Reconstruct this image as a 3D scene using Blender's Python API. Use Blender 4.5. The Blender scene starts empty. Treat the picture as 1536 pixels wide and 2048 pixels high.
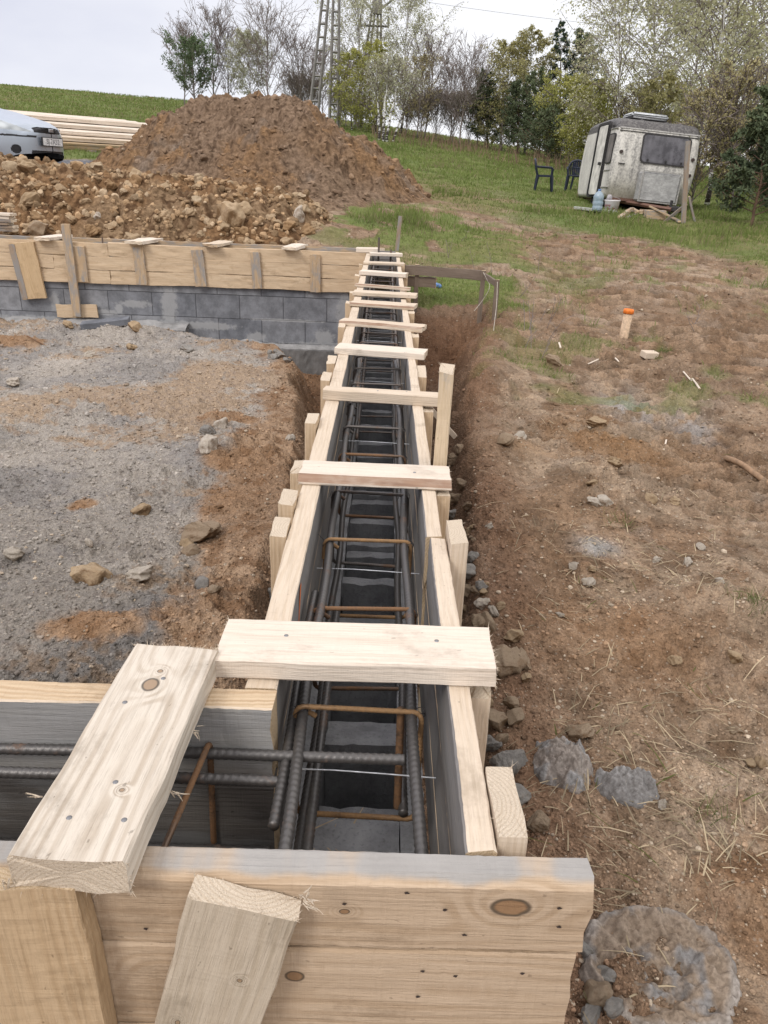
import math, random
import numpy as np
rng = np.random.default_rng(7)
# ------------------------------------------------------------------ camera model (metres; z = 0 is the top of the formwork)
F = 1540.0; CX, CY = 768.0, 1024.0
H = 0.72
_d = np.array([(775.0-CX)/F, (CY-354.0)/F, -1.0]); _d /= np.linalg.norm(_d)
_r = math.radians(2.0)
_u = np.array([math.sin(_r), math.cos(_r), 0]); _u = _u-_u.dot(_d)*_d; _u /= np.linalg.norm(_u)
_x = np.cross(_d, _u)
CAM = np.array([_x, _d, _u])
EYE = np.array([0, 0, H])
def ray(px, py): return CAM @ np.array([(px-CX)/F, (CY-py)/F, -1.0])
def atz(px, py, z=0.0):
    r = ray(px, py); return EYE+r*((z-H)/r[2])
def aty(px, py, Y):
    r = ray(px, py); return EYE+r*(Y/r[1])
def proj(p):
    c = CAM.T @ (np.array(p)-EYE); return CX-F*c[0]/c[2], CY+F*c[1]/c[2]
# ------------------------------------------------------------------ noise
def _hash(i, j, s):
    with np.errstate(over='ignore'):
        n = (i.astype(np.uint32)*np.uint32(374761393)) ^ (j.astype(np.uint32)*np.uint32(668265263)) ^ np.uint32((s*2246822519) & 0xffffffff)
        n = (n ^ (n >> np.uint32(13)))*np.uint32(1274126177)
        n = n ^ (n >> np.uint32(16))
    return (n & np.uint32(0xffffff)).astype(np.float64)/float(0xffffff)
def vnoise(x, y, s=0):
    i = np.floor(x).astype(np.int64); j = np.floor(y).astype(np.int64)
    u = x-i; v = y-j
    u = u*u*u*(u*(u*6-15)+10); v = v*v*v*(v*(v*6-15)+10)
    a = _hash(i, j, s); b = _hash(i+1, j, s); c = _hash(i, j+1, s); d = _hash(i+1, j+1, s)
    return (a*(1-u)+b*u)*(1-v)+(c*(1-u)+d*u)*v
def fbm(x, y, s=0, o=4, g=0.5):
    t = 0; a = 1.0; n = 0
    for k in range(o):
        t = t+a*vnoise(x*2**k+k*17.3, y*2**k-k*9.1, s+k); n += a; a *= g
    return t/n
def worley(x, y, s=0):
    i = np.floor(x).astype(np.int64); j = np.floor(y).astype(np.int64)
    d1 = np.full(x.shape, 9.0); d2 = np.full(x.shape, 9.0); idv = np.zeros(x.shape)
    for a in (-1, 0, 1):
        for b in (-1, 0, 1):
            ci, cj = i+a, j+b
            px = ci+_hash(ci, cj, s); py = cj+_hash(ci, cj, s+5)
            d = (px-x)**2+(py-y)**2
            m = d < d1
            d2 = np.where(m, d1, np.minimum(d2, d)); idv = np.where(m, _hash(ci, cj, s+9), idv); d1 = np.where(m, d, d1)
    return np.sqrt(d1), np.sqrt(d2), idv
def sst(a, b, x):
    t = np.clip((x-a)/(b-a), 0, 1); return t*t*(3-2*t)
def bump(x, y, cx, cy, rx, ry, rot=0.0):
    c, s = math.cos(rot), math.sin(rot)
    dx, dy = x-cx, y-cy
    return np.exp(-(((dx*c+dy*s)/rx)**2+((-dx*s+dy*c)/ry)**2))
# ------------------------------------------------------------------ terrain
_RY = [-50, 0, 1, 2, 4, 6, 7.5, 9, 12, 15, 25, 60, 75, 420]
_RZ = [-.9, -.88, -.86, -.82, -.68, -.48, -.33, -.2, 0.02, .2, .72, 2.25, 2.45, 2.6]
_LY = [-50, 0, 9, 12, 15, 25, 40, 60, 75, 420]
_LZ = [-.84, -.84, .16, .48, .80, 1.72, 3.35, 5.65, 6.2, 7.0]
def hill(x, y):
    az = x/np.maximum(y, .5)
    E = np.interp(az, [-.5, -.2, 0, .1, .2, .32], [1, .80, .50, .30, .12, 0.0])*sst(8.4, 10.5, y)
    r = np.hypot(x*.5, y)
    zr = np.interp(r, _RY, _RZ); zl = np.interp(r, _LY, _LZ)
    return zr*(1-E)+zl*E
_TE = lambda y: np.interp(y, [0, 1.2, 2.5, 3.8, 5.2, 6.3, 7.0], [.33, .36, .40, .46, .57, .78, .95])
_TL = lambda y: np.interp(y, [1, 2.6, 3.6, 4.9, 6.6, 7.4], [-.37, -.38, -.41, -.46, -.68, -.95])
def ruts(x, y):
    """tyre tracks, rolled field ridges and furrows of the right bank"""
    rut = np.sin((y+.25*x+.12*fbm(x*2, y*2, 31, 2))*2*math.pi/.115)*sst(.35, .6, fbm(x*1.7, y*1.7, 33, 3))
    lane = np.clip(np.exp(-((x-(1.62+.05*y))/.28)**2)+np.exp(-((x-(3.3+.10*y))/.33)**2), 0, 1)*sst(2.6, 4.2, y)*(1-sst(12, 15, y))
    field = np.exp(-((x-2.6-.12*(y-8))/1.7)**2)*sst(4.8, 6.3, y)*(1-sst(11.5, 13.5, y))
    fld = np.sin((y*.98+.3*x+.35*fbm(x, y, 34, 3))*2*math.pi/.21)*sst(.28, .5, fbm(x*1.1, y*1.4, 35, 3))
    fur = np.sin((x*.55+y*.95)*2*math.pi/.36+3*fbm(x*1.2, y*1.2, 36, 2))
    return lane, rut, field, fld, fur
def ground(x, y, detail=True):
    x = np.asarray(x, float); y = np.asarray(y, float)
    z = hill(x, y)
    w1 = fbm(x*1.3, y*1.3, 3, 3)-.5
    z = z+w1*.10*sst(.5, 4, y)*(1-sst(20, 40, y))
    # bank and trench to the right of the formwork
    te = _TE(y)+(fbm(x*3, y*3, 21, 3)-.5)*.17+(fbm(x*9, y*9, 27, 3)-.5)*.10
    endt = 1-sst(6.9, 7.5, y+(fbm(x*4, y*2, 22, 2)-.5)*.3)
    floor_r = np.interp(y, [0, 1.6, 2.6, 4, 5.5, 7], [-.93, -.95, -1.0, -.98, -.90, -.78])+(fbm(x*7, y*7, 23, 3)-.5)*.20
    wr = (1-sst(-.11-.05*np.clip(y-2.5, 0, 4), .04+.02*np.clip(y-2.5, 0, 4), x-te))*endt
    lip = .05*np.exp(-((x-te-.14)/.13)**2)*endt*sst(1.5, 3, y)
    right = z*(1-wr)+np.minimum(z, floor_r)*wr+lip
    # little heaps and hollows on the right bank
    right = right+.07*bump(x, y, 1.02, 3.55, .3, .22)+.05*bump(x, y, .75, 4.1, .2, .12)-.17*bump(x, y, 1.18, 3.72, .10, .055, .5)+.05*bump(x, y, 1.12, 3.90, .22, .07, .2)
    right = right+.05*bump(x, y, 1.25, 2.55, .4, .22, .4)+.04*bump(x, y, .95, 2.4, .25, .18)
    lane, rut, field, fld, fur = ruts(x, y)
    right = right-.055*lane+.032*lane*rut+.040*field*fld
    # diagonal furrows at the right front
    right = right+.026*fur*sst(.75, 1.0, x)*(1-sst(2.4, 3.2, y))
    # fill inside the foundation
    fill = -.80+(fbm(x*1.1, y*1.1, 41, 3)-.5)*.14+(fbm(x*4, y*4, 42, 3)-.5)*.05
    fill = fill+.05*bump(x, y, -1.0, 4.92, .22, .12)+.05*bump(x, y, -.80, 4.05, .3, .25)+.05*bump(x, y, -.78, 3.6, .2, .16)
    fill = fill+.06*bump(x, y, -3.35, 6.9, .35, .22)+.05*bump(x, y, -3.9, 5.3, .4, .3)+.05*bump(x, y, -1.05, 2.6, .3, .14)
    fill = fill+.05*bump(x, y, -.75, 2.35, .3, .16)+.045*bump(x, y, -2.6, 7.6, 1.2, .25)+.05*bump(x, y, -1.3, 3.6, .14, .1)
    tl = _TL(y)+(fbm(x*3, y*3, 43, 3)-.5)*.14
    wl = sst(-.10, .12, x-tl)
    ey = np.interp(x, [-5, -3.9, -2.0, -.9, -.5], [8.25, 8.15, 7.85, 7.15, 6.6])+(fbm(x*3, y*3, 44, 3)-.5)*.18
    wf = sst(-.08, .22, y-ey)
    deep = np.interp(x, [-4.5, -2.1, -1.9, -.8], [-.86, -.88, -1.06, -1.24])
    flo = -1.12+(fbm(x*6, y*6, 45, 3)-.5)*.10
    inner = fill*(1-wl)+flo*wl
    inner = inner*(1-wf)+np.minimum(inner, deep+(fbm(x*6, y*6, 46, 3)-.5)*.05)*wf
    inn = (x < .0) & (y > .80) & (y < 8.42)
    z = np.where(inn, inner, np.where(y < 8.42, np.where(x > 0, right, hill(x, y)), right*(sst(-.3, .3, x))+z*(1-sst(-.3, .3, x))))
    # gravel pad in front of the car is slightly raised
    if detail:
        rr = np.hypot(x, y)
        c1, c2, _ = worley(x*9, y*9, 51)
        soil = 1-sst(8, 13, rr)
        clod = np.clip(.55-c1, 0, 1)
        e1, e2, _ = worley(x*24+.3*fbm(x*9, y*9, 58, 2), y*24, 57)
        z = z+soil*np.clip(.5-e1, 0, 1)*.020*sst(.40, .60, fbm(x*2.1, y*2.1, 56, 3))
        n1 = fbm(x*16, y*16, 52, 4)-.5
        n2 = fbm(x*55, y*55, 53, 3)-.5
        amp = .35+1.0*sst(.42, .62, fbm(x*1.6, y*1.6, 54, 3))
        z = z+soil*(clod*.034*amp+n1*.050*amp+n2*.018*amp)
        z = z+(1-soil)*(fbm(x*3, y*3, 55, 3)-.5)*.08*(1-sst(40, 70, rr))
    # keep the sheet under the walls
    core = ((x > -.10) & (x < .08) & (y > .70) & (y < 8.7)) | ((x < .08) & (y > .70) & (y < .86)) | ((x < .08) & (y > 8.36) & (y < 8.52))
    z = np.where(core, -1.36, z)
    return z
def hit(px, py, y0=.7, y1=110.0, n=4000):
    """where the line of sight through a photo pixel first meets the ground"""
    r = ray(px, py)
    ys = np.geomspace(y0, y1, n); t = ys/r[1]
    P = EYE[None]+t[:, None]*r[None]
    g = ground(P[:, 0], P[:, 1], False)
    b = np.nonzero(P[:, 2] < g)[0]
    if len(b) == 0: return P[-1]
    p = P[b[0]].copy(); p[2] = g[b[0]]; return p
import bpy
from mathutils import Matrix, Vector, Euler
SC = bpy.context.scene
COL = SC.collection
PI = math.pi
R = math.radians
# ------------------------------------------------------------------ objects
def add_mesh(name, V, Fs, mats=(), midx=None, smooth=False, col=None, parent=None, loc=None):
    """one mesh object from vertices and faces (list of tuples, or an int array of equal faces)"""
    V = np.asarray(V, np.float32).reshape(-1, 3)
    me = bpy.data.meshes.new(name)
    if isinstance(Fs, np.ndarray):
        k = Fs.shape[1]; nf = len(Fs)
        me.vertices.add(len(V)); me.vertices.foreach_set('co', V.ravel())
        me.loops.add(nf*k); me.loops.foreach_set('vertex_index', Fs.astype(np.int32).ravel())
        me.polygons.add(nf); me.polygons.foreach_set('loop_start', np.arange(0, nf*k, k, dtype=np.int32))
        me.update(calc_edges=True)
    else:
        me.from_pydata([tuple(map(float, v)) for v in V], [], [tuple(map(int, f)) for f in Fs]); me.update()
    for m in mats: me.materials.append(m)
    if midx is not None: me.polygons.foreach_set('material_index', np.asarray(midx, np.int32))
    me.polygons.foreach_set('use_smooth', np.full(len(me.polygons), bool(smooth)))
    if col is not None:
        a = me.color_attributes.new('Col', 'FLOAT_COLOR', 'POINT')
        c = np.ones((len(V), 4), np.float32); c[:, :3] = col; a.data.foreach_set('color', c.ravel())
    o = bpy.data.objects.new(name, me); COL.objects.link(o)
    if parent is not None: o.parent = parent
    if loc is not None: o.location = loc
    return o
def tag(o, label=None, cat=None, group=None, kind=None):
    if label: o['label'] = label
    if cat: o['category'] = cat
    if group: o['group'] = group
    if kind: o['kind'] = kind
    return o
def thing(name, label, cat, loc=(0, 0, 0), rot=(0, 0, 0), group=None):
    o = bpy.data.objects.new(name, None); COL.objects.link(o); o.empty_display_size = .1
    o.location = loc; o.rotation_euler = rot
    return tag(o, label, cat, group)
def tree_copy(o, parent=None):
    c = o.copy(); COL.objects.link(c); c.parent = parent
    for ch in o.children: tree_copy(ch, c)
    return c
def place(o, M, parent=None):
    if parent is not None:
        o.parent = parent
        o.matrix_local = parent_matrix(parent).inverted() @ M
    else: o.matrix_world = M
    return o
def parent_matrix(p):
    m = p.matrix_basis.copy()
    return parent_matrix(p.parent) @ m if p.parent else m
def frame(x, z, o):
    x = Vector(x).normalized(); z = Vector(z); z = (z-z.dot(x)*x).normalized(); y = z.cross(x)
    M = Matrix.Identity(4)
    for i, a in enumerate((x, y, z)):
        for j in range(3): M[j][i] = a[j]
    M.translation = Vector(o); return M
# ------------------------------------------------------------------ node helper
class G:
    def __init__(s, name, rough=.8, spec=.3):
        s.m = bpy.data.materials.new(name); s.m.use_nodes = True; s.t = s.m.node_tree; s.t.nodes.clear()
        s.out = s.t.nodes.new('ShaderNodeOutputMaterial'); s.b = s.t.nodes.new('ShaderNodeBsdfPrincipled')
        s.t.links.new(s.b.outputs[0], s.out.inputs[0]); s.set(s.b, 'Roughness', rough); s.set(s.b, 'Specular IOR Level', spec)
        s._tc = None
    def set(s, n, i, v):
        k = n.inputs[i]
        if isinstance(v, bpy.types.NodeSocket): s.t.links.new(v, k)
        elif isinstance(v, (tuple, list)) and len(v) == 3 and k.type == 'RGBA': k.default_value = (*v, 1)
        else: k.default_value = v
    def n(s, ty, props=None, **ins):
        n = s.t.nodes.new(ty)
        for k, v in (props or {}).items(): setattr(n, k, v)
        for k, v in ins.items(): s.set(n, int(k[1:]) if k[0] == '_' else k.replace('__', ' '), v)
        return n
    @property
    def obj(s):
        if s._tc is None: s._tc = s.n('ShaderNodeTexCoord')
        return s._tc.outputs['Object']
    def rand(s): return s.n('ShaderNodeObjectInfo').outputs['Random']
    def ma(s, op, a, b=0.0, c=0.0, clamp=False):
        return s.n('ShaderNodeMath', dict(operation=op, use_clamp=clamp), _0=a, _1=b, _2=c).outputs[0]
    def vm(s, op, a, b=(0, 0, 0)): return s.n('ShaderNodeVectorMath', dict(operation=op), _0=a, _1=b).outputs[1 if op in ('LENGTH', 'DISTANCE', 'DOT_PRODUCT') else 0]
    def noise(s, v, scale=1.0, detail=4.0, rough=.55, dist=0.0):
        return s.n('ShaderNodeTexNoise', None, Vector=v, Scale=scale, Detail=detail, Roughness=rough, Distortion=dist).outputs[0]
    def mr(s, v, a, b, c=0.0, d=1.0, smooth=True):
        return s.n('ShaderNodeMapRange', dict(interpolation_type='SMOOTHSTEP' if smooth else 'LINEAR'), _0=v, _1=a, _2=b, _3=c, _4=d).outputs[0]
    def mix(s, f, a, b, blend='MIX'):
        n = s.n('ShaderNodeMix', dict(data_type='RGBA', blend_type=blend)); s.set(n, 0, f); s.set(n, 6, a); s.set(n, 7, b); return n.outputs[2]
    def sep(s, v):
        n = s.n('ShaderNodeSeparateXYZ', None, _0=v); return n.outputs[0], n.outputs[1], n.outputs[2]
    def comb(s, x, y, z): return s.n('ShaderNodeCombineXYZ', None, _0=x, _1=y, _2=z).outputs[0]
    def attr(s, nm='Col'): return s.n('ShaderNodeAttribute', dict(attribute_name=nm)).outputs[0]
    def voro(s, v, scale, feature='F1'):
        return s.n('ShaderNodeTexVoronoi', dict(feature=feature), Vector=v, Scale=scale).outputs
    def bump(s, h, dist=.002, strength=1.0):
        s.set(s.b, 'Normal', s.n('ShaderNodeBump', None, Height=h, Distance=dist, Strength=strength).outputs[0])
    def color(s, c): s.set(s.b, 'Base Color', c); return s
MATS = {}
def plain(name, col, rough=.6, metal=0.0, spec=.4, vary=.25, scale=40, bump=0.0):
    """a surface with slight procedural mottling"""
    if name in MATS: return MATS[name]
    g = G(name, rough, spec); n = g.noise(g.obj, scale, 5, .6)
    d = tuple(c*(1-vary) for c in col); l = tuple(min(1, c*(1+vary)) for c in col)
    g.color(g.mix(g.mr(n, .3, .7), d, l)); g.set(g.b, 'Metallic', metal)
    g.set(g.b, 'Roughness', g.mr(n, .3, .7, rough*.85, min(1, rough*1.15)))
    if bump: g.bump(n, bump)
    MATS[name] = g.m; return g.m
def wood(name, light, dark, ring=.45, grey=None, gamt=0.0, knots=(), zc=-.055, saw=.5, top_grey=None, mott=.5, period=.0065):
    if name in MATS: return MATS[name]
    g = G(name, .78, .25)
    off = g.vm('SCALE', g.comb(g.rand(), g.ma('FRACT', g.ma('MULTIPLY', g.rand(), 7.31)), 0.0)); off.node.inputs[3].default_value = 9.0
    p = g.obj
    q = g.vm('ADD', p, off) if not knots else p
    x, y, z = g.sep(p)
    warp = g.ma('SUBTRACT', g.noise(g.vm('MULTIPLY', q, (1.6, 5, 5)), 1.0, 2, .5), .5)
    warp2 = g.ma('SUBTRACT', g.noise(g.vm('MULTIPLY', q, (7, 55, 55)), 1.0, 2, .5), .5)
    yy = g.ma('ADD', y, g.ma('MULTIPLY', g.ma('SUBTRACT', g.rand(), .5), .06 if not knots else 0.0))
    r = g.vm('LENGTH', g.comb(0.0, yy, g.ma('SUBTRACT', z, zc)))
    r = g.ma('ADD', r, g.ma('MULTIPLY', warp, .042)); r = g.ma('ADD', r, g.ma('MULTIPLY', warp2, .0016))
    kmask = None
    for kx, ky, rx, ry in knots:
        e = g.vm('LENGTH', g.vm('MULTIPLY', g.vm('SUBTRACT', g.comb(x, y, 0.0), (kx, ky, 0)), (1/rx, 1/ry, 0)))
        e = g.ma('ADD', e, g.ma('MULTIPLY', warp2, .25))
        r = g.ma('ADD', r, g.ma('MULTIPLY', g.ma('EXPONENT', g.ma('MULTIPLY', g.ma('MULTIPLY', e, e), -.16)), .030))
        core = g.ma('SUBTRACT', 1.0, g.mr(e, .80, 1.0)); rim = g.ma('MULTIPLY', g.mr(e, .72, .95), g.ma('SUBTRACT', 1.0, g.mr(e, .98, 1.22)))
        kmask = (core, rim) if kmask is None else (g.ma('MAXIMUM', kmask[0], core), g.ma('MAXIMUM', kmask[1], rim))
    s_ = g.ma('SINE', g.ma('MULTIPLY', r, 2*PI/period))
    line = g.ma('MULTIPLY', g.mr(s_, -.6, 1.0), g.mr(g.noise(g.vm('MULTIPLY', q, (3, 40, 40)), 1.0, 3, .6), .30, .62))
    patch = g.noise(g.vm('MULTIPLY', q, (4, 14, 14)), 1.0, 4, .6)
    fib = g.noise(g.vm('MULTIPLY', q, (25, 700, 700)), 1.0, 3, .6)
    fib2 = g.noise(g.vm('MULTIPLY', q, (7, 210, 210)), 1.0, 3, .6)
    sawn = g.noise(g.vm('MULTIPLY', q, (260, 14, 14)), 1.0, 3, .6)
    c = g.mix(g.ma('MULTIPLY', line, ring), light, dark)
    c = g.mix(g.ma('MULTIPLY', g.mr(patch, .38, .70), mott), c, g.mix(.5, dark, light))
    c = g.mix(g.ma('MULTIPLY', g.mr(fib, .50, .78), .35), c, tuple(v*.6 for v in dark))
    c = g.mix(g.ma('MULTIPLY', g.mr(fib2, .46, .72), .30), c, tuple(v*.62 for v in dark))
    c = g.mix(g.ma('MULTIPLY', g.mr(sawn, .50, .74), .10*saw), c, tuple(v*.5 for v in dark))
    so_ = g.noise(g.vm('MULTIPLY', q, (6, 9, 9)), 1.0, 6, .7); sk = g.noise(g.vm('MULTIPLY', q, (60, 110, 110)), 1.0, 2, .5)
    c = g.mix(g.ma('MULTIPLY', g.mr(so_, .54, .70), .48), c, tuple(v*.55 for v in dark)); c = g.mix(g.ma('MULTIPLY', g.mr(sk, .71, .76), .55), c, tuple(v*.35 for v in dark))
    c = g.mix(g.ma('MULTIPLY', g.rand(), .22), c, g.mix(.6, dark, light))
    if kmask:
        c = g.mix(kmask[0], c, tuple(v*f for v, f in zip(dark, (.80, .70, .62))))
        c = g.mix(g.ma('MULTIPLY', kmask[1], .85), c, tuple(v*.16 for v in dark))
    if grey:
        st = g.noise(g.vm('MULTIPLY', q, (5, 18, 18)), 1.0, 5, .65)
        c = g.mix(g.ma('MULTIPLY', g.mr(st, .62-gamt*.45, .80-gamt*.35), .92), c, grey)
    if top_grey:   # cement smear along the upper edge (local +y), with a wavy border
        wv = g.noise(g.vm('MULTIPLY', p, (9, 3, 3)), 1.0, 4, .5)
        h = g.ma('ADD', y, g.ma('MULTIPLY', g.ma('SUBTRACT', wv, .5), top_grey[2]))
        sm = g.mr(h, top_grey[0], top_grey[1])
        gr = g.mix(g.noise(g.vm('MULTIPLY', p, (14, 14, 14)), 1.0, 5, .6), (.25, .246, .24), (.39, .382, .37))
        c = g.mix(g.ma('MULTIPLY', sm, .9), c, gr)
    g.color(c)
    h = g.ma('ADD', g.ma('ADD', g.ma('MULTIPLY', fib, .6), fib2), g.ma('ADD', g.ma('MULTIPLY', sawn, saw*.8), g.ma('MULTIPLY', line, -.25)))
    g.bump(h, .0016, .9)
    MATS[name] = g.m; return g.m
def endgrain(name, light, dark, zc=-.055):
    if name in MATS: return MATS[name]
    g = G(name, .9, .15); x, y, z = g.sep(g.obj)
    w = g.ma('SUBTRACT', g.noise(g.obj, 22, 3, .5), .5)
    r = g.ma('ADD', g.vm('LENGTH', g.comb(0.0, y, g.ma('SUBTRACT', z, zc))), g.ma('MULTIPLY', w, .008))
    line = g.mr(g.ma('SINE', g.ma('MULTIPLY', r, 2*PI/.0055)), -.1, 1.0)
    fz = g.noise(g.obj, 520, 3, .7)
    c = g.mix(g.ma('MULTIPLY', line, .45), light, dark)
    c = g.mix(g.ma('MULTIPLY', g.mr(fz, .45, .7), .4), c, tuple(v*.55 for v in dark))
    g.color(c); g.bump(fz, .003, 1.0); MATS[name] = g.m; return g.m
W_PALE = lambda: wood('wood_pale_fresh', (.71, .625, .53), (.57, .47, .37), .40, mott=.35)
W_CREAM = lambda: wood('wood_cream', (.63, .53, .42), (.48, .37, .255), .45, mott=.45)
W_YELLOW = lambda: wood('wood_yellow', (.60, .465, .32), (.44, .30, .175), .45, mott=.5)
W_OLD = lambda: wood('wood_stained', (.50, .37, .24), (.32, .21, .115), .5, grey=(.27, .26, .25), gamt=.45)
W_INNER = lambda: wood('wood_cement_side', (.25, .225, .20), (.14, .125, .115), .4, grey=(.215, .205, .198), gamt=.75, mott=.7)
W_DARK = lambda: wood('wood_dark', (.125, .115, .105), (.07, .064, .06), .4, grey=(.15, .148, .145), gamt=.4)
W_WEATHER = lambda: wood('wood_weathered', (.34, .26, .19), (.20, .14, .095), .5, grey=(.26, .25, .24), gamt=.55)
W_BARK = lambda: wood('wood_bark_edge', (.34, .22, .15), (.17, .10, .07), .6, grey=(.42, .33, .26), gamt=.4)
E_PALE = lambda: endgrain('wood_end_pale', (.69, .585, .46), (.51, .395, .275))
E_TAN = lambda: endgrain('wood_end_tan', (.62, .48, .32), (.42, .28, .15))
# ------------------------------------------------------------------ planks
def plank_mesh(L, W, T, seed=0, cham=.0025, wob=.0007, bow=0.0, n=None, fuzz=0, wane=None, mid=True, taper=0.0):
    """sawn board along local x, width on y, thickness on z. wane = chamfer of the (+y,+z) / (-y,+z) edges. returns V, faces, kinds"""
    rs = np.random.default_rng(seed)
    n = n or int(np.clip(L/.02, 3, 260))
    c = [cham]*4                                   # corners in order (+y,+z) (-y,+z) (-y,-z) (+y,-z)
    if wane: c = [wane.get(k, cham) for k in range(4)]
    hw, ht = W/2, T/2
    ring = []; kind = []
    def edge(a, b, k, m):
        for i in range(m): ring.append((a[0]+(b[0]-a[0])*i/m, a[1]+(b[1]-a[1])*i/m)); kind.append(k)
    m1 = max(1, int(W/.03)) if mid else 1
    edge((hw-c[0], ht), (-hw+c[1], ht), 'zp', m1)
    edge((-hw+c[1], ht), (-hw, ht-c[1]), 'c1', 1)
    edge((-hw, ht-c[1]), (-hw, -ht+c[2]), 'ym', 1)
    edge((-hw, -ht+c[2]), (-hw+c[2], -ht), 'c2', 1)
    edge((-hw+c[2], -ht), (hw-c[3], -ht), 'zm', m1)
    edge((hw-c[3], -ht), (hw, -ht+c[3]), 'c3', 1)
    edge((hw, -ht+c[3]), (hw, ht-c[0]), 'yp', 1)
    edge((hw, ht-c[0]), (hw-c[0], ht), 'c0', 1)
    ring = np.array(ring); m = len(ring)
    xs = np.linspace(-L/2, L/2, n)
    P = np.zeros((n, m, 3)); P[:, :, 0] = xs[:, None]; P[:, :, 1:] = ring[None]
    sm = rs.normal(0, wob*.22, (n, m, 2)); kk = max(3, int(L/.12)); kx = np.linspace(-L/2, L/2, kk)
    for j in range(m):
        for q in (0, 1): sm[:, j, q] += np.interp(xs, kx, rs.normal(0, wob*.7, kk))
    P[:, :, 1:] += sm
    if taper: P[:, :, 1] *= (1+taper*(xs/L))[:, None]
    P[:, :, 2] += (bow*(1-(2*xs/L)**2))[:, None]
    P[:, :, 1] += (np.interp(xs, np.linspace(-L/2, L/2, 7), rs.normal(0, wob*1.5, 7)))[:, None]
    P[0, :, 0] += rs.normal(0, wob*1.5, m); P[-1, :, 0] += rs.normal(0, wob*1.5, m)
    V = list(P.reshape(-1, 3)); Fs = []; K = []
    for i in range(n-1):
        for j in range(m):
            a = i*m+j; b = i*m+(j+1) % m
            Fs.append((a, a+m, b+m, b)); K.append(kind[j])
    for s, i in ((-1, 0), (1, n-1)):
        ci = len(V); V.append(np.array([P[i, :, 0].mean(), P[i, :, 1].mean(), P[i, :, 2].mean()]))
        for j in range(m):
            a = i*m+j; b = i*m+(j+1) % m
            Fs.append((a, b, ci) if s < 0 else (b, a, ci)); K.append('end')
    # splinters left by the saw along the end edges
    for _ in range(fuzz):
        s = rs.choice([-1, 1]); j = rs.integers(m); t = rs.random()
        a = ring[j]*(1-t)+ring[(j+1) % m]*t
        b = np.array([s*L/2, a[0], a[1]]); l = rs.gamma(1.6, .0024)
        d = np.array([s*rs.uniform(.1, 1), a[0]/hw*rs.uniform(0, 1)+rs.normal(0, .4), a[1]/ht*rs.uniform(0, .8)+rs.normal(0, .4)-.2]); d /= np.linalg.norm(d)
        w = np.cross(d, rs.normal(size=3)); w *= .0006/np.linalg.norm(w); w2 = np.cross(d, w)
        i = len(V); V += [b+w, b-w*.5+w2, b-w*.5-w2, b+d*l]
        Fs += [(i, i+1, i+3), (i+1, i+2, i+3), (i+2, i, i+3)]; K += ['end']*3
    return np.array(V), Fs, K
_seed = [100]
def plank(name, a, b, W, T, up, main, end=None, parent=None, faces=None, **kw):
    """board whose centre line runs a->b; up = direction of its thickness"""
    _seed[0] += 1
    a = Vector(a); b = Vector(b); L = (b-a).length
    V, Fs, K = plank_mesh(L, W, T, kw.pop('seed', _seed[0]), **kw)
    mats = [main, end or E_TAN()]; idx = {'end': 1}
    for k, m in (faces or {}).items():
        if m not in mats: mats.append(m)
        idx[k] = mats.index(m)
    o = add_mesh(name, V, Fs, mats, [idx.get(k, 0) for k in K])
    place(o, frame(b-a, up, (a+b)/2), parent)
    return o
# ------------------------------------------------------------------ tubes
def tube_np(P, r, sides=8, caps=True, rib=None):
    """tube along polyline P (n,3); r scalar or (n,)"""
    P = np.asarray(P, float); n = len(P); r = np.broadcast_to(np.asarray(r, float), (n,))
    T = np.gradient(P, axis=0); T /= np.linalg.norm(T, axis=1)[:, None]+1e-12
    N = np.zeros_like(P); a = np.array([0, 0, 1.0]) if abs(T[0][2]) < .9 else np.array([1.0, 0, 0])
    v = a-T[0]*a.dot(T[0]); N[0] = v/np.linalg.norm(v)
    for i in range(1, n):
        v = N[i-1]-T[i]*N[i-1].dot(T[i]); N[i] = v/(np.linalg.norm(v)+1e-12)
    B = np.cross(T, N)
    th = np.arange(sides)*2*PI/sides
    rr = r[:, None]*np.ones((1, sides))
    if rib:   # (pitch, height): slanted ribs of a deformed bar
        s = np.concatenate([[0], np.cumsum(np.linalg.norm(np.diff(P, axis=0), axis=1))])
        ph = s[:, None]/rib[0]+np.where(th < PI, th, 2*PI-th)[None]/PI*.75
        rr = rr+rib[1]*sst(.25, .8, np.sin(2*PI*ph))
        rr = rr+rib[1]*.8*(np.abs(np.cos(th)) > .97)[None]
    V = P[:, None]+rr[..., None]*(np.cos(th)[None, :, None]*N[:, None]+np.sin(th)[None, :, None]*B[:, None])
    i = np.arange(n-1)[:, None]*sides; j = np.arange(sides)[None]; j2 = (j+1) % sides
    Q = np.stack([i+j, i+j2, i+sides+j2, i+sides+j], -1).reshape(-1, 4)
    return V.reshape(-1, 3), Q
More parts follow.
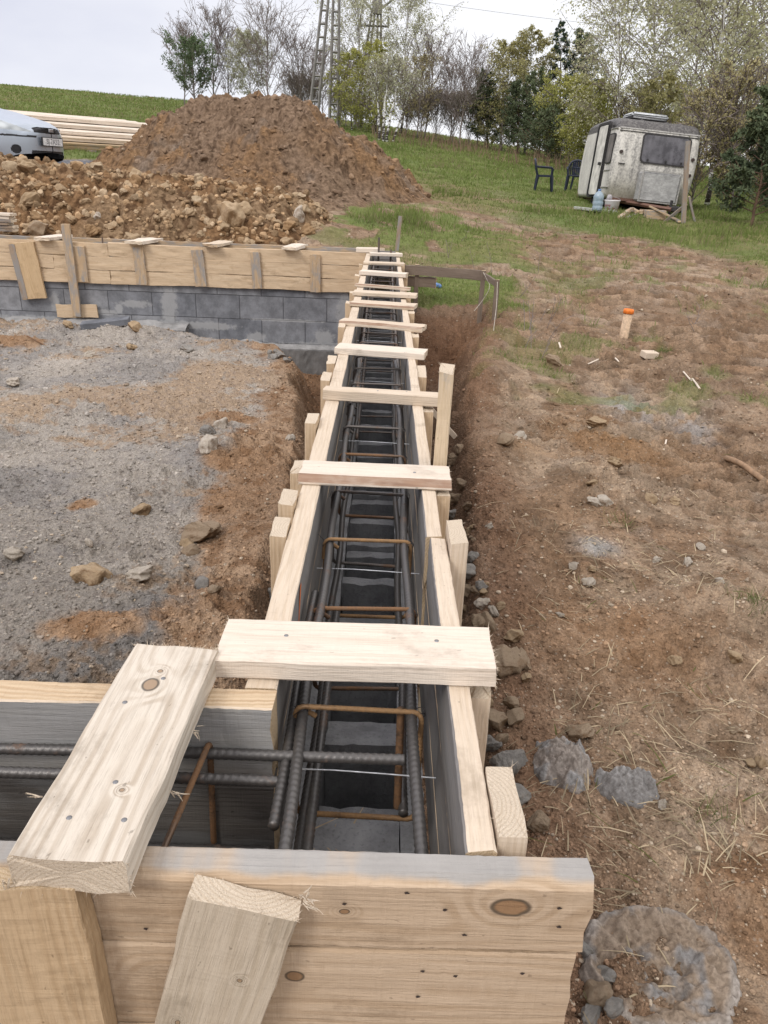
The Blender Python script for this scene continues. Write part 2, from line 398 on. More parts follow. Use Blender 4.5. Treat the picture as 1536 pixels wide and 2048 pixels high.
class MB:
    """collects quads and triangles of one mesh"""
    def __init__(s): s.V = []; s.F = []; s.M = []; s.C = []; s.n = 0
    def add(s, V, Fs, m=0, col=None):
        V = np.asarray(V, float).reshape(-1, 3)
        s.V.append(V); s.F += [tuple(int(k)+s.n for k in f) for f in Fs]; s.M += [m]*len(Fs); s.n += len(V)
        s.C.append(np.broadcast_to(np.asarray(col if col is not None else (1, 1, 1), float), (len(V), 3)))
    def tube(s, P, r, sides=8, m=0, col=None, cap=True):
        V, Q = tube_np(P, r, sides); k = s.n; s.add(V, Q, m, col)
        if cap:
            n = len(V); s.F += [tuple(k+i for i in range(sides))[::-1], tuple(k+n-sides+i for i in range(sides))]; s.M += [m, m]
    def box(s, c, d, rot=None, m=0, bev=0.0, col=None):
        c = np.array(c, float); d = np.array(d, float)/2
        if bev <= 0:
            V = np.array([(x, y, z) for x in (-1, 1) for y in (-1, 1) for z in (-1, 1)])*d
            Fs = [(0, 1, 3, 2), (4, 6, 7, 5), (0, 4, 5, 1), (2, 3, 7, 6), (0, 2, 6, 4), (1, 5, 7, 3)]
        else:
            V = []; 
            for x in (-1, 1):
                for y in (-1, 1):
                    for z in (-1, 1):
                        sg = np.array((x, y, z)); p = sg*d
                        for k in range(3):
                            q = p-sg*bev; q[k] = p[k]; V.append(q)
            V = np.array(V); I = lambda x, y, z, k: ((x*2+y)*2+z)*3+k
            Fs = []
            for k in range(3):
                o = [a for a in range(3) if a != k]
                for sgn in (0, 1):
                    q = []
                    for u, v in ((0, 0), (1, 0), (1, 1), (0, 1)):
                        t = [0, 0, 0]; t[k] = sgn; t[o[0]] = u; t[o[1]] = v; q.append(I(*t, k))
                    flip = (sgn == 1) != (k == 1)
                    Fs.append(tuple(q if flip else q[::-1]))
            for k in range(3):
                o = [a for a in range(3) if a != k]
                for u in (0, 1):
                    for v in (0, 1):
                        t0 = [0, 0, 0]; t1 = [0, 0, 0]; t0[o[0]] = t1[o[0]] = u; t0[o[1]] = t1[o[1]] = v; t1[k] = 1
                        q = (I(*t0, o[0]), I(*t1, o[0]), I(*t1, o[1]), I(*t0, o[1]))
                        Fs.append(q if ((u ^ v) == 0) == (k != 1) else q[::-1])
            for x in (0, 1):
                for y in (0, 1):
                    for z in (0, 1):
                        q = (I(x, y, z, 0), I(x, y, z, 1), I(x, y, z, 2)); Fs.append(q if (x+y+z) % 2 else q[::-1])
        if isinstance(rot, Euler): rot = rot.to_matrix()
        if rot is not None: V = np.array([(rot @ Vector(v))[:] for v in V])
        s.add(V+c, Fs, m, col)
    def build(s, name, mats, parent=None, smooth=False, col=False, loc=None):
        if not isinstance(mats, (list, tuple)): mats = [mats]
        return add_mesh(name, np.concatenate(s.V), s.F, mats, s.M, smooth, np.concatenate(s.C) if col else None, parent, loc)
def icosphere(sub):
    t = (1+5**.5)/2
    V = [(-1, t, 0), (1, t, 0), (-1, -t, 0), (1, -t, 0), (0, -1, t), (0, 1, t), (0, -1, -t), (0, 1, -t), (t, 0, -1), (t, 0, 1), (-t, 0, -1), (-t, 0, 1)]
    Fs = [(0, 11, 5), (0, 5, 1), (0, 1, 7), (0, 7, 10), (0, 10, 11), (1, 5, 9), (5, 11, 4), (11, 10, 2), (10, 7, 6), (7, 1, 8), (3, 9, 4), (3, 4, 2), (3, 2, 6), (3, 6, 8), (3, 8, 9), (4, 9, 5), (2, 4, 11), (6, 2, 10), (8, 6, 7), (9, 8, 1)]
    V = [np.array(v, float)/np.linalg.norm(v) for v in V]
    for _ in range(sub):
        cache = {}; F2 = []
        def midp(a, b):
            k = (min(a, b), max(a, b))
            if k not in cache:
                v = V[a]+V[b]; V.append(v/np.linalg.norm(v)); cache[k] = len(V)-1
            return cache[k]
        for a, b, c in Fs:
            x, y, z = midp(a, b), midp(b, c), midp(c, a); F2 += [(a, x, z), (b, y, x), (c, z, y), (x, y, z)]
        Fs = F2
    return np.array(V), np.array(Fs)
def rock_shape(seed, sub=3, flat=9, rough=.05):
    """angular limestone chunk of about unit radius"""
    rs = np.random.default_rng(seed); V, Fs = icosphere(sub)
    for _ in range(flat):
        nrm = rs.normal(size=3); nrm /= np.linalg.norm(nrm); d = rs.uniform(.55, .85)
        k = V@nrm; over = np.maximum(k-d, 0); V = V-over[:, None]*nrm*.92
    f = rs.normal(size=(3, 3))*2.2; ph = rs.uniform(0, 6, 3)
    V = V*(1+rough*np.sin(V@f+ph).sum(1))[:, None]
    f = rs.normal(size=(3, 4))*6; V = V*(1+rough*.45*np.sin(V@f).sum(1))[:, None]
    return V, Fs
# ------------------------------------------------------------------ ground colours and sheet
def grass_mask(x, y):
    n = fbm(x*.9, y*.9, 61, 4); n2 = fbm(x*3.2, y*3.2, 62, 3)
    by = np.interp(x, [-30, -5.5, -.3, .5, 1.1, 1.84, 3.58, 4.6, 6, 9, 30], [15.2, 15.2, 14.6, 14.4, 14.6, 13.6, 12.3, 10.2, 8.2, 6.5, 4])
    m = sst(-.9, .7, y-by+(n-.5)*2.6)
    m = np.maximum(m, 1.0*sst(.36, .58, n2+.30*bump(x, y, .3, 10.6, 1.1, 1.6)-.10)*bump(x, y, .35, 11.2, 1.3, 1.9)*1.6)
    m = np.maximum(m, sst(.25, .75, 1.2*bump(x, y, .75, 7.9, .62, 1.15)+(n2-.5)*.9))
    m = np.maximum(m, .5*sst(.5, .8, bump(x, y, 1.9, 8.6, .5, .8)+(n2-.5)))
    m = np.maximum(m, .8*sst(.40, .62, bump(x, y, 1.0, 10.2, .9, 1.6)*.75+(n2-.5)*.9+.08))
    m = np.maximum(m, .85*sst(.42, .60, bump(x, y, .9, 7.3, .55, .9)*.7+(n2-.5)*1.0+.06)*(x > .2))
    m = np.maximum(m, .5*sst(.58, .75, n2+.16*bump(x, y, 1.1, 6.0, .4, .8)+.08*bump(x, y, 2.0, 9.8, 1.5, 2.0)))*np.where(y > 4.8, 1, 0)
    path = bump(x, y, 2.6, 15.6, 2.6, .45, -.12)+.7*bump(x, y, 1.6, 17.2, .9, 1.6)
    m = m*(1-.75*np.clip(path, 0, 1)*sst(.35, .6, n2+.1))
    az = x/np.maximum(y, .5)
    pad = sst(-.60, -.52, az)*(1-sst(-.29, -.24, az))*sst(10.5, 11.2, y)*(1-sst(15.0, 15.8, y))
    m = m*(1-pad)
    m = np.where((x < .1) & (y < 8.6), 0, m)
    m = m*np.where((x > 0) & (y < 7.4), sst(-.02, .12, x-_TE(y)), 1)
    return np.clip(m, 0, 1), pad
def lerp(a, b, t): return a*(1-t[..., None])+np.asarray(b)*t[..., None]
def ground_color(x, y, z):
    n3 = fbm(x*13, y*13, 73, 4); n4 = fbm(x*40, y*40, 74, 3); jt = (n3-.5)*.30+(n4-.5)*.22
    n1 = fbm(x*.8, y*.8, 71, 4)+jt; n2 = fbm(x*3.1, y*3.1, 72, 4)+jt*.8
    soil = np.array([.215, .153, .104])
    c = np.broadcast_to(soil, x.shape+(3,)).copy()
    c = lerp(c, (.245, .186, .133), sst(.42, .60, n1))
    c = lerp(c, (.175, .115, .072), .75*sst(.50, .68, n2))
    c = lerp(c, (.135, .085, .052), .55*sst(.52, .68, n3))
    k1, k2, kid = worley(x*8+n3, y*8, 51); c = c*(.80+.42*kid)[..., None]; c = lerp(c, (.085, .055, .036), .55*sst(.0, .10, .10-(k2-k1))*sst(.45, .6, n2))  # borders between clods darkened: crevice shade put into the soil colour
    c = lerp(c, (.27, .22, .175), .40*sst(.6, .8, fbm(x*5, y*5, 75, 4)))
    lane, rut, field, fld, fur = ruts(x, y); rt_ = (x > 0)
    c = c*(1-np.where(rt_, .55*np.clip(-(lane*rut+field*fld), 0, 1)-.10*np.clip(lane*rut+field*fld, 0, 1)+.14*np.clip(-fur, 0, 1)*sst(.75, 1.0, x)*(1-sst(2.4, 3.2, y)), 0))[..., None]  # grooves darkened and ridges lightened: relief shading put into the soil colour
    te = _TE(y)
    right = (x > 0) & (y < 7.6)
    red = np.exp(-np.clip((x-te-.06)/.17, -9, 9)**2)*(y < 7.4)
    c = np.where(right[..., None], lerp(c, (.17, .105, .068), np.clip(.8*red*(.5+n2), 0, .9)), c)
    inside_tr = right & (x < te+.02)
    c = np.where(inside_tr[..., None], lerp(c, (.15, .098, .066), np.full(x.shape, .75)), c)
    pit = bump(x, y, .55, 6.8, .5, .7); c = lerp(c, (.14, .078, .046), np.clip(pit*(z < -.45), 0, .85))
    c = lerp(c, (.21, .12, .055), .6*bump(x, y, 1.35, 4.3, .35, .4)*sst(.4, .6, n2)+.5*bump(x, y, .80, 4.1, .15, .1))
    c = lerp(c, (.18, .10, .05), .6*bump(x, y, .95, 2.35, .35, .25)+.45*bump(x, y, 1.0, 1.35, .3, .25)*(n2 > .45))
    c = lerp(c, (.29, .285, .28), .85*bump(x, y, 1.62, 4.9, .17, .28)*sst(.35, .55, n3)+.7*bump(x, y, 1.95, 4.6, .12, .25)*sst(.4, .6, n3))
    c = lerp(c, (.33, .335, .33), .8*bump(x, y, .98, 3.05, .09, .07)+.6*bump(x, y, 4.2, 6.4, .5, .3)*sst(.5, .7, n3))
    # gravel fill inside the foundation
    inn = (x < .0) & (y > .80) & (y < 8.42)
    g = np.broadcast_to(np.array([.235, .226, .216]), x.shape+(3,)).copy()
    g = lerp(g, (.180, .178, .180), sst(.40, .62, fbm(x*1.6, y*1.6, 81, 4)+jt))
    g = lerp(g, (.30, .288, .275), .6*sst(.52, .72, fbm(x*2.2, y*2.2, 82, 4)+jt))
    g = lerp(g, (.225, .165, .11),   .7*sst(.53, .66, fbm(x*1.5+9, y*1.5, 83, 4)+jt*1.1))
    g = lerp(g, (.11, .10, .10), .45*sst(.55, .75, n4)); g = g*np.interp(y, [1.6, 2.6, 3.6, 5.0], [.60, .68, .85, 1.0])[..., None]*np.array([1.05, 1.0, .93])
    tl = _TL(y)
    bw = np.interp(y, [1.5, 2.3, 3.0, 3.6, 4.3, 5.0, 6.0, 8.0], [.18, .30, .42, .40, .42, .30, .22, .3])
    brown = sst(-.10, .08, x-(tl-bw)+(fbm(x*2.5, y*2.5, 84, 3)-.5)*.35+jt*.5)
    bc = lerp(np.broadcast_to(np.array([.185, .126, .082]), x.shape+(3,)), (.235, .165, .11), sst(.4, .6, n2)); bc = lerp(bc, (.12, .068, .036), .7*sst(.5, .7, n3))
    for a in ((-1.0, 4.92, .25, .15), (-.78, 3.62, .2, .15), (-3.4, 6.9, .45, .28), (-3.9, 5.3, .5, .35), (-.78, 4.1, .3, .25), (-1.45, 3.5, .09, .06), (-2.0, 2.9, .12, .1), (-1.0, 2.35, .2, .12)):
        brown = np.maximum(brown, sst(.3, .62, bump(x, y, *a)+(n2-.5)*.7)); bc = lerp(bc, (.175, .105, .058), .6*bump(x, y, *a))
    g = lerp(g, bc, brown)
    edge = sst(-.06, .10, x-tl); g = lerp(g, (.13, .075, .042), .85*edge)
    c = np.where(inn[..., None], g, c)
    m, pad = grass_mask(x, y)
    gc = lerp(np.broadcast_to(np.array([.12, .155, .045]), x.shape+(3,)), (.15, .145, .06), sst(.42, .66, fbm(x*.35, y*.35, 91, 4)))
    gc = lerp(gc, (.085, .13, .034), .7*sst(.5, .7, n1))
    c = lerp(c, gc, m*.9)
    c = lerp(c, lerp(np.broadcast_to(np.array([.13, .135, .15]), x.shape+(3,)), (.26, .26, .27), sst(.55, .75, n3)), pad)
    gn = np.where(inn, 1.38, np.where(m > .5, 1.12, 1.13)); return np.clip(c*(gn*(.84+.32*n4))[..., None], 0, 1)
def build_ground():
    r = np.concatenate([np.geomspace(.35, 2.2, 330)[:-1], np.geomspace(2.2, 12, 480)[:-1], np.geomspace(12, 60, 210)[:-1], np.geomspace(60, 420, 40)])
    a = np.concatenate([np.linspace(-PI, -.62, 60)[:-1], np.linspace(-.62, .62, 900), np.linspace(.62, PI, 60)[1:]])
    A, Rr = np.meshgrid(a, r)
    X = Rr*np.sin(A); Y = Rr*np.cos(A)
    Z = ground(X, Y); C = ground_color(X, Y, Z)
    n, m = X.shape
    V = np.stack([X, Y, Z], -1).reshape(-1, 3)
    i = np.arange(n-1)[:, None]*m; j = np.arange(m-1)[None]
    Q = np.stack([i+j, i+j+1, i+m+j+1, i+m+j], -1).reshape(-1, 4)[:, ::-1]
    k = len(V); V = np.vstack([V, [[0, 0, float(ground(np.array([0.]), np.array([0.]))[0])]]]); C = np.vstack([C.reshape(-1, 3), C.reshape(-1, 3)[:1]])
    g = G('ground_soil', .95, .12)
    p = g.obj; c = g.attr()
    f1 = g.noise(p, 60, 4, .65); v = g.voro(p, 75)
    f2 = g.noise(p, 11, 5, .65)
    c = g.mix(g.mr(f1, .30, .72), g.mix(.0, c, c), g.mix(1.0, c, (1.45, 1.42, 1.38), 'MULTIPLY'))
    c = g.mix(g.ma('MULTIPLY', g.mr(f2, .45, .75), .45), c, g.mix(1.0, c, (.50, .46, .43), 'MULTIPLY'))
    sp = g.sep(v[1])[0]
    c = g.mix(g.ma('MULTIPLY', g.ma('GREATER_THAN', sp, .93), g.ma('SUBTRACT', 1.0, g.mr(v[0], .2, .5))), c, g.mix(.55, c, (.36, .30, .24)))
    vv = g.voro(p, 150); c = g.mix(g.ma('MULTIPLY', g.mr(vv[0], .30, .62), .35), c, g.mix(1.0, c, (.55, .52, .5), 'MULTIPLY'))
    g.color(c)
    g.bump(g.ma('ADD', g.ma('MULTIPLY', g.ma('SUBTRACT', .6, v[0]), .45), g.ma('ADD', f1, g.ma('MULTIPLY', f2, 1.3))), .016, 1.0)
    o = add_mesh('ground', V, Q, [g.m], None, True, C)
    tag(o, kind='structure'); return o
build_ground()
# ------------------------------------------------------------------ camera, light, sky
cd = bpy.data.cameras.new('camera'); cam = bpy.data.objects.new('camera', cd); COL.objects.link(cam); SC.camera = cam
cd.sensor_fit = 'VERTICAL'; cd.sensor_height = 34.6; cd.lens = 34.6*F/2048.0; cd.clip_start = .02; cd.clip_end = 2000
M = Matrix.Identity(4)
for i in range(3):
    for j in range(3): M[i][j] = CAM[i][j]
M.translation = Vector(EYE); cam.matrix_world = M
SC.render.resolution_x = 768; SC.render.resolution_y = 1024
SC.view_settings.view_transform = 'Standard'; SC.view_settings.look = 'None'; SC.view_settings.exposure = 0; SC.view_settings.gamma = 1
SUN_EL, SUN_AZ = 42.0, -142.0     # degrees; azimuth from +Y towards +X
w = bpy.data.worlds.new('World'); SC.world = w; w.use_nodes = True
nt = w.node_tree; nt.nodes.clear()
def wn(ty, **k):
    n = nt.nodes.new(ty)
    for a, b in k.items(): setattr(n, a, b)
    return n
L = nt.links.new
out = wn('ShaderNodeOutputWorld'); bg = wn('ShaderNodeBackground'); L(bg.outputs[0], out.inputs[0]); bg.inputs[1].default_value = 1.0
sky = wn('ShaderNodeTexSky', sky_type='NISHITA'); sky.sun_disc = False; sky.sun_elevation = R(SUN_EL); sky.sun_rotation = R(SUN_AZ)
sc_ = wn('ShaderNodeMix', data_type='RGBA', blend_type='MULTIPLY'); sc_.inputs[0].default_value = 1; L(sky.outputs[0], sc_.inputs[6]); sc_.inputs[7].default_value = (.10, .10, .10, 1)
tc = wn('ShaderNodeTexCoord'); sx = wn('ShaderNodeSeparateXYZ'); L(tc.outputs['Generated'], sx.inputs[0])
def wmath(op, a, b=0.0, clamp=False):
    n = wn('ShaderNodeMath', operation=op, use_clamp=clamp)
    for i, v in enumerate((a, b)):
        if isinstance(v, bpy.types.NodeSocket): L(v, n.inputs[i])
        else: n.inputs[i].default_value = v
    return n.outputs[0]
mp = wn('ShaderNodeMapping'); mp.inputs['Scale'].default_value = (2.2, 2.2, 6.0); L(tc.outputs['Generated'], mp.inputs[0])
cn = wn('ShaderNodeTexNoise'); cn.inputs['Scale'].default_value = 1.6; cn.inputs['Detail'].default_value = 5; cn.inputs['Roughness'].default_value = .5; L(mp.outputs[0], cn.inputs['Vector'])
# overcast veil: brighter towards the right of the view, greyer overhead to the left
f = wmath('ADD', wmath('MULTIPLY', sx.outputs[0], .9), wmath('MULTIPLY', wmath('SUBTRACT', cn.outputs[0], .5), 1.1))
f = wmath('ADD', f, .66, True)
f = wmath('SUBTRACT', f, wmath('MULTIPLY', wmath('MAXIMUM', sx.outputs[2], 0.0), .55), True)
cl = wn('ShaderNodeMix', data_type='RGBA'); L(f, cl.inputs[0]); cl.inputs[6].default_value = (.75, .77, .91, 1); cl.inputs[7].default_value = (1.22, 1.22, 1.24, 1)
zen = wmath('ADD', 1.0, wmath('MULTIPLY', wmath('POWER', wmath('MAXIMUM', wmath('SUBTRACT', sx.outputs[2], .22), 0.0), 1.0), 1.35))
zc = wn('ShaderNodeMix', data_type='RGBA', blend_type='MULTIPLY'); zc.inputs[0].default_value = 1; L(cl.outputs[2], zc.inputs[6])
cz = wn('ShaderNodeCombineXYZ'); [L(wmath('MULTIPLY', zen, wmath('ADD', 1.0, wmath('MULTIPLY', wmath('MAXIMUM', sx.outputs[2], 0.0), k_))), cz.inputs[i]) for i, k_ in enumerate((.06, 0.0, -.11))]; L(cz.outputs[0], zc.inputs[7])
fin = wn('ShaderNodeMix', data_type='RGBA'); fin.inputs[0].default_value = .90; L(sc_.outputs[2], fin.inputs[6]); L(zc.outputs[2], fin.inputs[7]); L(fin.outputs[2], bg.inputs[0])
sl = bpy.data.lights.new('sun', 'SUN'); sl.energy = 1.8; sl.angle = R(20); sl.color = (1, .955, .89)
so = bpy.data.objects.new('sun', sl); COL.objects.link(so)
sd = Vector((math.sin(R(SUN_AZ))*math.cos(R(SUN_EL)), math.cos(R(SUN_AZ))*math.cos(R(SUN_EL)), math.sin(R(SUN_EL))))
so.rotation_euler = sd.to_track_quat('Z', 'Y').to_euler(); so.location = (8, 8, 20)
# ------------------------------------------------------------------ block walls and footing
def concrete(name, col, speck=.3, blocks=False, dark=0.0):
    if name in MATS: return MATS[name]
    g = G(name, .92, .2); p = g.obj
    a = g.noise(p, 9, 6, .65); b = g.noise(p, 130, 3, .6)
    c = g.mix(g.mr(a, .3, .7), tuple(v*.72 for v in col), tuple(v*1.22 for v in col))
    c = g.mix(g.ma('MULTIPLY', g.mr(b, .5, .75), speck), c, tuple(v*.45 for v in col))
    h = g.ma('ADD', b, a)
    if blocks:
        x, y, z = g.sep(p)
        wob = g.ma('MULTIPLY', g.ma('SUBTRACT', g.noise(p, 14, 3, .5), .5), .006)
        rz = g.ma('DIVIDE', g.ma('ADD', g.ma('SUBTRACT', -.474, z), wob), .243)
        row = g.ma('FLOOR', rz); fz = g.ma('FRACT', rz)
        par = g.ma('ABSOLUTE', g.ma('MODULO', row, 2.0))
        fx_ = g.ma('DIVIDE', g.ma('ADD', g.ma('ADD', x, 10.25+wob.default_value if False else 10.25), g.ma('MULTIPLY', par, -.23)), .46)
        cell = g.ma('FLOOR', fx_); fx = g.ma('FRACT', fx_)
        wn_ = g.n('ShaderNodeTexWhiteNoise', dict(noise_dimensions='2D'), Vector=g.comb(cell, row, 0.0)).outputs[0]
        c = g.mix(1.0, c, g.mix(wn_, (.82, .83, .85), (1.18, 1.17, 1.15)), 'MULTIPLY')
        ex = g.ma('MULTIPLY', g.ma('MINIMUM', fx, g.ma('SUBTRACT', 1.0, fx)), .46); ez = g.ma('MULTIPLY', g.ma('MINIMUM', fz, g.ma('SUBTRACT', 1.0, fz)), .243)
        e = g.ma('MINIMUM', ex, ez); jn = g.ma('SUBTRACT', 1.0, g.mr(e, .0015, .0055))
        c = g.mix(g.ma('MULTIPLY', jn, .8), c, (.06, .06, .065))
        # mortar smears left by the trowel
        sm = None
        for cx, cz, rx, rzz in ((-2.25, -.60, .10, .34), (-2.95, -.70, .22, .035), (-3.45, -.62, .06, .12), (-2.62, -.60, .20, .045), (-2.78, -.66, .05, .07), (-1.35, -.90, .12, .06), (-1.8, -.80, .28, .05), (-2.2, -.80, .6, .05), (-3.6, -.80, .9, .045), (-.62, -.88, .13, .10), (-.4, -.66, .10, .3), (-.55, -.96, .6, .035), (-4.6, -.65, .2, .08), (-1.0, -.715, .5, .018)):
            d = g.vm('LENGTH', g.vm('MULTIPLY', g.vm('SUBTRACT', g.comb(x, 0.0, z), (cx, 0, cz)), (1/rx, 0, 1/rzz)))
            d = g.ma('SUBTRACT', 1.0, g.mr(g.ma('ADD', d, g.ma('MULTIPLY', g.ma('SUBTRACT', g.noise(p, 22, 4, .65), .5), 1.5)), .55, 1.05))
            sm = d if sm is None else g.ma('MAXIMUM', sm, d)
        c = g.mix(g.ma('MULTIPLY', sm, .7), c, (.36, .36, .36))
        h = g.ma('ADD', h, g.ma('MULTIPLY', jn, -2.0))
    g.color(c); g.bump(h, .003, .8); MATS[name] = g.m; return g.m
CB = lambda: concrete('concrete_block', (.15, .157, .175))
CL = lambda: concrete('concrete_block_pale', (.31, .312, .318), .45)
CF = lambda: concrete('concrete_footing', (.17, .165, .16))
CMORT = lambda: concrete('mortar', (.31, .305, .30))
def rough_box(name, lo, hi, n, amp, m, parent=None, seed=0, top=None):
    """box whose faces are gridded and slightly uneven; top(x,y) optional extra top height"""
    lo = np.array(lo, float); hi = np.array(hi, float); mb = MB(); rs = np.random.default_rng(seed)
    for ax in range(3):
        u, v = [k for k in range(3) if k != ax]
        for s in (0, 1):
            a = np.linspace(lo[u], hi[u], n[u]+1); b = np.linspace(lo[v], hi[v], n[v]+1)
            A, B = np.meshgrid(a, b, indexing='ij'); P = np.zeros(A.shape+(3,)); P[..., u] = A; P[..., v] = B; P[..., ax] = (lo, hi)[s][ax]
            # same displacement for the same place so that the edges stay closed
            q = P.reshape(-1, 3)
            d = np.stack([fbm(q[:, 0]*31+q[:, 2]*17+k*9, q[:, 1]*31+q[:, 2]*23, seed+k, 3)-.5 for k in range(3)], -1)*2*amp
            q = q+d
            if top is not None: q[:, 2] += top(q)*((q[:, 2]-lo[2])/(hi[2]-lo[2]))
            n1, n2 = A.shape; i = np.arange(n1-1)[:, None]*n2; j = np.arange(n2-1)[None]
            Q = np.stack([i+j, i+n2+j, i+n2+j+1, i+j+1], -1).reshape(-1, 4)
            if (s == 0) != (ax == 1): Q = Q[:, ::-1]
            mb.add(q, Q)
    return mb.build(name, m, parent)
t = thing('block_wall', 'grey hollow concrete block wall with open dark cells under the long rebar cage', 'block wall', (0, .7, -1.3))
Mi = Matrix.Translation((0, -.7, 1.3))
def shift(o): o.data.transform(Mi); return o
for x0, x1, nm in ((-.139, -.094, 'shell'), (.066, .111, 'shell')):
    shift(rough_box(nm, (x0, .672, -1.3), (x1, 8.6, -.385), (1, 260, 8), .004, CL(), t, 3))
k = 0; yj = .455
while yj < 8.5:
    for dy in (-.024, .024, .23):
        y = yj+.92*0+dy
        if .70 < y < 8.5:
            zt = -.405-.03*((k*37) % 5)/5
            shift(rough_box('web', (-.093, y-.0215, -1.3), (.065, y+.0215, zt), (8, 2, 8), .005, CL(), t, 20+k)); k += 1
    yj += .46
shift(rough_box('end_slab', (-.093, .70, -1.3), (.065, 1.10, -.392), (10, 18, 6), .006, CL(), t, 77))
t = thing('block_wall', 'grey concrete block wall with mortar smears below the far boarded formwork', 'block wall', (-2.5, 8.3, -1.2))
Mi = Matrix.Translation((2.5, -8.3, 1.2))
o = rough_box('blockwork', (-5.6, 8.302, -1.4), (-.139, 8.545, -.385), (120, 2, 14), .0015, concrete('block_courses', (.20, .205, .22), .25, True), t, 5); o.location = (2.5, -8.3, 1.2)
t = thing('block_wall', 'short block wall with closed top between the two nearest formwork boards', 'block wall', (-.7, .8, -1.3))
Mi = Matrix.Translation((.7, -.8, 1.3))
shift(rough_box('blockwork', (-1.6, .672, -1.3), (-.140, .912, -.385), (60, 8, 6), .005, CB(), t, 9))
t = thing('concrete_footing', 'stepped grey concrete footing along the foot of the far block wall', 'footing', (-2.5, 8.1, -1.3))
Mi = Matrix.Translation((2.5, -8.1, 1.3))
shift(rough_box('upper_step', (-5.6, 8.06, -1.4), (-2.06, 8.300, -.825), (90, 4, 8), .010, CF(), t, 11))
shift(rough_box('lower_step', (-2.055, 8.10, -1.45), (-.20, 8.300, -.985), (50, 4, 8), .009, CF(), t, 12))
def fillet(x0, x1, zt, zb, y0, seed):
    n = 90; X = np.linspace(x0, x1, n); a = fbm(X*5, X*0+seed, seed, 4); b = fbm(X*9, X*0+seed+4, seed, 4)
    P = []
    for i in range(n):
        P += [(X[i], 8.297, zt+.09*(a[i]-.5)), (X[i], 8.297-(8.297-y0)*.45, zb+.035+.03*(b[i]-.5)), (X[i], y0+.07*(a[i]-.3), zb+.004), (X[i], y0+.05*(a[i]-.3), zb-.03)]
    Q = [(4*i+k, 4*i+4+k, 4*i+5+k, 4*i+1+k) for i in range(n-1) for k in range(3)]
    return shift(add_mesh('mortar_fillet', P, Q, [CMORT()], None, True, None, t))
fillet(-5.6, -2.05, -.775, -.825, 8.09, 3); fillet(-2.05, -.2, -.95, -.985, 8.16, 6)
# ------------------------------------------------------------------ formwork boards
def grey_inner(seed): return W_INNER()
def form(label, loc):
    return thing('formwork_panel', label, 'formwork', loc)
fl = form('long left side of the formwork running away beside the gravel fill', (-.165, .97, -.4))
for y0, y1, dz in ((.969, 4.28, 0.0), (4.283, 8.58, -.004)):
    plank('plank', (-.1655, y0, -.066+dz), (-.1655, y1, -.066+dz), .132, .047, (1, 0, 0), W_CREAM(), faces={'zp': W_INNER()}, parent=fl, n=int((y1-y0)/.03), wob=.0009)
    for i in (1, 2):
        plank('plank', (-.1655, y0, -.066-.134*i+dz), (-.1655, y1, -.066-.134*i+dz), .1335, .047, (1, 0, 0), W_YELLOW(), faces={'zp': W_INNER()}, parent=fl, n=int((y1-y0)/.05))
def outpost(parent, side, y0, y1, zt, zb=-.52, T=.036, m=None, seed=None):
    xin = -.1905 if side < 0 else .1575
    if side > 0 and y0 > 1.6: xin = .1495
    xc = xin+side*(T/2+.001); yc = (y0+y1)/2; W = y1-y0
    tilt = ((int(yc*977) % 7)-3)*.006
    return plank('post', (xc, yc-tilt, zb), (xc, yc+tilt, zt), W, T, (side, 0, 0), m or W_YELLOW(), end=E_PALE(), parent=parent, fuzz=30 if yc < 2 else 8, wob=.0012)
for y0, y1, zt in ((1.50, 1.60, .004), (1.645, 1.745, .012), (1.86, 1.98, .0), (2.27, 2.38, .02), (2.88, 3.0, .006), (3.2, 3.34, .0), (4.0, 4.1, .01), (4.75, 4.86, .012), (5.3, 5.4, .0), (6.2, 6.3, .01), (7.1, 7.2, .0)):
    outpost(fl, -1, y0, y1, zt)
fr = form('long right side of the formwork running away beside the bare earth bank', (.13, .67, -.4))
for x, y0, y1, dz in ((.1375, .669, 1.528, .0), (.1305, 1.531, 4.9, .002), (.1305, 4.903, 8.58, -.004)):
    plank('plank', (x, y0, -.066+dz), (x, y1, -.066+dz), .132, .036, (-1, 0, 0), W_CREAM(), faces={'zp': W_INNER(), 'c0': W_INNER(), 'c1': W_INNER()}, parent=fr, n=int((y1-y0)/.012) if y0 < 1 else int((y1-y0)/.03), wob=.0012)
    for i in (1, 2):
        plank('plank', (x, y0, -.066-.134*i+dz), (x, y1, -.066-.134*i+dz), .1335, .036, (-1, 0, 0), W_YELLOW(), faces={'zp': W_INNER()}, parent=fr, n=int((y1-y0)/.05))
for y0, y1, zt in ((.672, .800, .002), (1.0, 1.1, -.03), (1.435, 1.572, .022), (1.80, 1.93, -.01), (2.55, 2.66, -.012), (3.08, 3.24, -.008), (3.9, 4.0, -.01), (4.6, 4.72, -.005), (5.35, 5.46, .0), (6.3, 6.4, .0), (7.3, 7.4, .0)):
    outpost(fr, 1, y0, y1, zt, m=W_CREAM() if y0 < 1.5 else None)
# the back board of the near wall
fb = form('near back board of the formwork with grey inside, left of the open corner', (-.6, .94, -.4))
plank('plank', (-1.6, .943, -.074), (-.1425, .943, -.074), .148, .047, (0, -1, 0), wood('wood_splintered', (.60, .47, .32), (.40, .27, .16), .8, mott=.4, saw=1.0), faces={'zp': wood('wood_cement_pale', (.33, .32, .30), (.21, .205, .20), .45, grey=(.30, .295, .29), gamt=.6), 'c0': W_CREAM(), 'c1': W_INNER()}, parent=fb, n=150, wob=.0012, wane={1: .003})
plank('plank', (-1.6, .943, -.274), (-.1425, .943, -.274), .245, .047, (0, -1, 0), W_DARK(), parent=fb)  # lower plank in a much darker tone than the upper one
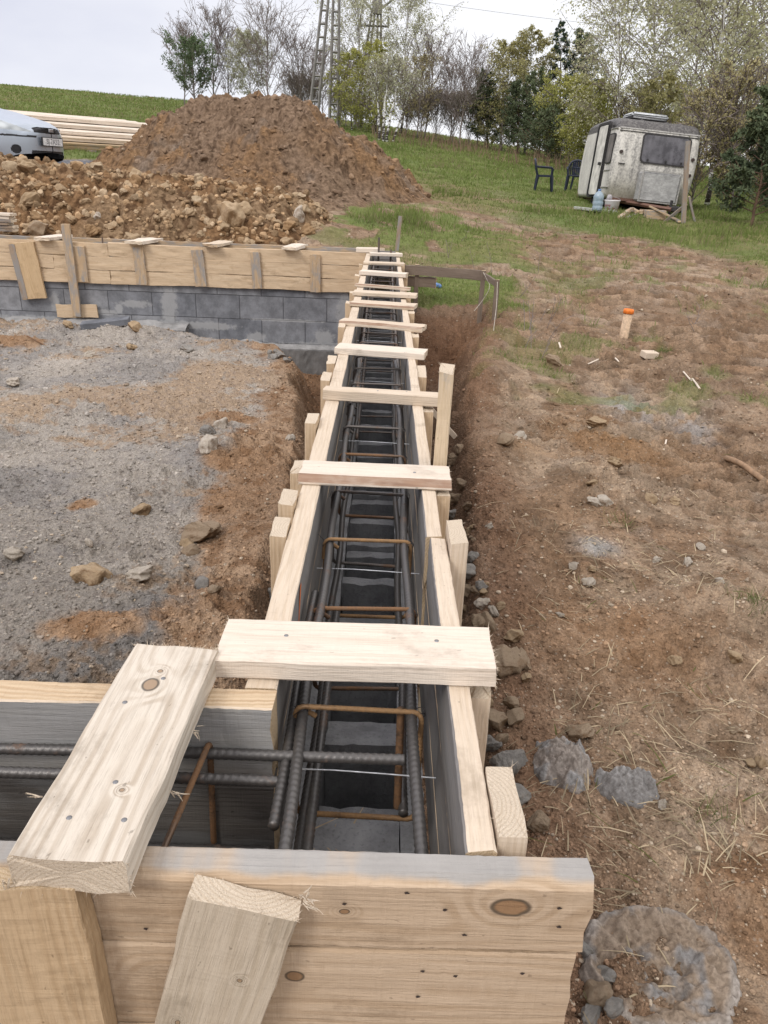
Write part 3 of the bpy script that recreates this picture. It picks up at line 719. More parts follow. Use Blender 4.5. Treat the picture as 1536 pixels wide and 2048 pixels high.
# the front board: two wide planks, cement along the top edge, knots
ff = form('nearest formwork front of two wide yellow planks with a big oval knot', (-.2, .65, -.4))
KN = []
def front_plank(zt, zb, x1, knots, tg, seed, nm):
    zc = (zt+zb)/2; W = zt-zb; L = x1+1.3; xm = (x1-1.3)/2
    kk = [(kx-xm, kz-zc, rx, rz) for kx, kz, rx, rz in knots]
    m = wood(nm, (.52, .40, .285), (.35, .24, .145), .65, knots=[(a, b, c, d) for a, b, c, d in kk], top_grey=tg, saw=.8, period=.008)
    return plank('plank', (-1.3, .647, zc), (x1, .647, zc), W, .040, (0, -1, 0), m, end=E_TAN(), parent=ff, seed=seed, n=220, wob=.0010, cham=.0028, wane={0: .011} if tg else None)
front_plank(0.0, -.112, .262, [(.170, -.040, .022, .013), (-.02, -.055, .006, .004)], (.046, .054, .036), 5, 'wood_front_upper')
front_plank(-.1175, -.262, .258, [(-.078, -.165, .011, .009), (-.33, -.17, .02, .014)], None, 6, 'wood_front_lower')
front_plank(-.264, -.41, .262, [(.05, -.33, .02, .012)], None, 7, 'wood_front_base')
def dots(parent, pts, M_, r=.0028):
    """rust stained nail holes; pts in the plane given by matrix columns"""
    for k, (a, b) in enumerate(pts):
        mb = MB(); n = 9
        V = [(math.cos(i*2*PI/n)*r*(1+.3*math.sin(i*3+k)), math.sin(i*2*PI/n)*r*.75*(1+.3*math.cos(i*2+k)), 0) for i in range(n)]+[(0, 0, -.0004)]
        mb.add(V, [(i, (i+1) % n, n) for i in range(n)])
        o = mb.build('nail_head', plain('rusty_nail', (.05, .035, .03), .6, .3), parent)
        M2 = M_ @ Matrix.Translation((a, b, 0)); place(o, M2, parent)
MF = frame((1, 0, 0), (0, -1, 0), (0, .6255, 0))
dots(ff, [(a, -b) for a, b in ((.095, .045), (.225, .037), (.120, .085), (.228, .067), (.075, .149), (.115, .156), (.195, .148), (.072, .195), (.05, .02), (-.02, .155), (-.33, .055), (-.25, .09), (-.02, .04))], MF)
plank('post', (-.380, .6110, .001), (-.362, .6110, -.62), .150, .030, (0, -1, 0), wood('wood_front_post', (.51, .375, .235), (.36, .235, .125), .5, knots=[(.13, .02, .014, .012)], saw=.7), parent=ff, n=60, fuzz=0, wob=.0012)
# far wall formwork
fw = form('far formwork of three yellow boards on top of the block wall', (-2.5, 8.29, -.4))
zs = [(.0, -.128), (-.131, -.262), (-.266, -.398)]
for i, (a, b) in enumerate(zs):
    for x0, x1 in (((-5.6, -2.83), (-2.825, -.192)) if i != 1 else ((-5.6, -3.4), (-3.395, -.192))):
        plank('plank', (x0, 8.281, (a+b)/2), (x1, 8.281, (a+b)/2), a-b, .034, (0, -1, 0), W_YELLOW(), parent=fw, n=int((x1-x0)/.04), wob=.0028)
for i, (a, b) in enumerate(zs):
    plank('plank', (-5.6, 8.566, (a+b)/2+.02), (-.192, 8.566, (a+b)/2+.02), a-b, .034, (0, 1, 0), W_OLD(), parent=fw, n=120, wob=.002)
def cleat(p0, p1, wpx, m=None, T=.026, y=8.263, par=fw, nm='cleat'):
    a = aty(*p0, y-T/2); b = aty(*p1, y-T/2)
    W = wpx*y/F/.93
    return plank(nm, a, b, W, T, (0, -1, 0), m or W_OLD(), parent=par, wob=.0015, n=20)
for p0, p1, wp in (((157, 492), (166, 564), 21), ((276, 494), (285, 569), 19), ((394, 500), (403, 573), 20), ((510, 504), (515, 577), 17), ((631, 509), (631, 584), 18)): cleat(p0, p1, wp)
# end board closing the far end of the form
fe = form('small end board closing the far end of the long formwork', (0, 8.6, -.2))
plank('plank', (-.14, 8.60, -.07), (.112, 8.60, -.07), .14, .034, (0, -1, 0), W_INNER(), parent=fe)
plank('plank', (-.14, 8.60, -.212), (.112, 8.60, -.212), .14, .034, (0, -1, 0), W_INNER(), parent=fe)
# ------------------------------------------------------------------ boards lying across the form
M_NAIL = plain('nail_steel', (.24, .24, .245), .5, .6)
def nail(parent, M_, x, y, z, r=.0036):
    mb = MB(); n = 12
    V = [(math.cos(i*2*PI/n)*r*(.35 if k == 2 else 1), math.sin(i*2*PI/n)*r*(.35 if k == 2 else 1), h) for k, h in ((0, -.004), (1, .0004), (2, .0009)) for i in range(n)]
    Fs = [(k*n+i, k*n+(i+1) % n, (k+1)*n+(i+1) % n, (k+1)*n+i) for k in (0, 1) for i in range(n)]+[tuple(2*n+i for i in range(n))]
    mb.add(V, Fs); o = mb.build('nail_head', M_NAIL, parent, True); o.matrix_local = Matrix.Translation((x, y, z)); return o
def cross(label, FLt, FRt, FLb, FRb, BL, m, nails=(), fuzz=0, wane=None, bow=0.0, wmin=.03, name='cross_board', **kw):
    a = atz(*FLb, .0008); b = atz(*FRb, .0008)
    T = (aty(*FLt, a[1])[2]+aty(*FRt, b[1])[2])/2
    W = max(wmin, float(np.linalg.norm(atz(*BL, T)[:2]-aty(*FLt, a[1])[:2])))
    d = (b-a); d[2] = 0; d /= np.linalg.norm(d); nrm = np.array([-d[1], d[0], 0])
    c = nrm*W/2+np.array([0, 0, T/2])
    o = plank(name, a+c, b+c, W, T, (0, 0, 1), m, end=E_PALE(), fuzz=fuzz, wane=wane, bow=bow, wob=kw.pop('wob', .0009), **kw)
    tag(o, label, 'board', 'short boards nailed across the long formwork')
    for x, y in nails: nail(o, None, x, y, T/2+.0003)
    return o
BK = {'c1': W_BARK()}
cross('wide pale board nearest the corner, first across the long formwork', (432, 1319), (992, 1338), (430, 1356), (990, 1375), (452, 1237), W_PALE(), nails=((-.115, .012), (.128, .012)), fuzz=260)
cross('board with a brown bark edge, second across the long formwork', (598, 952), (903, 966), (597, 969), (902, 982), (607, 920), W_PALE(), fuzz=120, wane={2: .0025, 1: .016}, faces=BK, nails=((.1, .0),))
cross('board running behind the tall upright plank, third across the long formwork', (645, 780), (897, 795), (645, 800), (897, 816), (647, 771), W_CREAM(), fuzz=30, nails=((-.03, .0), (.07, .01)))
cross('thick pale board just past the tall upright plank, fourth across the long formwork', (669, 697), (849, 707), (669, 708), (848, 721), (671, 685), W_PALE(), fuzz=30)
cross('crooked board with a brown bark stripe, fifth across the long formwork', (678, 641), (844, 655), (678, 650), (843, 665), (679, 634), W_CREAM(), wane={1: .012}, faces=BK, wob=.002)
cross('board with a thin brown bark stripe, sixth across the long formwork', (699, 606), (827, 613), (699, 612), (827, 621), (700, 598), W_CREAM(), wane={1: .01}, faces=BK)
cross('yellowish board, seventh across the long formwork', (705, 584), (832, 591), (705, 591), (832, 598), (705, 579), W_CREAM())
cross('split-ended board, eighth across the long formwork', (709, 569), (819, 574), (709, 573), (819, 582), (710, 566), W_CREAM(), wane={1: .008}, faces=BK)
cross('pale board with a knot, ninth across the long formwork', (718, 543), (811, 547), (718, 550), (811, 556), (718, 539), W_PALE())
cross('thin board, tenth across the long formwork', (727, 525), (808, 527), (727, 529), (808, 532), (727, 522), W_CREAM())
cross('farthest pale board, at the far end of the long formwork', (740, 506), (805, 508), (740, 512), (805, 514), (741, 504), W_PALE())
# wide board laid diagonally over the near corner
a = np.array([(-.364-.240)/2, 1.005, .0235]); b = np.array([(-.379-.247)/2, .600, .0235])
hero = wood('wood_diagonal_board', (.62, .555, .47), (.42, .345, .265), .8, knots=[(-.105, -.008, .014, .011), (-.138, -.004, .004, .004), (.10, .022, .003, .003)], saw=.25, mott=.25, zc=-.04, period=.009)
o = plank('corner_board', a, b, .128, .042, (0, 0, 1), hero, end=E_PALE(), fuzz=330, wob=.0012, seed=3)
tag(o, 'wide rough-sawn board with knot and nails laid diagonally over the near left corner', 'board')
# hammered nails (local x runs towards the viewer, y to the right is negative)
for x, y in ((-.120, .006), (-.062, -.030), (.088, .010), (.145, .040), (.146, -.022)): nail(o, None, x, y, .0213, .0034)
# short thick board leaning against the front
a = aty(492, 1796, .610); dirv = aty(404, 2078, .610)-a
o = plank('leaning_board', a, a+dirv*1.25, .122, .029, (0, -1, .02), wood('wood_leaning_board', (.51, .435, .34), (.385, .31, .22), .5, knots=[(.05, -.035, .004, .003), (-.045, .02, .003, .003)], saw=.5), end=E_PALE(), fuzz=110, wob=.0011, cham=.002)
tag(o, 'short greyish board with splintered top leaning against the nearest formwork front', 'board')
# pieces on top of the far wall
for k, (px, py, w_, txt) in enumerate(((105, 477, 38, 'chipped'), (287, 483, 44, 'second from the left of the'), (434, 490, 36, 'dark ended'), (588, 497, 35, 'rightmost of the'))):
    c = aty(px, py, 8.42); c[2] = .022
    lab = ('chipped pale offcut beside the tall propping stake on the far formwork', 'pale offcut on the far formwork, next one right of the tall propping stake', 'darker offcut in the middle of the far formwork top', 'small offcut on the far formwork nearest to the corner')[k]
    o = plank('wood_offcut', c-np.array([.0, .24, 0])-np.array([.02, 0, 0]), c+np.array([.0, .24, 0])+np.array([.05, 0, 0]), w_*8.2/F*.8, .030, (0, 0, 1), W_PALE() if k != 2 else W_CREAM(), end=E_PALE() if k != 2 else W_OLD(), wob=.003)
    tag(o, lab, 'offcut', 'offcuts lying across the far formwork')
c = aty(738, 500, 8.42); o = plank('corner_block', (c[0]-.13, 8.36, .022), (c[0]+.11, 8.36, .026), .16, .04, (0, 0, 1), W_PALE(), end=E_PALE())
tag(o, 'pale wooden block at the corner where the far formwork meets the long one', 'offcut')
# props and stakes
o = cleat((43, 485), (70, 597), 44, wood('wood_prop_wide', (.56, .41, .25), (.40, .26, .13), .5), .03, 8.262, None, 'prop_board')
tag(o, 'wide board with a grey edge leaning on the far formwork at the left', 'prop board')
g2 = cleat((24, 488), (51, 597), 11, W_WEATHER(), .034, 8.262, o, 'grey_edge')
o = cleat((131, 448), (155, 633), 15, W_OLD(), .03, 8.235, None, 'propping_stake')
tag(o, 'tall stained stake standing on a foot board against the far formwork', 'stake')
o = cleat((114, 622), (195, 622), 23, W_YELLOW(), .025, 8.28, None, 'foot_board')
tag(o, 'short horizontal board under the tall stained stake on the block wall', 'board')
p = np.array([.160, 2.02, 0])
o = plank('upright_plank', (.176, 2.03, -.95), (.1715, 1.985, .268), .085, .036, (1, -.10, 0), wood('wood_upright', (.66, .54, .39), (.50, .37, .22), .5, grey=(.36, .37, .38), gamt=.1), end=E_PALE(), fuzz=120, wob=.0015, faces={'zm': wood('wood_grey_side', (.44, .43, .42), (.33, .325, .32), .3)})
tag(o, 'tall upright plank sticking up beside the right side of the long formwork', 'plank')
o = plank('strut', (.20, 4.15, -.36), (.44, 4.35, -.66), .06, .03, (0, -.3, 1), W_CREAM(), wob=.0012); tag(o, 'slanting strut bracing the right formwork against the earth bank', 'strut')
o = plank('strut', (.2, 3.62, -.72), (.33, 3.75, -.70), .05, .025, (0, -.3, 1), W_WEATHER()); tag(o, 'grey offcut lying in the trench below the slanting strut', 'offcut')

# torn splinters on the nearest boards
def splinters(parent, pts, seed):
    rs = np.random.default_rng(seed); mb = MB()
    for p, d, l, n in pts:
        for k in range(n):
            b = np.array(p)+rs.normal(0, .003, 3); dd = np.array(d, float)+rs.normal(0, .38, 3); dd /= np.linalg.norm(dd); L_ = l*rs.uniform(.5, 1.2)
            s_ = np.linspace(0, 1, 5); c = rs.normal(0, .25, 3); P = b+s_[:, None]*dd*L_+(s_**2)[:, None]*c*L_
            mb.tube(P, np.array([.0009, .0009, .0008, .0006, .0002])*rs.uniform(.6, 1.5), 4)
    o = mb.build('splinter_tuft', E_PALE(), None)
    place(o, Matrix.Identity(4), parent); return o
by = {o_.get('label', ''): o_ for o_ in COL.objects}
lb = [o_ for k, o_ in by.items() if k.startswith('short greyish board')][0]; hb = [o_ for k, o_ in by.items() if k.startswith('wide rough-sawn')][0]
q = aty(612, 1795, .590); splinters(lb, [(q, (.6, -.2, .8), .016, 9), (q+np.array([0, 0, -.008]), (1, -.1, -.3), .014, 6)], 5)
q1 = aty(16, 1760, .598); q2 = aty(80, 1588, .70); q3 = aty(330, 1600, .72)
splinters(hb, [(q1, (.1, -.3, -1), .018, 6), ((q2[0], q2[1], .03), (-1, 0, .5), .012, 4), ((-.243, .74, .006), (.5, .2, -.6), .012, 8), ((-.243, .86, .004), (.5, .2, -.6), .010, 6)], 6)
# ------------------------------------------------------------------ reinforcement
def steel(name, col, rust, amt):
    if name in MATS: return MATS[name]
    g = G(name, .5, .5); p = g.obj
    n = g.noise(p, 14, 5, .7); n2 = g.noise(p, 160, 3, .7)
    f = g.mr(g.ma('ADD', g.ma('MULTIPLY', n, .75), g.ma('MULTIPLY', n2, .25)), .72-amt*.5, .86-amt*.4)
    c = g.mix(f, g.mix(n2, tuple(v*.7 for v in col), tuple(v*1.3 for v in col)), g.mix(n2, tuple(v*.7 for v in rust), tuple(v*1.35 for v in rust)))
    g.color(c); g.set(g.b, 'Metallic', g.mr(f, 0, 1, .45, .1)); g.set(g.b, 'Roughness', g.mr(f, 0, 1, .42, .85)); g.bump(n2, .0006)
    MATS[name] = g.m; return g.m
S_BAR = steel('rebar_steel', (.10, .094, .09), (.14, .08, .05), .38)
S_RUST = steel('rebar_rusty', (.12, .08, .055), (.18, .095, .045), .7)
S_YEL = steel('rebar_yellow_rust', (.19, .115, .06), (.25, .145, .065), .75)
S_OLD = steel('rebar_dull', (.12, .105, .095), (.15, .085, .05), .5)
def filleted(pts, rad, step=.006):
    """polyline with rounded corners, resampled"""
    pts = [np.array(p, float) for p in pts]; out = [pts[0]]
    for i in range(1, len(pts)-1):
        a, b, c = pts[i-1], pts[i], pts[i+1]
        u = (a-b)/np.linalg.norm(a-b); v = (c-b)/np.linalg.norm(c-b); r = min(rad, .45*np.linalg.norm(a-b), .45*np.linalg.norm(c-b))
        for t in np.linspace(0, 1, 7):
            out.append((1-t)**2*(b+u*r)+2*t*(1-t)*b+t*t*(b+v*r))
    out.append(pts[-1]); out = np.array(out)
    s = np.concatenate([[0], np.cumsum(np.linalg.norm(np.diff(out, axis=0), axis=1))]); keep = np.concatenate([[True], np.diff(s) > 1e-6]); out = out[keep]; s = s[keep]
    n = max(2, int(s[-1]/step)+1); q = np.linspace(0, s[-1], n)
    return np.stack([np.interp(q, s, out[:, k]) for k in range(3)], -1)
def bar(name, pts, r, m, parent, rib=None, rad=.02, step=None, wig=0.0, sides=10, seed=0):
    P = filleted(pts, rad, step or (rib[0]/4 if rib else .02))
    if wig:
        s = np.linspace(0, len(P)/40, len(P)); P = P+np.stack([np.sin(s*1.1+seed), np.cos(s*.7+seed*2)*.2, np.sin(s*.9+seed*3)], -1)*wig
    V, Q = tube_np(P, r, sides, rib=rib); n = len(V)
    Fs = [tuple(q) for q in Q]+[tuple(range(sides))[::-1], tuple(range(n-sides, n))]
    V = V-np.array(parent.location)
    return add_mesh(name, V, Fs, [m], None, True, None, parent)
cg = thing('rebar_cage', 'long rebar cage with rusty stirrups lying inside the straight formwork', 'rebar cage', (-.02, .7, -.17))
RIB = (.0115, .0010); RIBS = (.0068, .0005)
for x, z, y0, sd in ((-.104, -.072, .705, 1), (.0715, -.072, .700, 2), (-.100, -.254, .74, 3), (.066, -.254, .98, 4)):
    mid_y = 3.6
    bar('bar', [(x, y0, z), (x, mid_y, z)], .0083 if z > -.1 else .0078, S_BAR, cg, RIB, wig=.003, seed=sd, sides=12)
    bar('bar', [(x+.012, mid_y-.6, z-.004), (x, 6, z), (x, 8.5, z)], .0083, S_OLD, cg, None, wig=.003, seed=sd+9, sides=8, step=.05)
bar('bar', [(-.124, .78, -.088), (-.121, 1.40, -.080)], .0075, S_BAR, cg, RIB, wig=.002, seed=7)
bar('bar', [(.052, 1.02, -.07), (.054, 1.0, -.262)], .0060, S_RUST, cg, RIBS)
ys = [1.005, 1.325, 1.625, 1.935, 2.245, 2.52, 2.80, 3.09, 3.36, 3.66, 3.95, 4.2, 4.5, 4.62, 4.9, 5.2, 5.32, 5.6, 5.9, 6.2, 6.5, 6.8, 7.1, 7.4, 7.7, 8.0, 8.3]
for k, y in enumerate(ys):
    rs = np.random.default_rng(k+5); t1, t2, dr = rs.normal(0, .008), rs.normal(0, .012), rs.normal(0, .004)
    xl, xr, zt, zb = -.1165, .0845, -.0595+dr, -.268+dr
    pts = [(xl+.03, y+.012, zt-.028), (xl, y+.006, zt-.002), (xl, y+t2, zb), (xr, y+t2+t1, zb), (xr, y+t1, zt), (xl, y, zt), (xl-.003, y-.003, zt-.05)]
    m = S_YEL if k in (0, 2) else (S_RUST if k in (1, 4) else S_OLD)
    bar('stirrup', pts, .0043, m, cg, RIBS if k < 6 else None, rad=.017, step=None if k < 6 else .01, sides=8 if k < 6 else 6)
    if k < 10:   # tie wire knots
        for xx in (xl+.006, xr-.006):
            q = [np.array([xx, y, zt-.006])+np.array([math.cos(a)*.0125, math.sin(a)*.009, math.sin(a*1.5)*.010-.004]) for a in np.linspace(0, 9, 22)]
            q += [q[-1]+np.array([rs.normal(0, .012), rs.normal(0, .006), rs.uniform(-.03, .02)])]
            bar('tie_wire', q, .0007, plain('tie_wire_dark', (.05, .045, .045), .5, .6), cg, step=.004, sides=4)
# cage of the near wall that turns the corner
c2 = thing('rebar_cage', 'rebar of the near wall reaching from the left edge into the corner', 'rebar cage', (-.5, .8, -.17))
bar('bar', [(-1.3, .903, -.080), (.056, .912, -.080)], .0080, S_BAR, c2, RIB, sides=12, wig=.001)
bar('bar', [(-1.3, .868, -.084), (-.112, .872, -.094)], .0078, S_BAR, c2, RIB, sides=12, wig=.001)
bar('bar', [(-.082, 1.55, -.205), (-.084, .735, -.198), (-1.3, .722, -.198)], .0076, S_BAR, c2, RIB, rad=.05, sides=12)
bar('bar', [(-1.3, .90, -.262), (-.15, .90, -.262)], .0076, S_BAR, c2, RIB, sides=10)
bar('bar', [(-1.3, .720, -.075), (-.60, .722, -.078)], .0076, S_BAR, c2, RIB, sides=10)
for x, tilt in ((-.240, .05), (-.62, .0)):
    bar('stirrup', [(x, .915, -.262), (x+.004, .918, -.062), (x-tilt*.4, .715, -.085), (x-tilt, .708, -.275), (x, .915, -.275)], .0044, S_RUST, c2, RIBS, rad=.016, sides=8)
wm = plain('galvanised_wire', (.62, .64, .66), .35, .5)
for k, (y, z) in enumerate(((.965, -.158), (1.66, -.16), (2.62, -.15), (3.5, -.15), (4.3, -.12))):
    q = bpy.data.objects
    P = np.array([(-.139, y+.006, z), (-.05, y+.003, z+.002), (.02, y, z+.001), (.111, y-.004, z-.001)])
    V, Q = tube_np(P, .0013, 6); o = add_mesh('spacer_wire', V, Q, [wm], None, True)
    tag(o, ('bright spacer wire across the nearest open cells of the corner', 'bright spacer wire below the second yellow rusted stirrup', 'bright spacer wire before the third cross board', 'thin spacer wire past the third cross board', 'thin spacer wire under the fifth cross board')[k], 'wire', 'spacer wires across the formwork')
# orange paint mark and loose bits inside the form
P = np.array([(-.1415, 1.27, -.045), (-.1413, 1.30, -.020), (-.1413, 1.34, -.012), (-.1415, 1.36, -.03)])
mo = plain('orange_paint', (.62, .15, .035), .7)
o = add_mesh('paint_mark', [(-.1408, 1.268, -.072), (-.1408, 1.283, -.074), (-.1408, 1.315, -.03), (-.1408, 1.325, -.012), (-.1408, 1.308, -.010), (-.1408, 1.288, -.035)], [(0, 1, 2, 3, 4, 5)], [mo], None, False, None, None)
tag(o, 'orange paint mark on the inner side of the left formwork board', 'paint mark')
rs = np.random.default_rng(4); mb = MB()
for _ in range(70):
    x, y = (rs.uniform(-.9, -.16), rs.uniform(.70, .90)) if rs.random() < .6 else (rs.uniform(-.13, .1), rs.uniform(.72, 1.1))
    l = rs.gamma(2, .008); a = rs.uniform(0, PI); w_ = rs.uniform(.0006, .002); d = np.array([math.cos(a)*l, math.sin(a)*l, rs.normal(0, .003)]); c = np.array([x, y, -.378+rs.uniform(0, .006)])
    n_ = np.array([-math.sin(a), math.cos(a), 0])*w_
    mb.add([c-d-n_, c+d-n_*.4, c+d+n_*.4, c-d+n_], [(0, 1, 2, 3)])
tag(mb.build('wood_shavings', plain('shaving', (.52, .40, .26), .9)), kind='stuff', label='pale shavings and splinters lying inside the formwork', cat='shavings')
o = plank('splinter', (-.262, .76, -.366), (-.205, .742, -.366), .010, .006, (0, 0, 1), W_CREAM()); tag(o, 'split sliver of wood on the dark floor of the near formwork', 'splinter')
# ------------------------------------------------------------------ stones
def stone_mat(name, a, b, c, dirt=(.20, .115, .055), damt=.3):
    if name in MATS: return MATS[name]
    g = G(name, .92, .15); p = g.vm('ADD', g.obj, g.comb(g.ma('MULTIPLY', g.rand(), 31.0), 0.0, 0.0))
    n = g.noise(p, 1.6, 5, .65); n2 = g.noise(p, 7, 5, .7)
    col = g.mix(g.mr(n, .35, .65), a, b); col = g.mix(g.ma('MULTIPLY', g.mr(n2, .5, .75), .7), col, c)
    up = g.sep(g.n('ShaderNodeNewGeometry').outputs['Normal'])[2]
    d = g.ma('SUBTRACT', g.ma('ADD', g.mr(n, .4, .7, 0, .8), damt), g.ma('MULTIPLY', up, .5), clamp=True)
    col = g.mix(d, col, dirt); col = g.mix(g.ma('MULTIPLY', g.rand(), .35), col, tuple(v*.6 for v in a))
    g.color(col); g.bump(g.ma('ADD', n2, g.noise(p, 24, 4, .7)), .010, .8); MATS[name] = g.m; return g.m
ST_TAN = stone_mat('limestone_tan', (.43, .31, .19), (.52, .41, .28), (.25, .15, .075))
ST_PALE = stone_mat('limestone_pale', (.52, .46, .38), (.58, .52, .45), (.36, .27, .18), damt=.05)
ST_BROWN = stone_mat('stone_brown', (.33, .25, .17), (.42, .33, .24), (.20, .125, .07), damt=.2)
ST_GREY = stone_mat('stone_grey', (.27, .255, .235), (.36, .34, .31), (.18, .165, .15), (.22, .16, .11), .0)
ROCKS = [rock_shape(200+i, 3, 8+i % 4, .065+.012*(i % 3)) for i in range(10)]
_rm = {}
def rock_mesh(i, m):
    k = (i, m.name)
    if k not in _rm:
        V, Fs = ROCKS[i]; o = add_mesh('stone', V, Fs, [m], None, False); _rm[k] = o.data; bpy.data.objects.remove(o)
    return _rm[k]
def stone(p, size, m, i, label, group=None, name='stone', sink=.25, rot=None, sc=(1, .85, .7)):
    rs = np.random.default_rng(int(abs(p[0]*7919+p[1]*104729))+i)
    o = bpy.data.objects.new(name, rock_mesh(i % 10, m)); COL.objects.link(o)
    s = np.array(sc)*size/2*rs.uniform(.9, 1.1, 3); o.scale = s
    o.rotation_euler = rot or (rs.normal(0, .35), rs.normal(0, .35), rs.uniform(0, 6.28))
    o.location = (p[0], p[1], p[2]+s[2]*(1-2*sink)*.8)
    return tag(o, label, 'stone', group)
def gz(x, y): return float(ground(np.array([x]), np.array([y]))[0])
def at_px(px, py):
    p = hit(px, py); p[2] = gz(p[0], p[1]); return p
def pxs(p, w): return w*math.hypot(p[1], H-p[2])/F*1.02
# stones in the gravel fill that one can tell apart
for px, py, w_, m, i, lab in (
    (180, 1140, 88, ST_TAN, 0, 'largest tan stone lying on the gravel fill'),
    (283, 1018, 50, ST_TAN, 1, 'round ochre stone sitting on the grey gravel'),
    (402, 1062, 72, ST_BROWN, 2, 'flat brown stone half sunk in the brown soil'),
    (380, 1100, 34, ST_BROWN, 3, 'small pointed stone in front of the flat brown stone'),
    (280, 1150, 56, ST_PALE, 4, 'pale wedge shaped stone right of the largest tan stone'),
    (28, 1108, 46, ST_PALE, 5, 'white flat stone on the gravel near the left edge'),
    (180, 1088, 24, ST_PALE, 6, 'small pale stone behind the largest tan stone'),
    (417, 892, 54, ST_PALE, 7, 'creamy white stone on the brown soil patch'),
    (443, 851, 38, ST_PALE, 8, 'smaller white stone behind the creamy white stone'),
    (414, 862, 34, ST_GREY, 9, 'grey stone beside the brown heap of soil'),
    (376, 1088, 30, ST_TAN, 5, 'little tan stone touching the flat brown stone'),
    (402, 1168, 34, ST_GREY, 3, 'dark grey stone at the edge of the grey gravel'),
    (430, 1188, 32, ST_BROWN, 6, 'brown lump of soil and stone right of the dark grey stone'),
    (545, 1190, 44, ST_GREY, 8, 'grey stone leaning on the left posts of the long formwork'),
    (28, 765, 34, ST_PALE, 4, 'whitish stone on the brown soil at the left edge'),
    (178, 708, 24, ST_PALE, 2, 'light stone on the gravel below the stake foot board'),
    (262, 697, 22, ST_TAN, 1, 'tan stone on the gravel right of the stake foot board'),
    (375, 700, 24, ST_GREY, 5, 'dark grey stone chip on the gravel before the footing step'),
    (580, 880, 24, ST_PALE, 9, 'single white stone near the left trench edge'),
    (270, 655, 30, ST_TAN, 3, 'tan stone at the foot of the far block wall'),
    (140, 652, 26, ST_TAN, 7, 'tan stone below the foot board of the tall stake')):
    p = at_px(px, py+w_*.18); stone(p, pxs(p, w_), m, i, lab, 'stones on the gravel fill')
for k, (px, py, w_) in enumerate(((545, 715, 22), (562, 712, 20), (575, 722, 20), (556, 705, 18), (585, 715, 16), (540, 706, 14), (570, 703, 16))):
    p = at_px(px, py+3); stone(p, pxs(p, w_), ST_GREY, k+2, 'grey broken stone in the little heap at the far corner of the fill', 'grey stones heaped at the far corner of the fill')
for px, py, w_, m, i, lab in (
    (1470, 1302, 40, ST_TAN, 1, 'round yellowish stone at the far right of the bank'),
    (1347, 1328, 28, ST_TAN, 2, 'small yellowish stone beside an upright straw'),
    (1148, 1130, 24, ST_PALE, 3, 'whitish stone, left one of the cluster on the right bank'),
    (1182, 1146, 26, ST_TAN, 4, 'brownish stone, right one of the cluster on the right bank'),
    (1174, 1166, 28, ST_PALE, 5, 'flat white stone in front of the cluster on the right bank'),
    (1400, 1092, 24, ST_PALE, 6, 'pointed white stone on the right bank'),
    (1375, 1124, 26, ST_PALE, 7, 'long white stone left of the straw tuft'),
    (1436, 1168, 22, ST_PALE, 8, 'white stone in the dry straw at the right'),
    (1312, 1120, 18, ST_PALE, 9, 'small upright white stone on the right bank'),
    (1118, 1228, 20, ST_PALE, 0, 'white stone on bare soil right of the nearest cross board'),
    (1192, 850, 38, ST_TAN, 2, 'tan clod with stones beyond the hollow in the bank'),
    (1228, 925, 40, ST_TAN, 4, 'tan stone at the edge of the hollow in the bank'),
    (1008, 876, 48, ST_BROWN, 6, 'crumbly ochre lump of earth at the bank edge'),
    (1040, 872, 32, ST_PALE, 8, 'pale stone leaning on the crumbly ochre lump'),
    (1210, 1002, 34, ST_PALE, 3, 'flat pale stone among the scattered stones of the bank'),
    (1190, 1004, 30, ST_PALE, 7, 'white stone left of the flat pale stone'),
    (1300, 1000, 28, ST_TAN, 5, 'tan stone right of the flat pale stone'),
    (1350, 1002, 28, ST_TAN, 9, 'rightmost tan stone of the scattered row on the bank'),
    (1185, 968, 26, ST_TAN, 1, 'tan stone above the scattered row on the bank'),
    (978, 1057, 22, ST_PALE, 0, 'pale chip lying on the bank beside the upright post'),
    (1106, 722, 30, ST_BROWN, 2, 'brown clod below the grass patch'),
    (1155, 1458, 56, ST_BROWN, 5, 'brownish flat stone behind the two grey cement lumps'),
    (1500, 1524, 26, ST_TAN, 6, 'small tan stone at the right edge, left of a pair'),
    (1520, 1526, 28, ST_TAN, 8, 'small tan stone at the right edge, right of a pair'),
    (1470, 1462, 30, ST_BROWN, 3, 'flat brown stone near the right edge'),
    (1322, 1614, 26, ST_PALE, 4, 'pale stone at the right tip of the grey cement lumps'),
    (1075, 1645, 52, ST_BROWN, 9, 'brown lump of earth right of the nearest post')):
    p = at_px(px, py+w_*.2); stone(p, pxs(p, w_), m, i, lab, 'stones on the right bank')
rs = np.random.default_rng(31)
k = 0
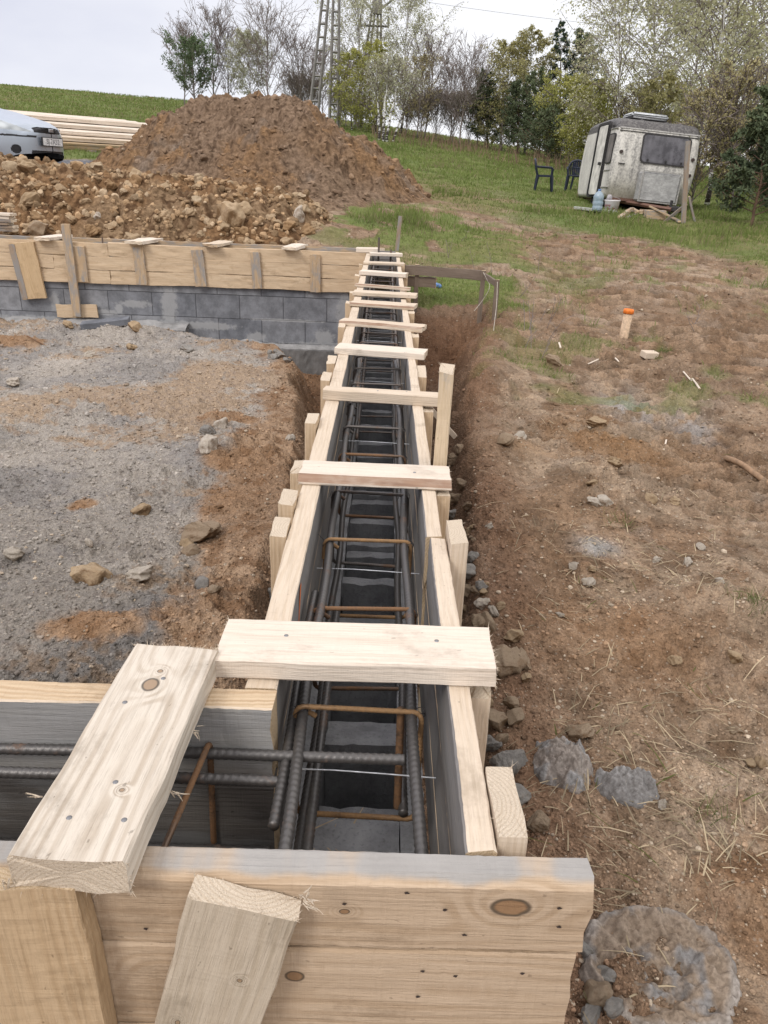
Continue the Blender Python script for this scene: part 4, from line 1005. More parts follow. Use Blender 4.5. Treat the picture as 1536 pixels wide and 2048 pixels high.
for px, py, w_, m in ((1008, 1330, 78, ST_BROWN), (1040, 1322, 50, ST_BROWN), (1022, 1278, 44, ST_TAN), (985, 1440, 74, ST_BROWN), (1026, 1438, 46, ST_BROWN), (1022, 1405, 42, ST_BROWN), (1012, 1530, 74, ST_GREY), (978, 1490, 48, ST_GREY), (1030, 1590, 56, ST_GREY), (935, 1150, 46, ST_GREY), (960, 1210, 34, ST_PALE), (985, 1226, 28, ST_PALE), (930, 1190, 40, ST_BROWN), (940, 1115, 40, ST_GREY), (918, 1090, 40, ST_BROWN), (975, 1250, 44, ST_BROWN), (955, 1255, 40, ST_BROWN), (1000, 1215, 22, ST_TAN), (912, 1000, 34, ST_BROWN), (925, 975, 30, ST_BROWN), (905, 1030, 34, ST_GREY), (935, 1015, 26, ST_BROWN), (948, 1050, 24, ST_TAN), (975, 1385, 40, ST_BROWN), (1050, 1360, 26, ST_TAN), (1000, 1480, 34, ST_BROWN), (905, 925, 30, ST_BROWN), (920, 900, 24, ST_BROWN), (1190, 1990, 58, ST_BROWN), (1215, 1960, 44, ST_GREY), (1165, 1900, 44, ST_GREY), (1180, 2035, 50, ST_GREY), (1225, 2030, 40, ST_GREY), (1150, 1840, 40, ST_GREY)):
    p = at_px(px, py+w_*.15)
    if p[0] < .24 and py < 1700: p[0] = .27
    p[2] = gz(p[0], p[1])
    lab = 'rough stone filling the narrow gap between the right formwork and the earth bank' if py < 1700 else 'stone beside the right end of the nearest formwork front'
    stone(p, pxs(p, w_), m, k*3+1, lab, 'stones along the right formwork', sink=.15); k += 1
for _ in range(60):
    y = rs.uniform(1.0, 3.4); x = rs.uniform(.23, float(_TE(np.array(y)))+.02); s = rs.uniform(.02, .06)
    stone((x, y, gz(x, y)), s, [ST_BROWN, ST_TAN, ST_GREY][rs.integers(3)], int(rs.integers(10)), 'rough stone filling the narrow gap between the right formwork and the earth bank', 'stones along the right formwork', sink=.2)
# ------------------------------------------------------------------ loose stuff that nobody could count
PEB = []; CRUMB = []
for i in range(8):
    CRUMB.append(rock_shape(600+i, 0, 4, .12))
for i in range(12):
    V, Fs = rock_shape(500+i, 1, 6, .08); PEB.append((V, Fs))
def scatter(name, P, S, C, m, label, cat, shapes=PEB, flat=.75, seed=0, parent=None, kind='stuff'):
    """merge many little stones: positions, sizes, colours"""
    rs = np.random.default_rng(seed); n = len(P)
    which = rs.integers(0, len(shapes), n); VV = []; FF = []; CC = []; off = 0
    for w_ in range(len(shapes)):
        k = np.nonzero(which == w_)[0]
        if not len(k): continue
        V, Fs = shapes[w_]
        a = rs.normal(0, 1, (len(k), 4)); a /= np.linalg.norm(a, axis=1)[:, None]
        q0, q1, q2, q3 = a.T
        Rm = np.stack([1-2*(q2*q2+q3*q3), 2*(q1*q2-q0*q3), 2*(q1*q3+q0*q2), 2*(q1*q2+q0*q3), 1-2*(q1*q1+q3*q3), 2*(q2*q3-q0*q1), 2*(q1*q3-q0*q2), 2*(q2*q3+q0*q1), 1-2*(q1*q1+q2*q2)], -1).reshape(-1, 3, 3)
        s = S[k][:, None]*rs.uniform(.7, 1.2, (len(k), 3))*.5
        X = np.einsum('nij,vj->nvi', Rm, V)*s[:, None]*np.array([1, 1, flat]) + P[k][:, None]
        VV.append(X.reshape(-1, 3)); FF.append((Fs[None]+(np.arange(len(k))*len(V))[:, None, None]).reshape(-1, 3)+off); off += len(k)*len(V)
        CC.append(np.repeat(C[k], len(V), axis=0))
    o = add_mesh(name, np.concatenate(VV), np.concatenate(FF), [m], None, False, np.concatenate(CC), parent)
    if label: tag(o, label, cat)
    if kind: o['kind'] = kind
    return o
def attr_mat(name, rough=.95, sp=.12, bump=.003, scale=90):
    g = G(name, rough, sp); n = g.noise(g.obj, scale, 4, .65); c = g.attr()
    g.color(g.mix(g.mr(n, .3, .7), g.mix(1.0, c, (.72, .70, .68), 'MULTIPLY'), g.mix(1.0, c, (1.22, 1.21, 1.2), 'MULTIPLY')))
    if bump: g.bump(n, bump)
    return g.m
PEBM = attr_mat('pebble')
def polar(n, az0, az1, r0, r1, seed):
    rs = np.random.default_rng(seed); r = np.exp(rs.uniform(math.log(r0), math.log(r1), n)); a = rs.uniform(az0, az1, n)
    return r*np.sin(a), r*np.cos(a), r, rs
x, y, r, rs = polar(190000, -.66, .66, 1.0, 13, 5)
inn = (x < -.17) & (y > 1.0) & (y < 8.1); rt = (x > .20)
keep = inn | rt | (y > 8.7); x, y, r, inn = x[keep], y[keep], r[keep], inn[keep]
n2 = fbm(x*2.3, y*2.3, 301, 4)
gm, _ = grass_mask(x, y)
keep = (rs.random(len(x)) < np.where(inn, .85, (.50+.45*sst(.45, .60, n2))*(1-.6*sst(4, 6, y)))) & (gm < .5) ; x, y, r, inn = x[keep], y[keep], r[keep], inn[keep]
z = ground(x, y); S = rs.gamma(1.2, .0030, len(x))*(.5+r*.20)+.0025; S = np.minimum(S, .038)
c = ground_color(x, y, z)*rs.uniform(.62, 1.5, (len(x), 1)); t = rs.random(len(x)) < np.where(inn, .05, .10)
c[t] = np.array([.42, .35, .27])*rs.uniform(.7, 1.2, (t.sum(), 1))
b_ = S > .014*(.4+r*.12)
scatter('pebbles', np.stack([x, y, z+S*.12], -1)[b_], S[b_], c[b_], PEBM, 'loose gravel and pebbles strewn over the bare ground', 'gravel', seed=1)
scatter('soil_crumbs', np.stack([x, y, z+S*.15], -1)[~b_], S[~b_], c[~b_], PEBM, 'fine crumbs of soil and grit strewn over the bare ground', 'soil', shapes=CRUMB, seed=2)
# the dumped cement lumps
def lump(name, px, py, rx, ry, h, label, seed, rot=0.0, ring=False, sq=2.0):
    p = at_px(px, py); n, m = 90, 140
    t = np.linspace(0, 1, n); a = np.linspace(0, 2*PI, m, endpoint=False); T, A = np.meshgrid(t, a, indexing='ij')
    rad = 1+.34*(fbm(np.cos(A)*1.4+seed, np.sin(A)*1.4, seed, 4)-.5)*(0.5 if ring else 1.5)
    X = T*np.cos(A)*rx*rad; Y = T*np.sin(A)*ry*rad
    c, s = math.cos(rot), math.sin(rot); X, Y = X*c-Y*s, X*s+Y*c
    gx, gy = X+p[0], Y+p[1]; base = ground(gx, gy, False)
    prof = (1-T**sq*1.0)*h-.012*(T > .985) if not ring else np.interp(T, [0, .60, .72, .80, .86, .93, 1], [h*.78, h*.78, h*.84, h*.96, h*.93, h*.55, -.01])
    d = (fbm(gx*34, gy*34, seed+3, 4)-.5)*.075*(T < .99)+(fbm(gx*12, gy*12, seed+4, 3)-.5)*.04*(T < .97)
    w1, w2, _ = worley(gx*38, gy*38, seed+8); d = d+np.clip(.5-w1, 0, 1)*.034*(T < .98)
    Zc = base+prof+d*(.8 if not ring else .6)
    P = np.stack([X, Y, Zc-p[2]], -1).reshape(-1, 3)
    i = np.arange(n-1)[:, None]*m; j = np.arange(m)[None]; j2 = (j+1) % m
    Q = np.stack([i+j, i+m+j, i+m+j2, i+j2], -1).reshape(-1, 4)
    n3 = fbm(gx*18, gy*18, seed+5, 4)
    col = lerp(np.broadcast_to(np.array([.212, .206, .202]), X.shape+(3,)), (.33, .33, .33), sst(.45, .7, n3))
    if ring: col = lerp(col, (.25, .19, .135), np.clip(.92*sst(.26, .50, n3+.06)*(1-.5*sst(.75,.9,T)), 0, .85))
    else: col = lerp(col, (.21, .15, .10), .5*sst(.58, .7, n3))
    o = add_mesh(name, P, Q, [PEBM], None, True, col.reshape(-1, 3), None, tuple(p))
    return tag(o, label, 'cement lump')
lump('cement_lump', 1122, 1535, .083, .10, .065, 'grey blob of hardened cement, left and taller one of the pair', 11, .3)
lump('cement_lump', 1262, 1578, .098, .070, .052, 'grey blob of hardened cement, right and flatter one of the pair', 17, -.25)
lump('cement_cake', 1318, 1945, .178, .160, .022, 'round bucket shaped cake of grey cement with a raised rim', 23, .1, True)
# ------------------------------------------------------------------ heaps
def heap(name, label, cat, x0, x1, y0, y1, nx, ny, height, colf, seed):
    xs = np.linspace(x0, x1, nx); ys = np.linspace(y0, y1, ny); X, Y = np.meshgrid(xs, ys)
    h = height(X, Y); Z = hill(X, Y)-.12+h
    P = np.stack([X, Y, Z], -1).reshape(-1, 3); C = colf(X, Y, Z, h).reshape(-1, 3)
    i = np.arange(ny-1)[:, None]*nx; j = np.arange(nx-1)[None]
    Q = np.stack([i+j, i+j+1, i+nx+j+1, i+nx+j], -1).reshape(-1, 4)
    o0 = np.array([(x0+x1)/2, (y0+y1)/2, float(hill(np.array((x0+x1)/2), np.array((y0+y1)/2)))])
    keep = (h.reshape(-1)[Q] > .06).any(1); Q = Q[keep]
    used = np.unique(Q); mp_ = np.full(len(P), -1); mp_[used] = np.arange(len(used))
    o = add_mesh(name, (P-o0)[used], mp_[Q], [HEAPM], None, True, C[used], None, tuple(o0)); return tag(o, label, cat)
g = G('heap_soil', .95, .1); n = g.noise(g.obj, 16, 6, .7); n2 = g.noise(g.obj, 60, 4, .7); c = g.attr()
g.color(g.mix(g.mr(n, .32, .68), g.mix(1.0, c, (.62, .58, .55), 'MULTIPLY'), g.mix(1.0, c, (1.3, 1.28, 1.26), 'MULTIPLY'))); g.bump(g.ma('ADD', n, g.ma('MULTIPLY', n2, .5)), .05, .9); HEAPM = g.m
def mound_h(X, Y):
    cx, cy = -1.95, 15.1
    wx = X+(fbm(X*.8, Y*.8, 401, 3)-.5)*1.1; wy = Y+(fbm(X*.8+7, Y*.8, 402, 3)-.5)*1.1
    dx = wx-cx; dx = np.where(dx > 0, dx/2.42, dx/2.75)
    d = np.hypot(dx, (wy-cy)/3.5)
    h = np.interp(d, [0, .25, .38, .95, 1.12, 1.4], [1.24, 1.23, 1.13, .17, .03, -.3])
    h = h+.10*bump(X, Y, -1.5, 14.9, .45, .7)-.05*bump(X, Y, -2.6, 14.9, .3, .6)
    c1, c2, _ = worley(X*2.3, Y*2.3, 403); k1, k2, _ = worley(X*5.5+3, Y*5.5, 404)
    fade = sst(.02, .3, h)
    h = h+fade*(np.clip(.6-c1, 0, 1)*.22*sst(.35, .65, fbm(X, Y, 405, 3))+np.clip(.55-k1, 0, 1)*.07+(fbm(X*5, Y*5, 406, 5)-.5)*.26+(fbm(X*22, Y*22, 408, 3)-.5)*.07)
    return h+.08
def mound_c(X, Y, Z, h):
    n1 = fbm(X*1.1, Y*1.1, 411, 4); n2 = fbm(X*4, Y*4, 412, 5); n3 = fbm(X*16, Y*16, 413, 3)
    c = np.broadcast_to(np.array([.238, .158, .098]), X.shape+(3,)).copy()
    c = lerp(c, (.235, .17, .12), .8*sst(.50, .66, n1+.25*bump(X, Y, -3.7, 13.6, 1.0, 1.4)))
    c = lerp(c, (.268, .168, .092), .9*sst(.5, .66, n2)*(n1 < .56)); c = lerp(c, (.09, .058, .038), .75*sst(.56, .74, n3))
    c = lerp(c, (.23, .19, .155), .5*sst(.62, .75, fbm(X*1.5+3, Y*1.5, 414, 4)))
    return c
heap('dirt_mound', 'big cone of brown dug earth behind the rubble', 'dirt mound', -7.6, 1.6, 10.6, 19.4, 620, 480, mound_h, mound_c, 1)
def rub_crest(X): return np.interp(X, [-7, -5.2, -4.7, -4.2, -3.6, -3.0, -2.2, -1.5, -.9, -.4, .0], [.33, .33, .34, .29, .24, .26, .24, .19, .10, .0, -.2])
def rub_h(X, Y):
    Xw = X+(fbm(X*1.5, Y*1.5, 421, 3)-.5)*.4
    prof = np.interp(Y, [8.62, 8.9, 9.7, 10.5, 11.2, 12.0, 12.6], [0, .10, .62, 1.0, .86, .25, -.2])
    h = rub_crest(Xw)*prof
    c1, c2, _ = worley(X*4.2, Y*4.2, 422); k1, _, _ = worley(X*10, Y*10, 423); fade = sst(.0, .12, h)
    return h+.13*fade+fade*(np.clip(.6-c1, 0, 1)*.16+np.clip(.5-k1, 0, 1)*.07+(fbm(X*6, Y*6, 424, 4)-.5)*.14)
def rub_c(X, Y, Z, h):
    n1 = fbm(X*1.6, Y*1.6, 431, 4); n3 = fbm(X*14, Y*14, 433, 3)
    c = np.broadcast_to(np.array([.25, .152, .08]), X.shape+(3,)).copy(); c = lerp(c, (.275, .19, .115), sst(.45, .65, n1)); return lerp(c, (.10, .056, .03), .8*sst(.5, .7, n3))
heap('rubble_heap', 'long low heap of ochre rubble and soil behind the far formwork', 'rubble heap', -7.0, .3, 8.62, 12.6, 560, 320, rub_h, rub_c, 2)
def rub_z(x, y): return hill(x, y)-.12+rub_h(x, y)
# rubble: the largest lumps are stones of their own, the rest is stuff
rs = np.random.default_rng(77); n = 3000
x = rs.uniform(-6.9, -.0, n); y = 8.75+2.4*rs.random(n)**1.1; hh = rub_h(x, y); k = (hh > .12); x, y, hh = x[k], y[k], hh[k]
S = rs.gamma(1.5, .027, len(x))+.018; S = np.minimum(S, .20); S[x < -3.9] *= 1.15; z = rub_z(x, y)
order = np.argsort(-S*(1+.4*(x > -5.0))); big = order[:170]; rest = order[170:]
mats = [ST_TAN, ST_TAN, ST_TAN, stone_mat('limestone_cream', (.47, .36, .235), (.55, .44, .31), (.29, .185, .10), damt=.2), stone_mat('limestone_ochre', (.34, .22, .12), (.42, .285, .16), (.21, .118, .052), damt=.45)]
for q, i in enumerate(big):
    stone((x[i], y[i], z[i]), S[i]*1.08, mats[rs.integers(5)], int(rs.integers(10)), 'ochre and pale limestone lump in the long rubble heap', 'limestone lumps in the rubble heap', 'rubble_stone', sink=.42, sc=(1, .9, .85))
c = np.array([.34, .235, .14])*rs.uniform(.5, 1.45, (len(rest), 1)); t = rs.random(len(rest)) < .12; c[t] = np.array([.48, .37, .25])*rs.uniform(.8, 1.2, (t.sum(), 1))
scatter('rubble', np.stack([x[rest], y[rest], z[rest]+S[rest]*.15], -1), S[rest], c, PEBM, 'countless small ochre stones covering the long rubble heap', 'rubble', flat=.95, seed=5)
for px, py, w_, m, i, lab in ((462, 432, 62, ST_TAN, 0, 'largest ochre boulder on the right part of the rubble heap'), (598, 440, 34, ST_PALE, 5, 'long white stone standing at the right end of the rubble heap'), (62, 345, 48, ST_TAN, 4, 'big pale lump on the left top of the rubble heap'), (58, 405, 44, ST_TAN, 6, 'stone with a hollow on the left side of the rubble heap'), (80, 460, 40, ST_BROWN, 3, 'brown clod just behind the tall stake'), (195, 435, 20, ST_PALE, 7, 'nearly white round stone in the middle of the rubble heap')):
    r_ = ray(px, py); ys = np.linspace(8.7, 12, 600); P = EYE+ys[:, None]/r_[1]*r_[None]; zz = rub_z(P[:, 0], P[:, 1]); b = np.nonzero(P[:, 2] < zz)[0]
    p = P[b[0]] if len(b) else P[-1]
    o = stone(p, w_*p[1]/F*1.1, m, i, lab, None, 'boulder', sink=.38, sc=(1, .8, .85) if px != 598 else (.5, .5, 1.25), rot=(0.1, .25, .4) if px == 598 else None)
# clods on the big mound
n = 2600; x = rs.uniform(-7, 1.4, n); y = rs.uniform(11.2, 16.5, n); hh = mound_h(x, y); k = hh > .15; x, y, hh = x[k], y[k], hh[k]; z = hill(x, y)-.12+hh
S = rs.gamma(1.5, .019, len(x))+.015; S = np.minimum(S, .15); c = mound_c(x, y, z, hh)*rs.uniform(.75, 1.35, (len(x), 1)); t = rs.random(len(x)) < .05; c[t] = np.array([.42, .33, .24])*rs.uniform(.7, 1.2, (t.sum(), 1)); S[t] *= .7
scatter('clods', np.stack([x, y, z+S*.1], -1), S, c, PEBM, 'clods and small stones lying over the big earth mound', 'clods', seed=9)
# ------------------------------------------------------------------ trees
def leaf_mat(name, trans=.35):
    m = bpy.data.materials.new(name); m.use_nodes = True; t = m.node_tree; t.nodes.clear()
    o = t.nodes.new('ShaderNodeOutputMaterial'); a = t.nodes.new('ShaderNodeAttribute'); a.attribute_name = 'Col'
    d = t.nodes.new('ShaderNodeBsdfDiffuse'); tr = t.nodes.new('ShaderNodeBsdfTranslucent'); mx = t.nodes.new('ShaderNodeMixShader'); mx.inputs[0].default_value = trans
    t.links.new(a.outputs[0], d.inputs[0]); t.links.new(a.outputs[0], tr.inputs[0]); t.links.new(d.outputs[0], mx.inputs[1]); t.links.new(tr.outputs[0], mx.inputs[2]); t.links.new(mx.outputs[0], o.inputs[0])
    return m
LEAF = leaf_mat('leaves'); NEEDLE = leaf_mat('needles', .12)
def bark_birch():
    g = G('bark_birch', .8, .2); p = g.obj
    n = g.noise(g.vm('MULTIPLY', p, (3, 3, 9)), 1.6, 4, .6); n2 = g.noise(p, 5, 4, .6)
    z = g.sep(p)[2]
    k = g.mr(g.ma('ADD', n, g.mr(z, 0, 2.2, .16, 0)), .56, .64)
    g.color(g.mix(k, g.mix(n2, (.66, .65, .63), (.82, .81, .79)), (.06, .05, .045))); return g.m
BIRCH = bark_birch(); TWIG = plain('bark_twig', (.20, .165, .15), .9); GREYBARK = plain('bark_grey', (.21, .18, .17), .9); PINEBARK = plain('bark_pine', (.15, .095, .065), .95, bump=.02); REDTWIG = plain('bark_red_twig', (.27, .225, .20), .9)
KINDS = {
    #            crown0 branches len  angle droop twigs leaves/twig size  colours (dark, light)               trunk r  bark  limb
    'birch':   (.14, 54, .27, 40, .35, 10, 19, .088, (.32, .325, .17), (.60, .58, .40), .010, BIRCH, TWIG),
    'pale':    (.16, 54, .24, 34, .30, 9, 19, .10, (.33, .34, .22), (.58, .58, .42), .010, BIRCH, TWIG),
    'green':   (.03, 54, .30, 52, .30, 9, 22, .12, (.25, .265, .075), (.46, .45, .15), .010, BIRCH, TWIG),
    'olive':   (.03, 56, .30, 50, .30, 9, 22, .12, (.22, .21, .09), (.42, .39, .19), .010, GREYBARK, TWIG),
    'bare':    (.12, 40, .34, 38, -.2, 9, 4, .07, (.24, .20, .19), (.38, .33, .31), .011, GREYBARK, TWIG),
    'rust':    (.12, 40, .30, 44, .1, 9, 13, .09, (.31, .27, .13), (.48, .43, .24), .010, GREYBARK, TWIG),
    'bush':    (.14, 50, .40, 52, -.1, 8, 22, .13, (.085, .125, .065), (.17, .225, .12), .018, GREYBARK, TWIG),
    'pine':    (.03, 50, .27, 66, -.30, 8, 30, .16, (.068, .092, .056), (.165, .195, .11), .014, PINEBARK, PINEBARK),
    'spruce':  (.03, 90, .24, 84, .12, 7, 24, .13, (.045, .066, .05), (.10, .135, .09), .012, PINEBARK, PINEBARK),
    'thicket': (.02, 46, .45, 30, -.1, 8, 6, .08, (.33, .31, .22), (.50, .48, .35), .009, REDTWIG, REDTWIG),
}
def grow(kind, h, w, seed, lean=0.0, bare_low=0.0, dens=1.0, thick=1.0):
    c0, nb, bl, ang, droop, nt_, nl, ls, cd_, cl_, tr, mb_, ml_ = KINDS[kind]
    c0 = max(c0, bare_low); rs = np.random.default_rng(seed); mb = MB()
    n = 14; t = np.linspace(0, 1, n); wob = np.cumsum(rs.normal(0, .006*h, (n, 2)), axis=0)*(.4 if kind == 'spruce' else 1)
    TP = np.stack([wob[:, 0]+lean*h*t**1.2, wob[:, 1], t*h], -1); TP[0, :2] = 0
    r0 = tr*h*thick
    mb.tube(TP, np.maximum(r0*(1-t)**.85, .012)*np.where(t < .05, 1.25, 1), 8, 0)
    tips = []; LP = []
    ref = bl*h; half = w/2
    if dens < .3: nb = int(nb*.45)
    for b in range(int(nb)):
        tt = c0+(.98-c0)*((b+rs.random())/nb)
        base = np.array([np.interp(tt, t, TP[:, k]) for k in range(3)])
        az = b*2.4+rs.normal(0, .5)
        if kind == 'spruce': L_ = half*(1-tt)**.9*1.05+.12
        elif kind == 'pine': L_ = half*(1.15*(1-tt)**.55)*rs.uniform(.6, 1.05)+.15
        elif kind in ('bush', 'thicket'): L_ = half*math.sin(PI*min(1, .25+.72*tt))*rs.uniform(.75, 1.15)+.1
        else: L_ = half*(math.sin(PI*min(1, (tt-c0)/(1-c0)*.80+.20)))**.8*rs.uniform(.75, 1.25)+.2
        a0 = R(ang*rs.uniform(.75, 1.2)); L_ = L_/max(.35, math.sin(a0))*.9
        if kind == 'spruce': L_ *= .95
        L_ = min(L_, (1.05-tt)*h+.4*half) if kind not in ('spruce', 'pine') else L_
        m = 6; s = np.linspace(0, 1, m)
        d = np.array([math.cos(az)*math.sin(a0), math.sin(az)*math.sin(a0), math.cos(a0)])
        P = base+s[:, None]*L_*d; P[:, 2] -= droop*L_*s**2*.8; P += rs.normal(0, .03*L_, (m, 3))*s[:, None]
        rb = max(.011, r0*(1-tt)**.85*.42)
        mb.tube(P, np.maximum(rb*(1-s*.85), .008), 4, 1, cap=False)
        for q in range(nt_):
            f = rs.uniform(.25, 1.0); o = np.array([np.interp(f, s, P[:, k]) for k in range(3)])
            dd = d+rs.normal(0, .65, 3); dd[2] += (-.5 if droop > .2 else .35) if kind not in ('pine', 'spruce') else 0
            dd /= np.linalg.norm(dd); l2 = L_*rs.uniform(.18, .45)*(1.1-.4*f)
            Q = np.array([o, o+dd*l2*.55+rs.normal(0, .04*l2, 3), o+dd*l2]); 
            if droop > .2: Q[2, 2] -= .25*l2
            if kind not in ('spruce',): mb.tube(Q, [.007, .006, .004] if kind not in ('bare', 'thicket', 'rust') else [.011, .009, .006], 3, 1, cap=False)
            if kind in ('bare', 'thicket', 'rust'):
                for _ in range(2):
                    o2 = Q[1]+(Q[2]-Q[1])*rs.random(); d2 = dd+rs.normal(0, .5, 3); d2 /= np.linalg.norm(d2)
                    mb.tube(np.array([o2, o2+d2*l2*.5]), [.008, .005], 3, 1, cap=False)
            k = max(1, int(nl*dens*rs.uniform(.6, 1.4)))
            u = rs.random((k, 1))**.7
            LP.append(Q[0]+(Q[2]-Q[0])*u+rs.normal(0, .10*l2+.02*half, (k, 3))*np.array([1, 1, .8]))
    LP = np.concatenate(LP); k = len(LP)
    # small leaf faces, light and dark clumps
    sz = ls*rs.uniform(.55, 1.25, k)*(h/8.0)**.35
    a = rs.normal(size=(k, 3)); a /= np.linalg.norm(a, axis=1)[:, None]; b = np.cross(a, rs.normal(size=(k, 3))); b /= np.linalg.norm(b, axis=1)[:, None]
    if kind in ('pine', 'spruce'): asp = .34
    else: asp = .62
    V = np.stack([LP-a*sz[:, None]*.5, LP+b*sz[:, None]*asp*.5, LP+a*sz[:, None]*.5, LP-b*sz[:, None]*asp*.5], 1).reshape(-1, 3)
    Q = np.arange(k*4).reshape(-1, 4)
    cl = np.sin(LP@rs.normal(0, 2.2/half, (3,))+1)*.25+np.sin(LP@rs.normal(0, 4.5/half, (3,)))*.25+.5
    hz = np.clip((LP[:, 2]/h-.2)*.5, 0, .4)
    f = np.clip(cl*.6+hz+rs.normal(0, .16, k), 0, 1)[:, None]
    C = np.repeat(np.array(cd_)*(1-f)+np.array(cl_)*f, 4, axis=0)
    return mb, V, Q, C, mb_, ml_
def tree(kind, base, top, wpx, label, cat='tree', name=None, seed=1, Y=None, group=None, bare_low=0.0, dens=1.0, thick=1.0):
    p = hit(*base) if Y is None else aty(*base, Y)
    p[2] = gz(p[0], p[1])
    q = aty(*top, p[1]); h = q[2]-p[2]; w = wpx*p[1]/F*1.0; lean = (q[0]-p[0])/h
    mb, V, Q, C, b1, b2 = grow(kind, h, w, seed, lean, bare_low, dens, thick)
    nm = name or {'pine': 'pine_tree', 'spruce': 'spruce_tree', 'thicket': 'bare_shrub'}.get(kind, 'birch_tree' if kind in ('birch', 'pale', 'green') else 'bare_tree' if kind == 'bare' else 'leafy_tree')
    t = thing(nm, label, cat, (p[0], p[1], p[2]-.05), group=group)
    mb.build('trunk', [b1, b2], t, True)
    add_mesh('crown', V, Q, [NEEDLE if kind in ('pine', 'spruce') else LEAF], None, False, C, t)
    return t
# left, behind the mound
tree('bush', (390, 215), (384, 82), 92, 'dense dark green round tree at the left foot of the sky line', seed=3, Y=46)
tree('bare', (428, 212), (424, 30), 70, 'tall thin bare tree just right of the dense green tree', seed=5, Y=48)
tree('bare', (370, 214), (366, 62), 62, 'thin bare tree rising behind the dense green tree', seed=6, Y=50)
tree('bare', (458, 214), (455, 58), 42, 'slender bare tree between the tall thin tree and the spreading one', seed=7, Y=48)
tree('pale', (506, 216), (500, 72), 74, 'pale leafed young birch behind the top of the earth mound', seed=8, Y=47, dens=1.2)
tree('bare', (536, 216), (538, 40), 104, 'spreading bare tree above the top of the earth mound', seed=9, Y=46)
tree('bare', (602, 222), (600, 98), 92, 'bushy bare tree left of the ladder like pylon', seed=10, Y=47)
tree('bare', (645, 230), (640, 118), 70, 'low bare tree behind the left pylon leg', seed=11, Y=52)
# middle group round the pylons
tree('pale', (722, 258), (716, -18), 118, 'tall pale birch left of the far pylon', seed=12, Y=50)
tree('pale', (800, 268), (800, -28), 128, 'tall pale birch right of the far pylon', seed=13, Y=49)
tree('green', (704, 256), (700, 104), 84, 'young yellow green birch left of the far pylon foot', seed=14, Y=44, dens=.65)
tree('green', (752, 262), (752, 78), 92, 'yellow green birch growing up in front of the far pylon', seed=15, Y=44, dens=.65)
for i, (b, t_) in enumerate((((758, 281), (756, 130)), ((767, 283), (780, 110)), ((774, 284), (800, 120)), ((786, 284), (830, 150)))):
    tree('pale', b, t_, 50, ('straight white birch stem, leftmost of the clump', 'white birch stem in the middle of the clump', 'white birch stem leaning right in the clump', 'thin birch stem leaning far right out of the clump')[i], seed=20+i, group='white stemmed birch clump', bare_low=.45, dens=.29, thick=2.0)
tree('bare', (692, 245), (690, 140), 50, 'small dark bare tree right of the ladder pylon foot', seed=24, Y=48)
tree('rust', (835, 272), (838, 120), 66, 'small tree with rusty brown young leaves right of the birch clump', seed=25, Y=46)
tree('bare', (850, 272), (872, 98), 84, 'grey bare tree with upright twigs beside the rusty brown tree', seed=26, Y=48)
tree('bare', (900, 278), (903, 150), 70, 'low bare tree in the gap of the tree line', seed=27, Y=50)
tree('bare', (920, 282), (938, 112), 84, 'dark forked bare tree at the right of the gap', seed=28, Y=46)
tree('bare', (955, 285), (958, 150), 66, 'bare tree half hidden by the olive birches', seed=29, Y=50)
for i, (x_, y_, w_, tp) in enumerate(((680, 250, 80, 205), (715, 262, 70, 215), (745, 266, 60, 220), (812, 272, 70, 215), (840, 276, 80, 210), (872, 280, 80, 205), (905, 284, 80, 208), (938, 288, 90, 215), (970, 292, 90, 220), (1000, 298, 80, 235), (620, 232, 80, 180), (590, 225, 80, 170))):
    tree('thicket', (x_, y_), (x_+6, tp), w_, 'thin twiggy shrub in the undergrowth below the tree line', 'shrub', seed=40+i, Y=48, group='twiggy shrubs below the tree line')
# right group behind the caravan
tree('olive', (1002, 300), (1016, 84), 126, 'big olive leafed tree at the left of the right hand wood', seed=60, Y=46)
tree('pine', (975, 298), (968, 142), 74, 'dark pine at the left edge of the right hand wood', seed=61, Y=47)
tree('olive', (1050, 306), (1064, 62), 104, 'olive tree with thin drooping top in the right hand wood', seed=62, Y=46)
tree('pine', (1036, 305), (1034, 165), 76, 'dark pine below the olive trees', seed=63, Y=44)
tree('pine', (1080, 314), (1082, 140), 92, 'broad dark pine in the shade left of the spruce', seed=64, Y=43)
tree('spruce', (1118, 322), (1121, 34), 96, 'slim dark spruce with a long bare tip', seed=65, Y=46)
tree('pine', (1162, 328), (1158, 58), 96, 'tall open pine right of the spruce', seed=66, Y=46, bare_low=.35)
tree('green', (1138, 331), (1150, 150), 120, 'bright yellow green birch left of the caravan', seed=67, dens=1.25)
tree('green', (1180, 345), (1186, 170), 110, 'yellow green birch touching the left side of the caravan', seed=68, dens=1.2)
tree('pine', (1095, 318), (1098, 222), 110, 'low dark pine at the edge of the meadow', seed=69, Y=38)
for i, (b, t_, w_, lab) in enumerate((((1240, 338), (1232, -90), 210, 'tall fine leafed birch right behind the caravan roof hatch'), ((1300, 336), (1300, -160), 230, 'tall birch behind the middle of the caravan'), ((1372, 338), (1385, -130), 240, 'tall birch behind the right end of the caravan'), ((1468, 345), (1462, -170), 250, 'tall birch in the back row right of the caravan'), ((1535, 352), (1540, -160), 240, 'tall birch in the back row at the right edge'))):
    tree('birch', b, t_, w_, lab, seed=80+i, Y=30+i % 2*4, dens=.95)
tree('birch', (1413, 411), (1432, -190), 250, 'black and white stemmed birch standing in the grass right of the caravan', seed=90, bare_low=.22, dens=1.1)
tree('olive', (1322, 336), (1326, 148), 96, 'small brownish olive tree above the caravan roof', seed=91, Y=28)
tree('rust', (1292, 336), (1286, 190), 90, 'brownish young tree behind the caravan roof', seed=92, Y=30)
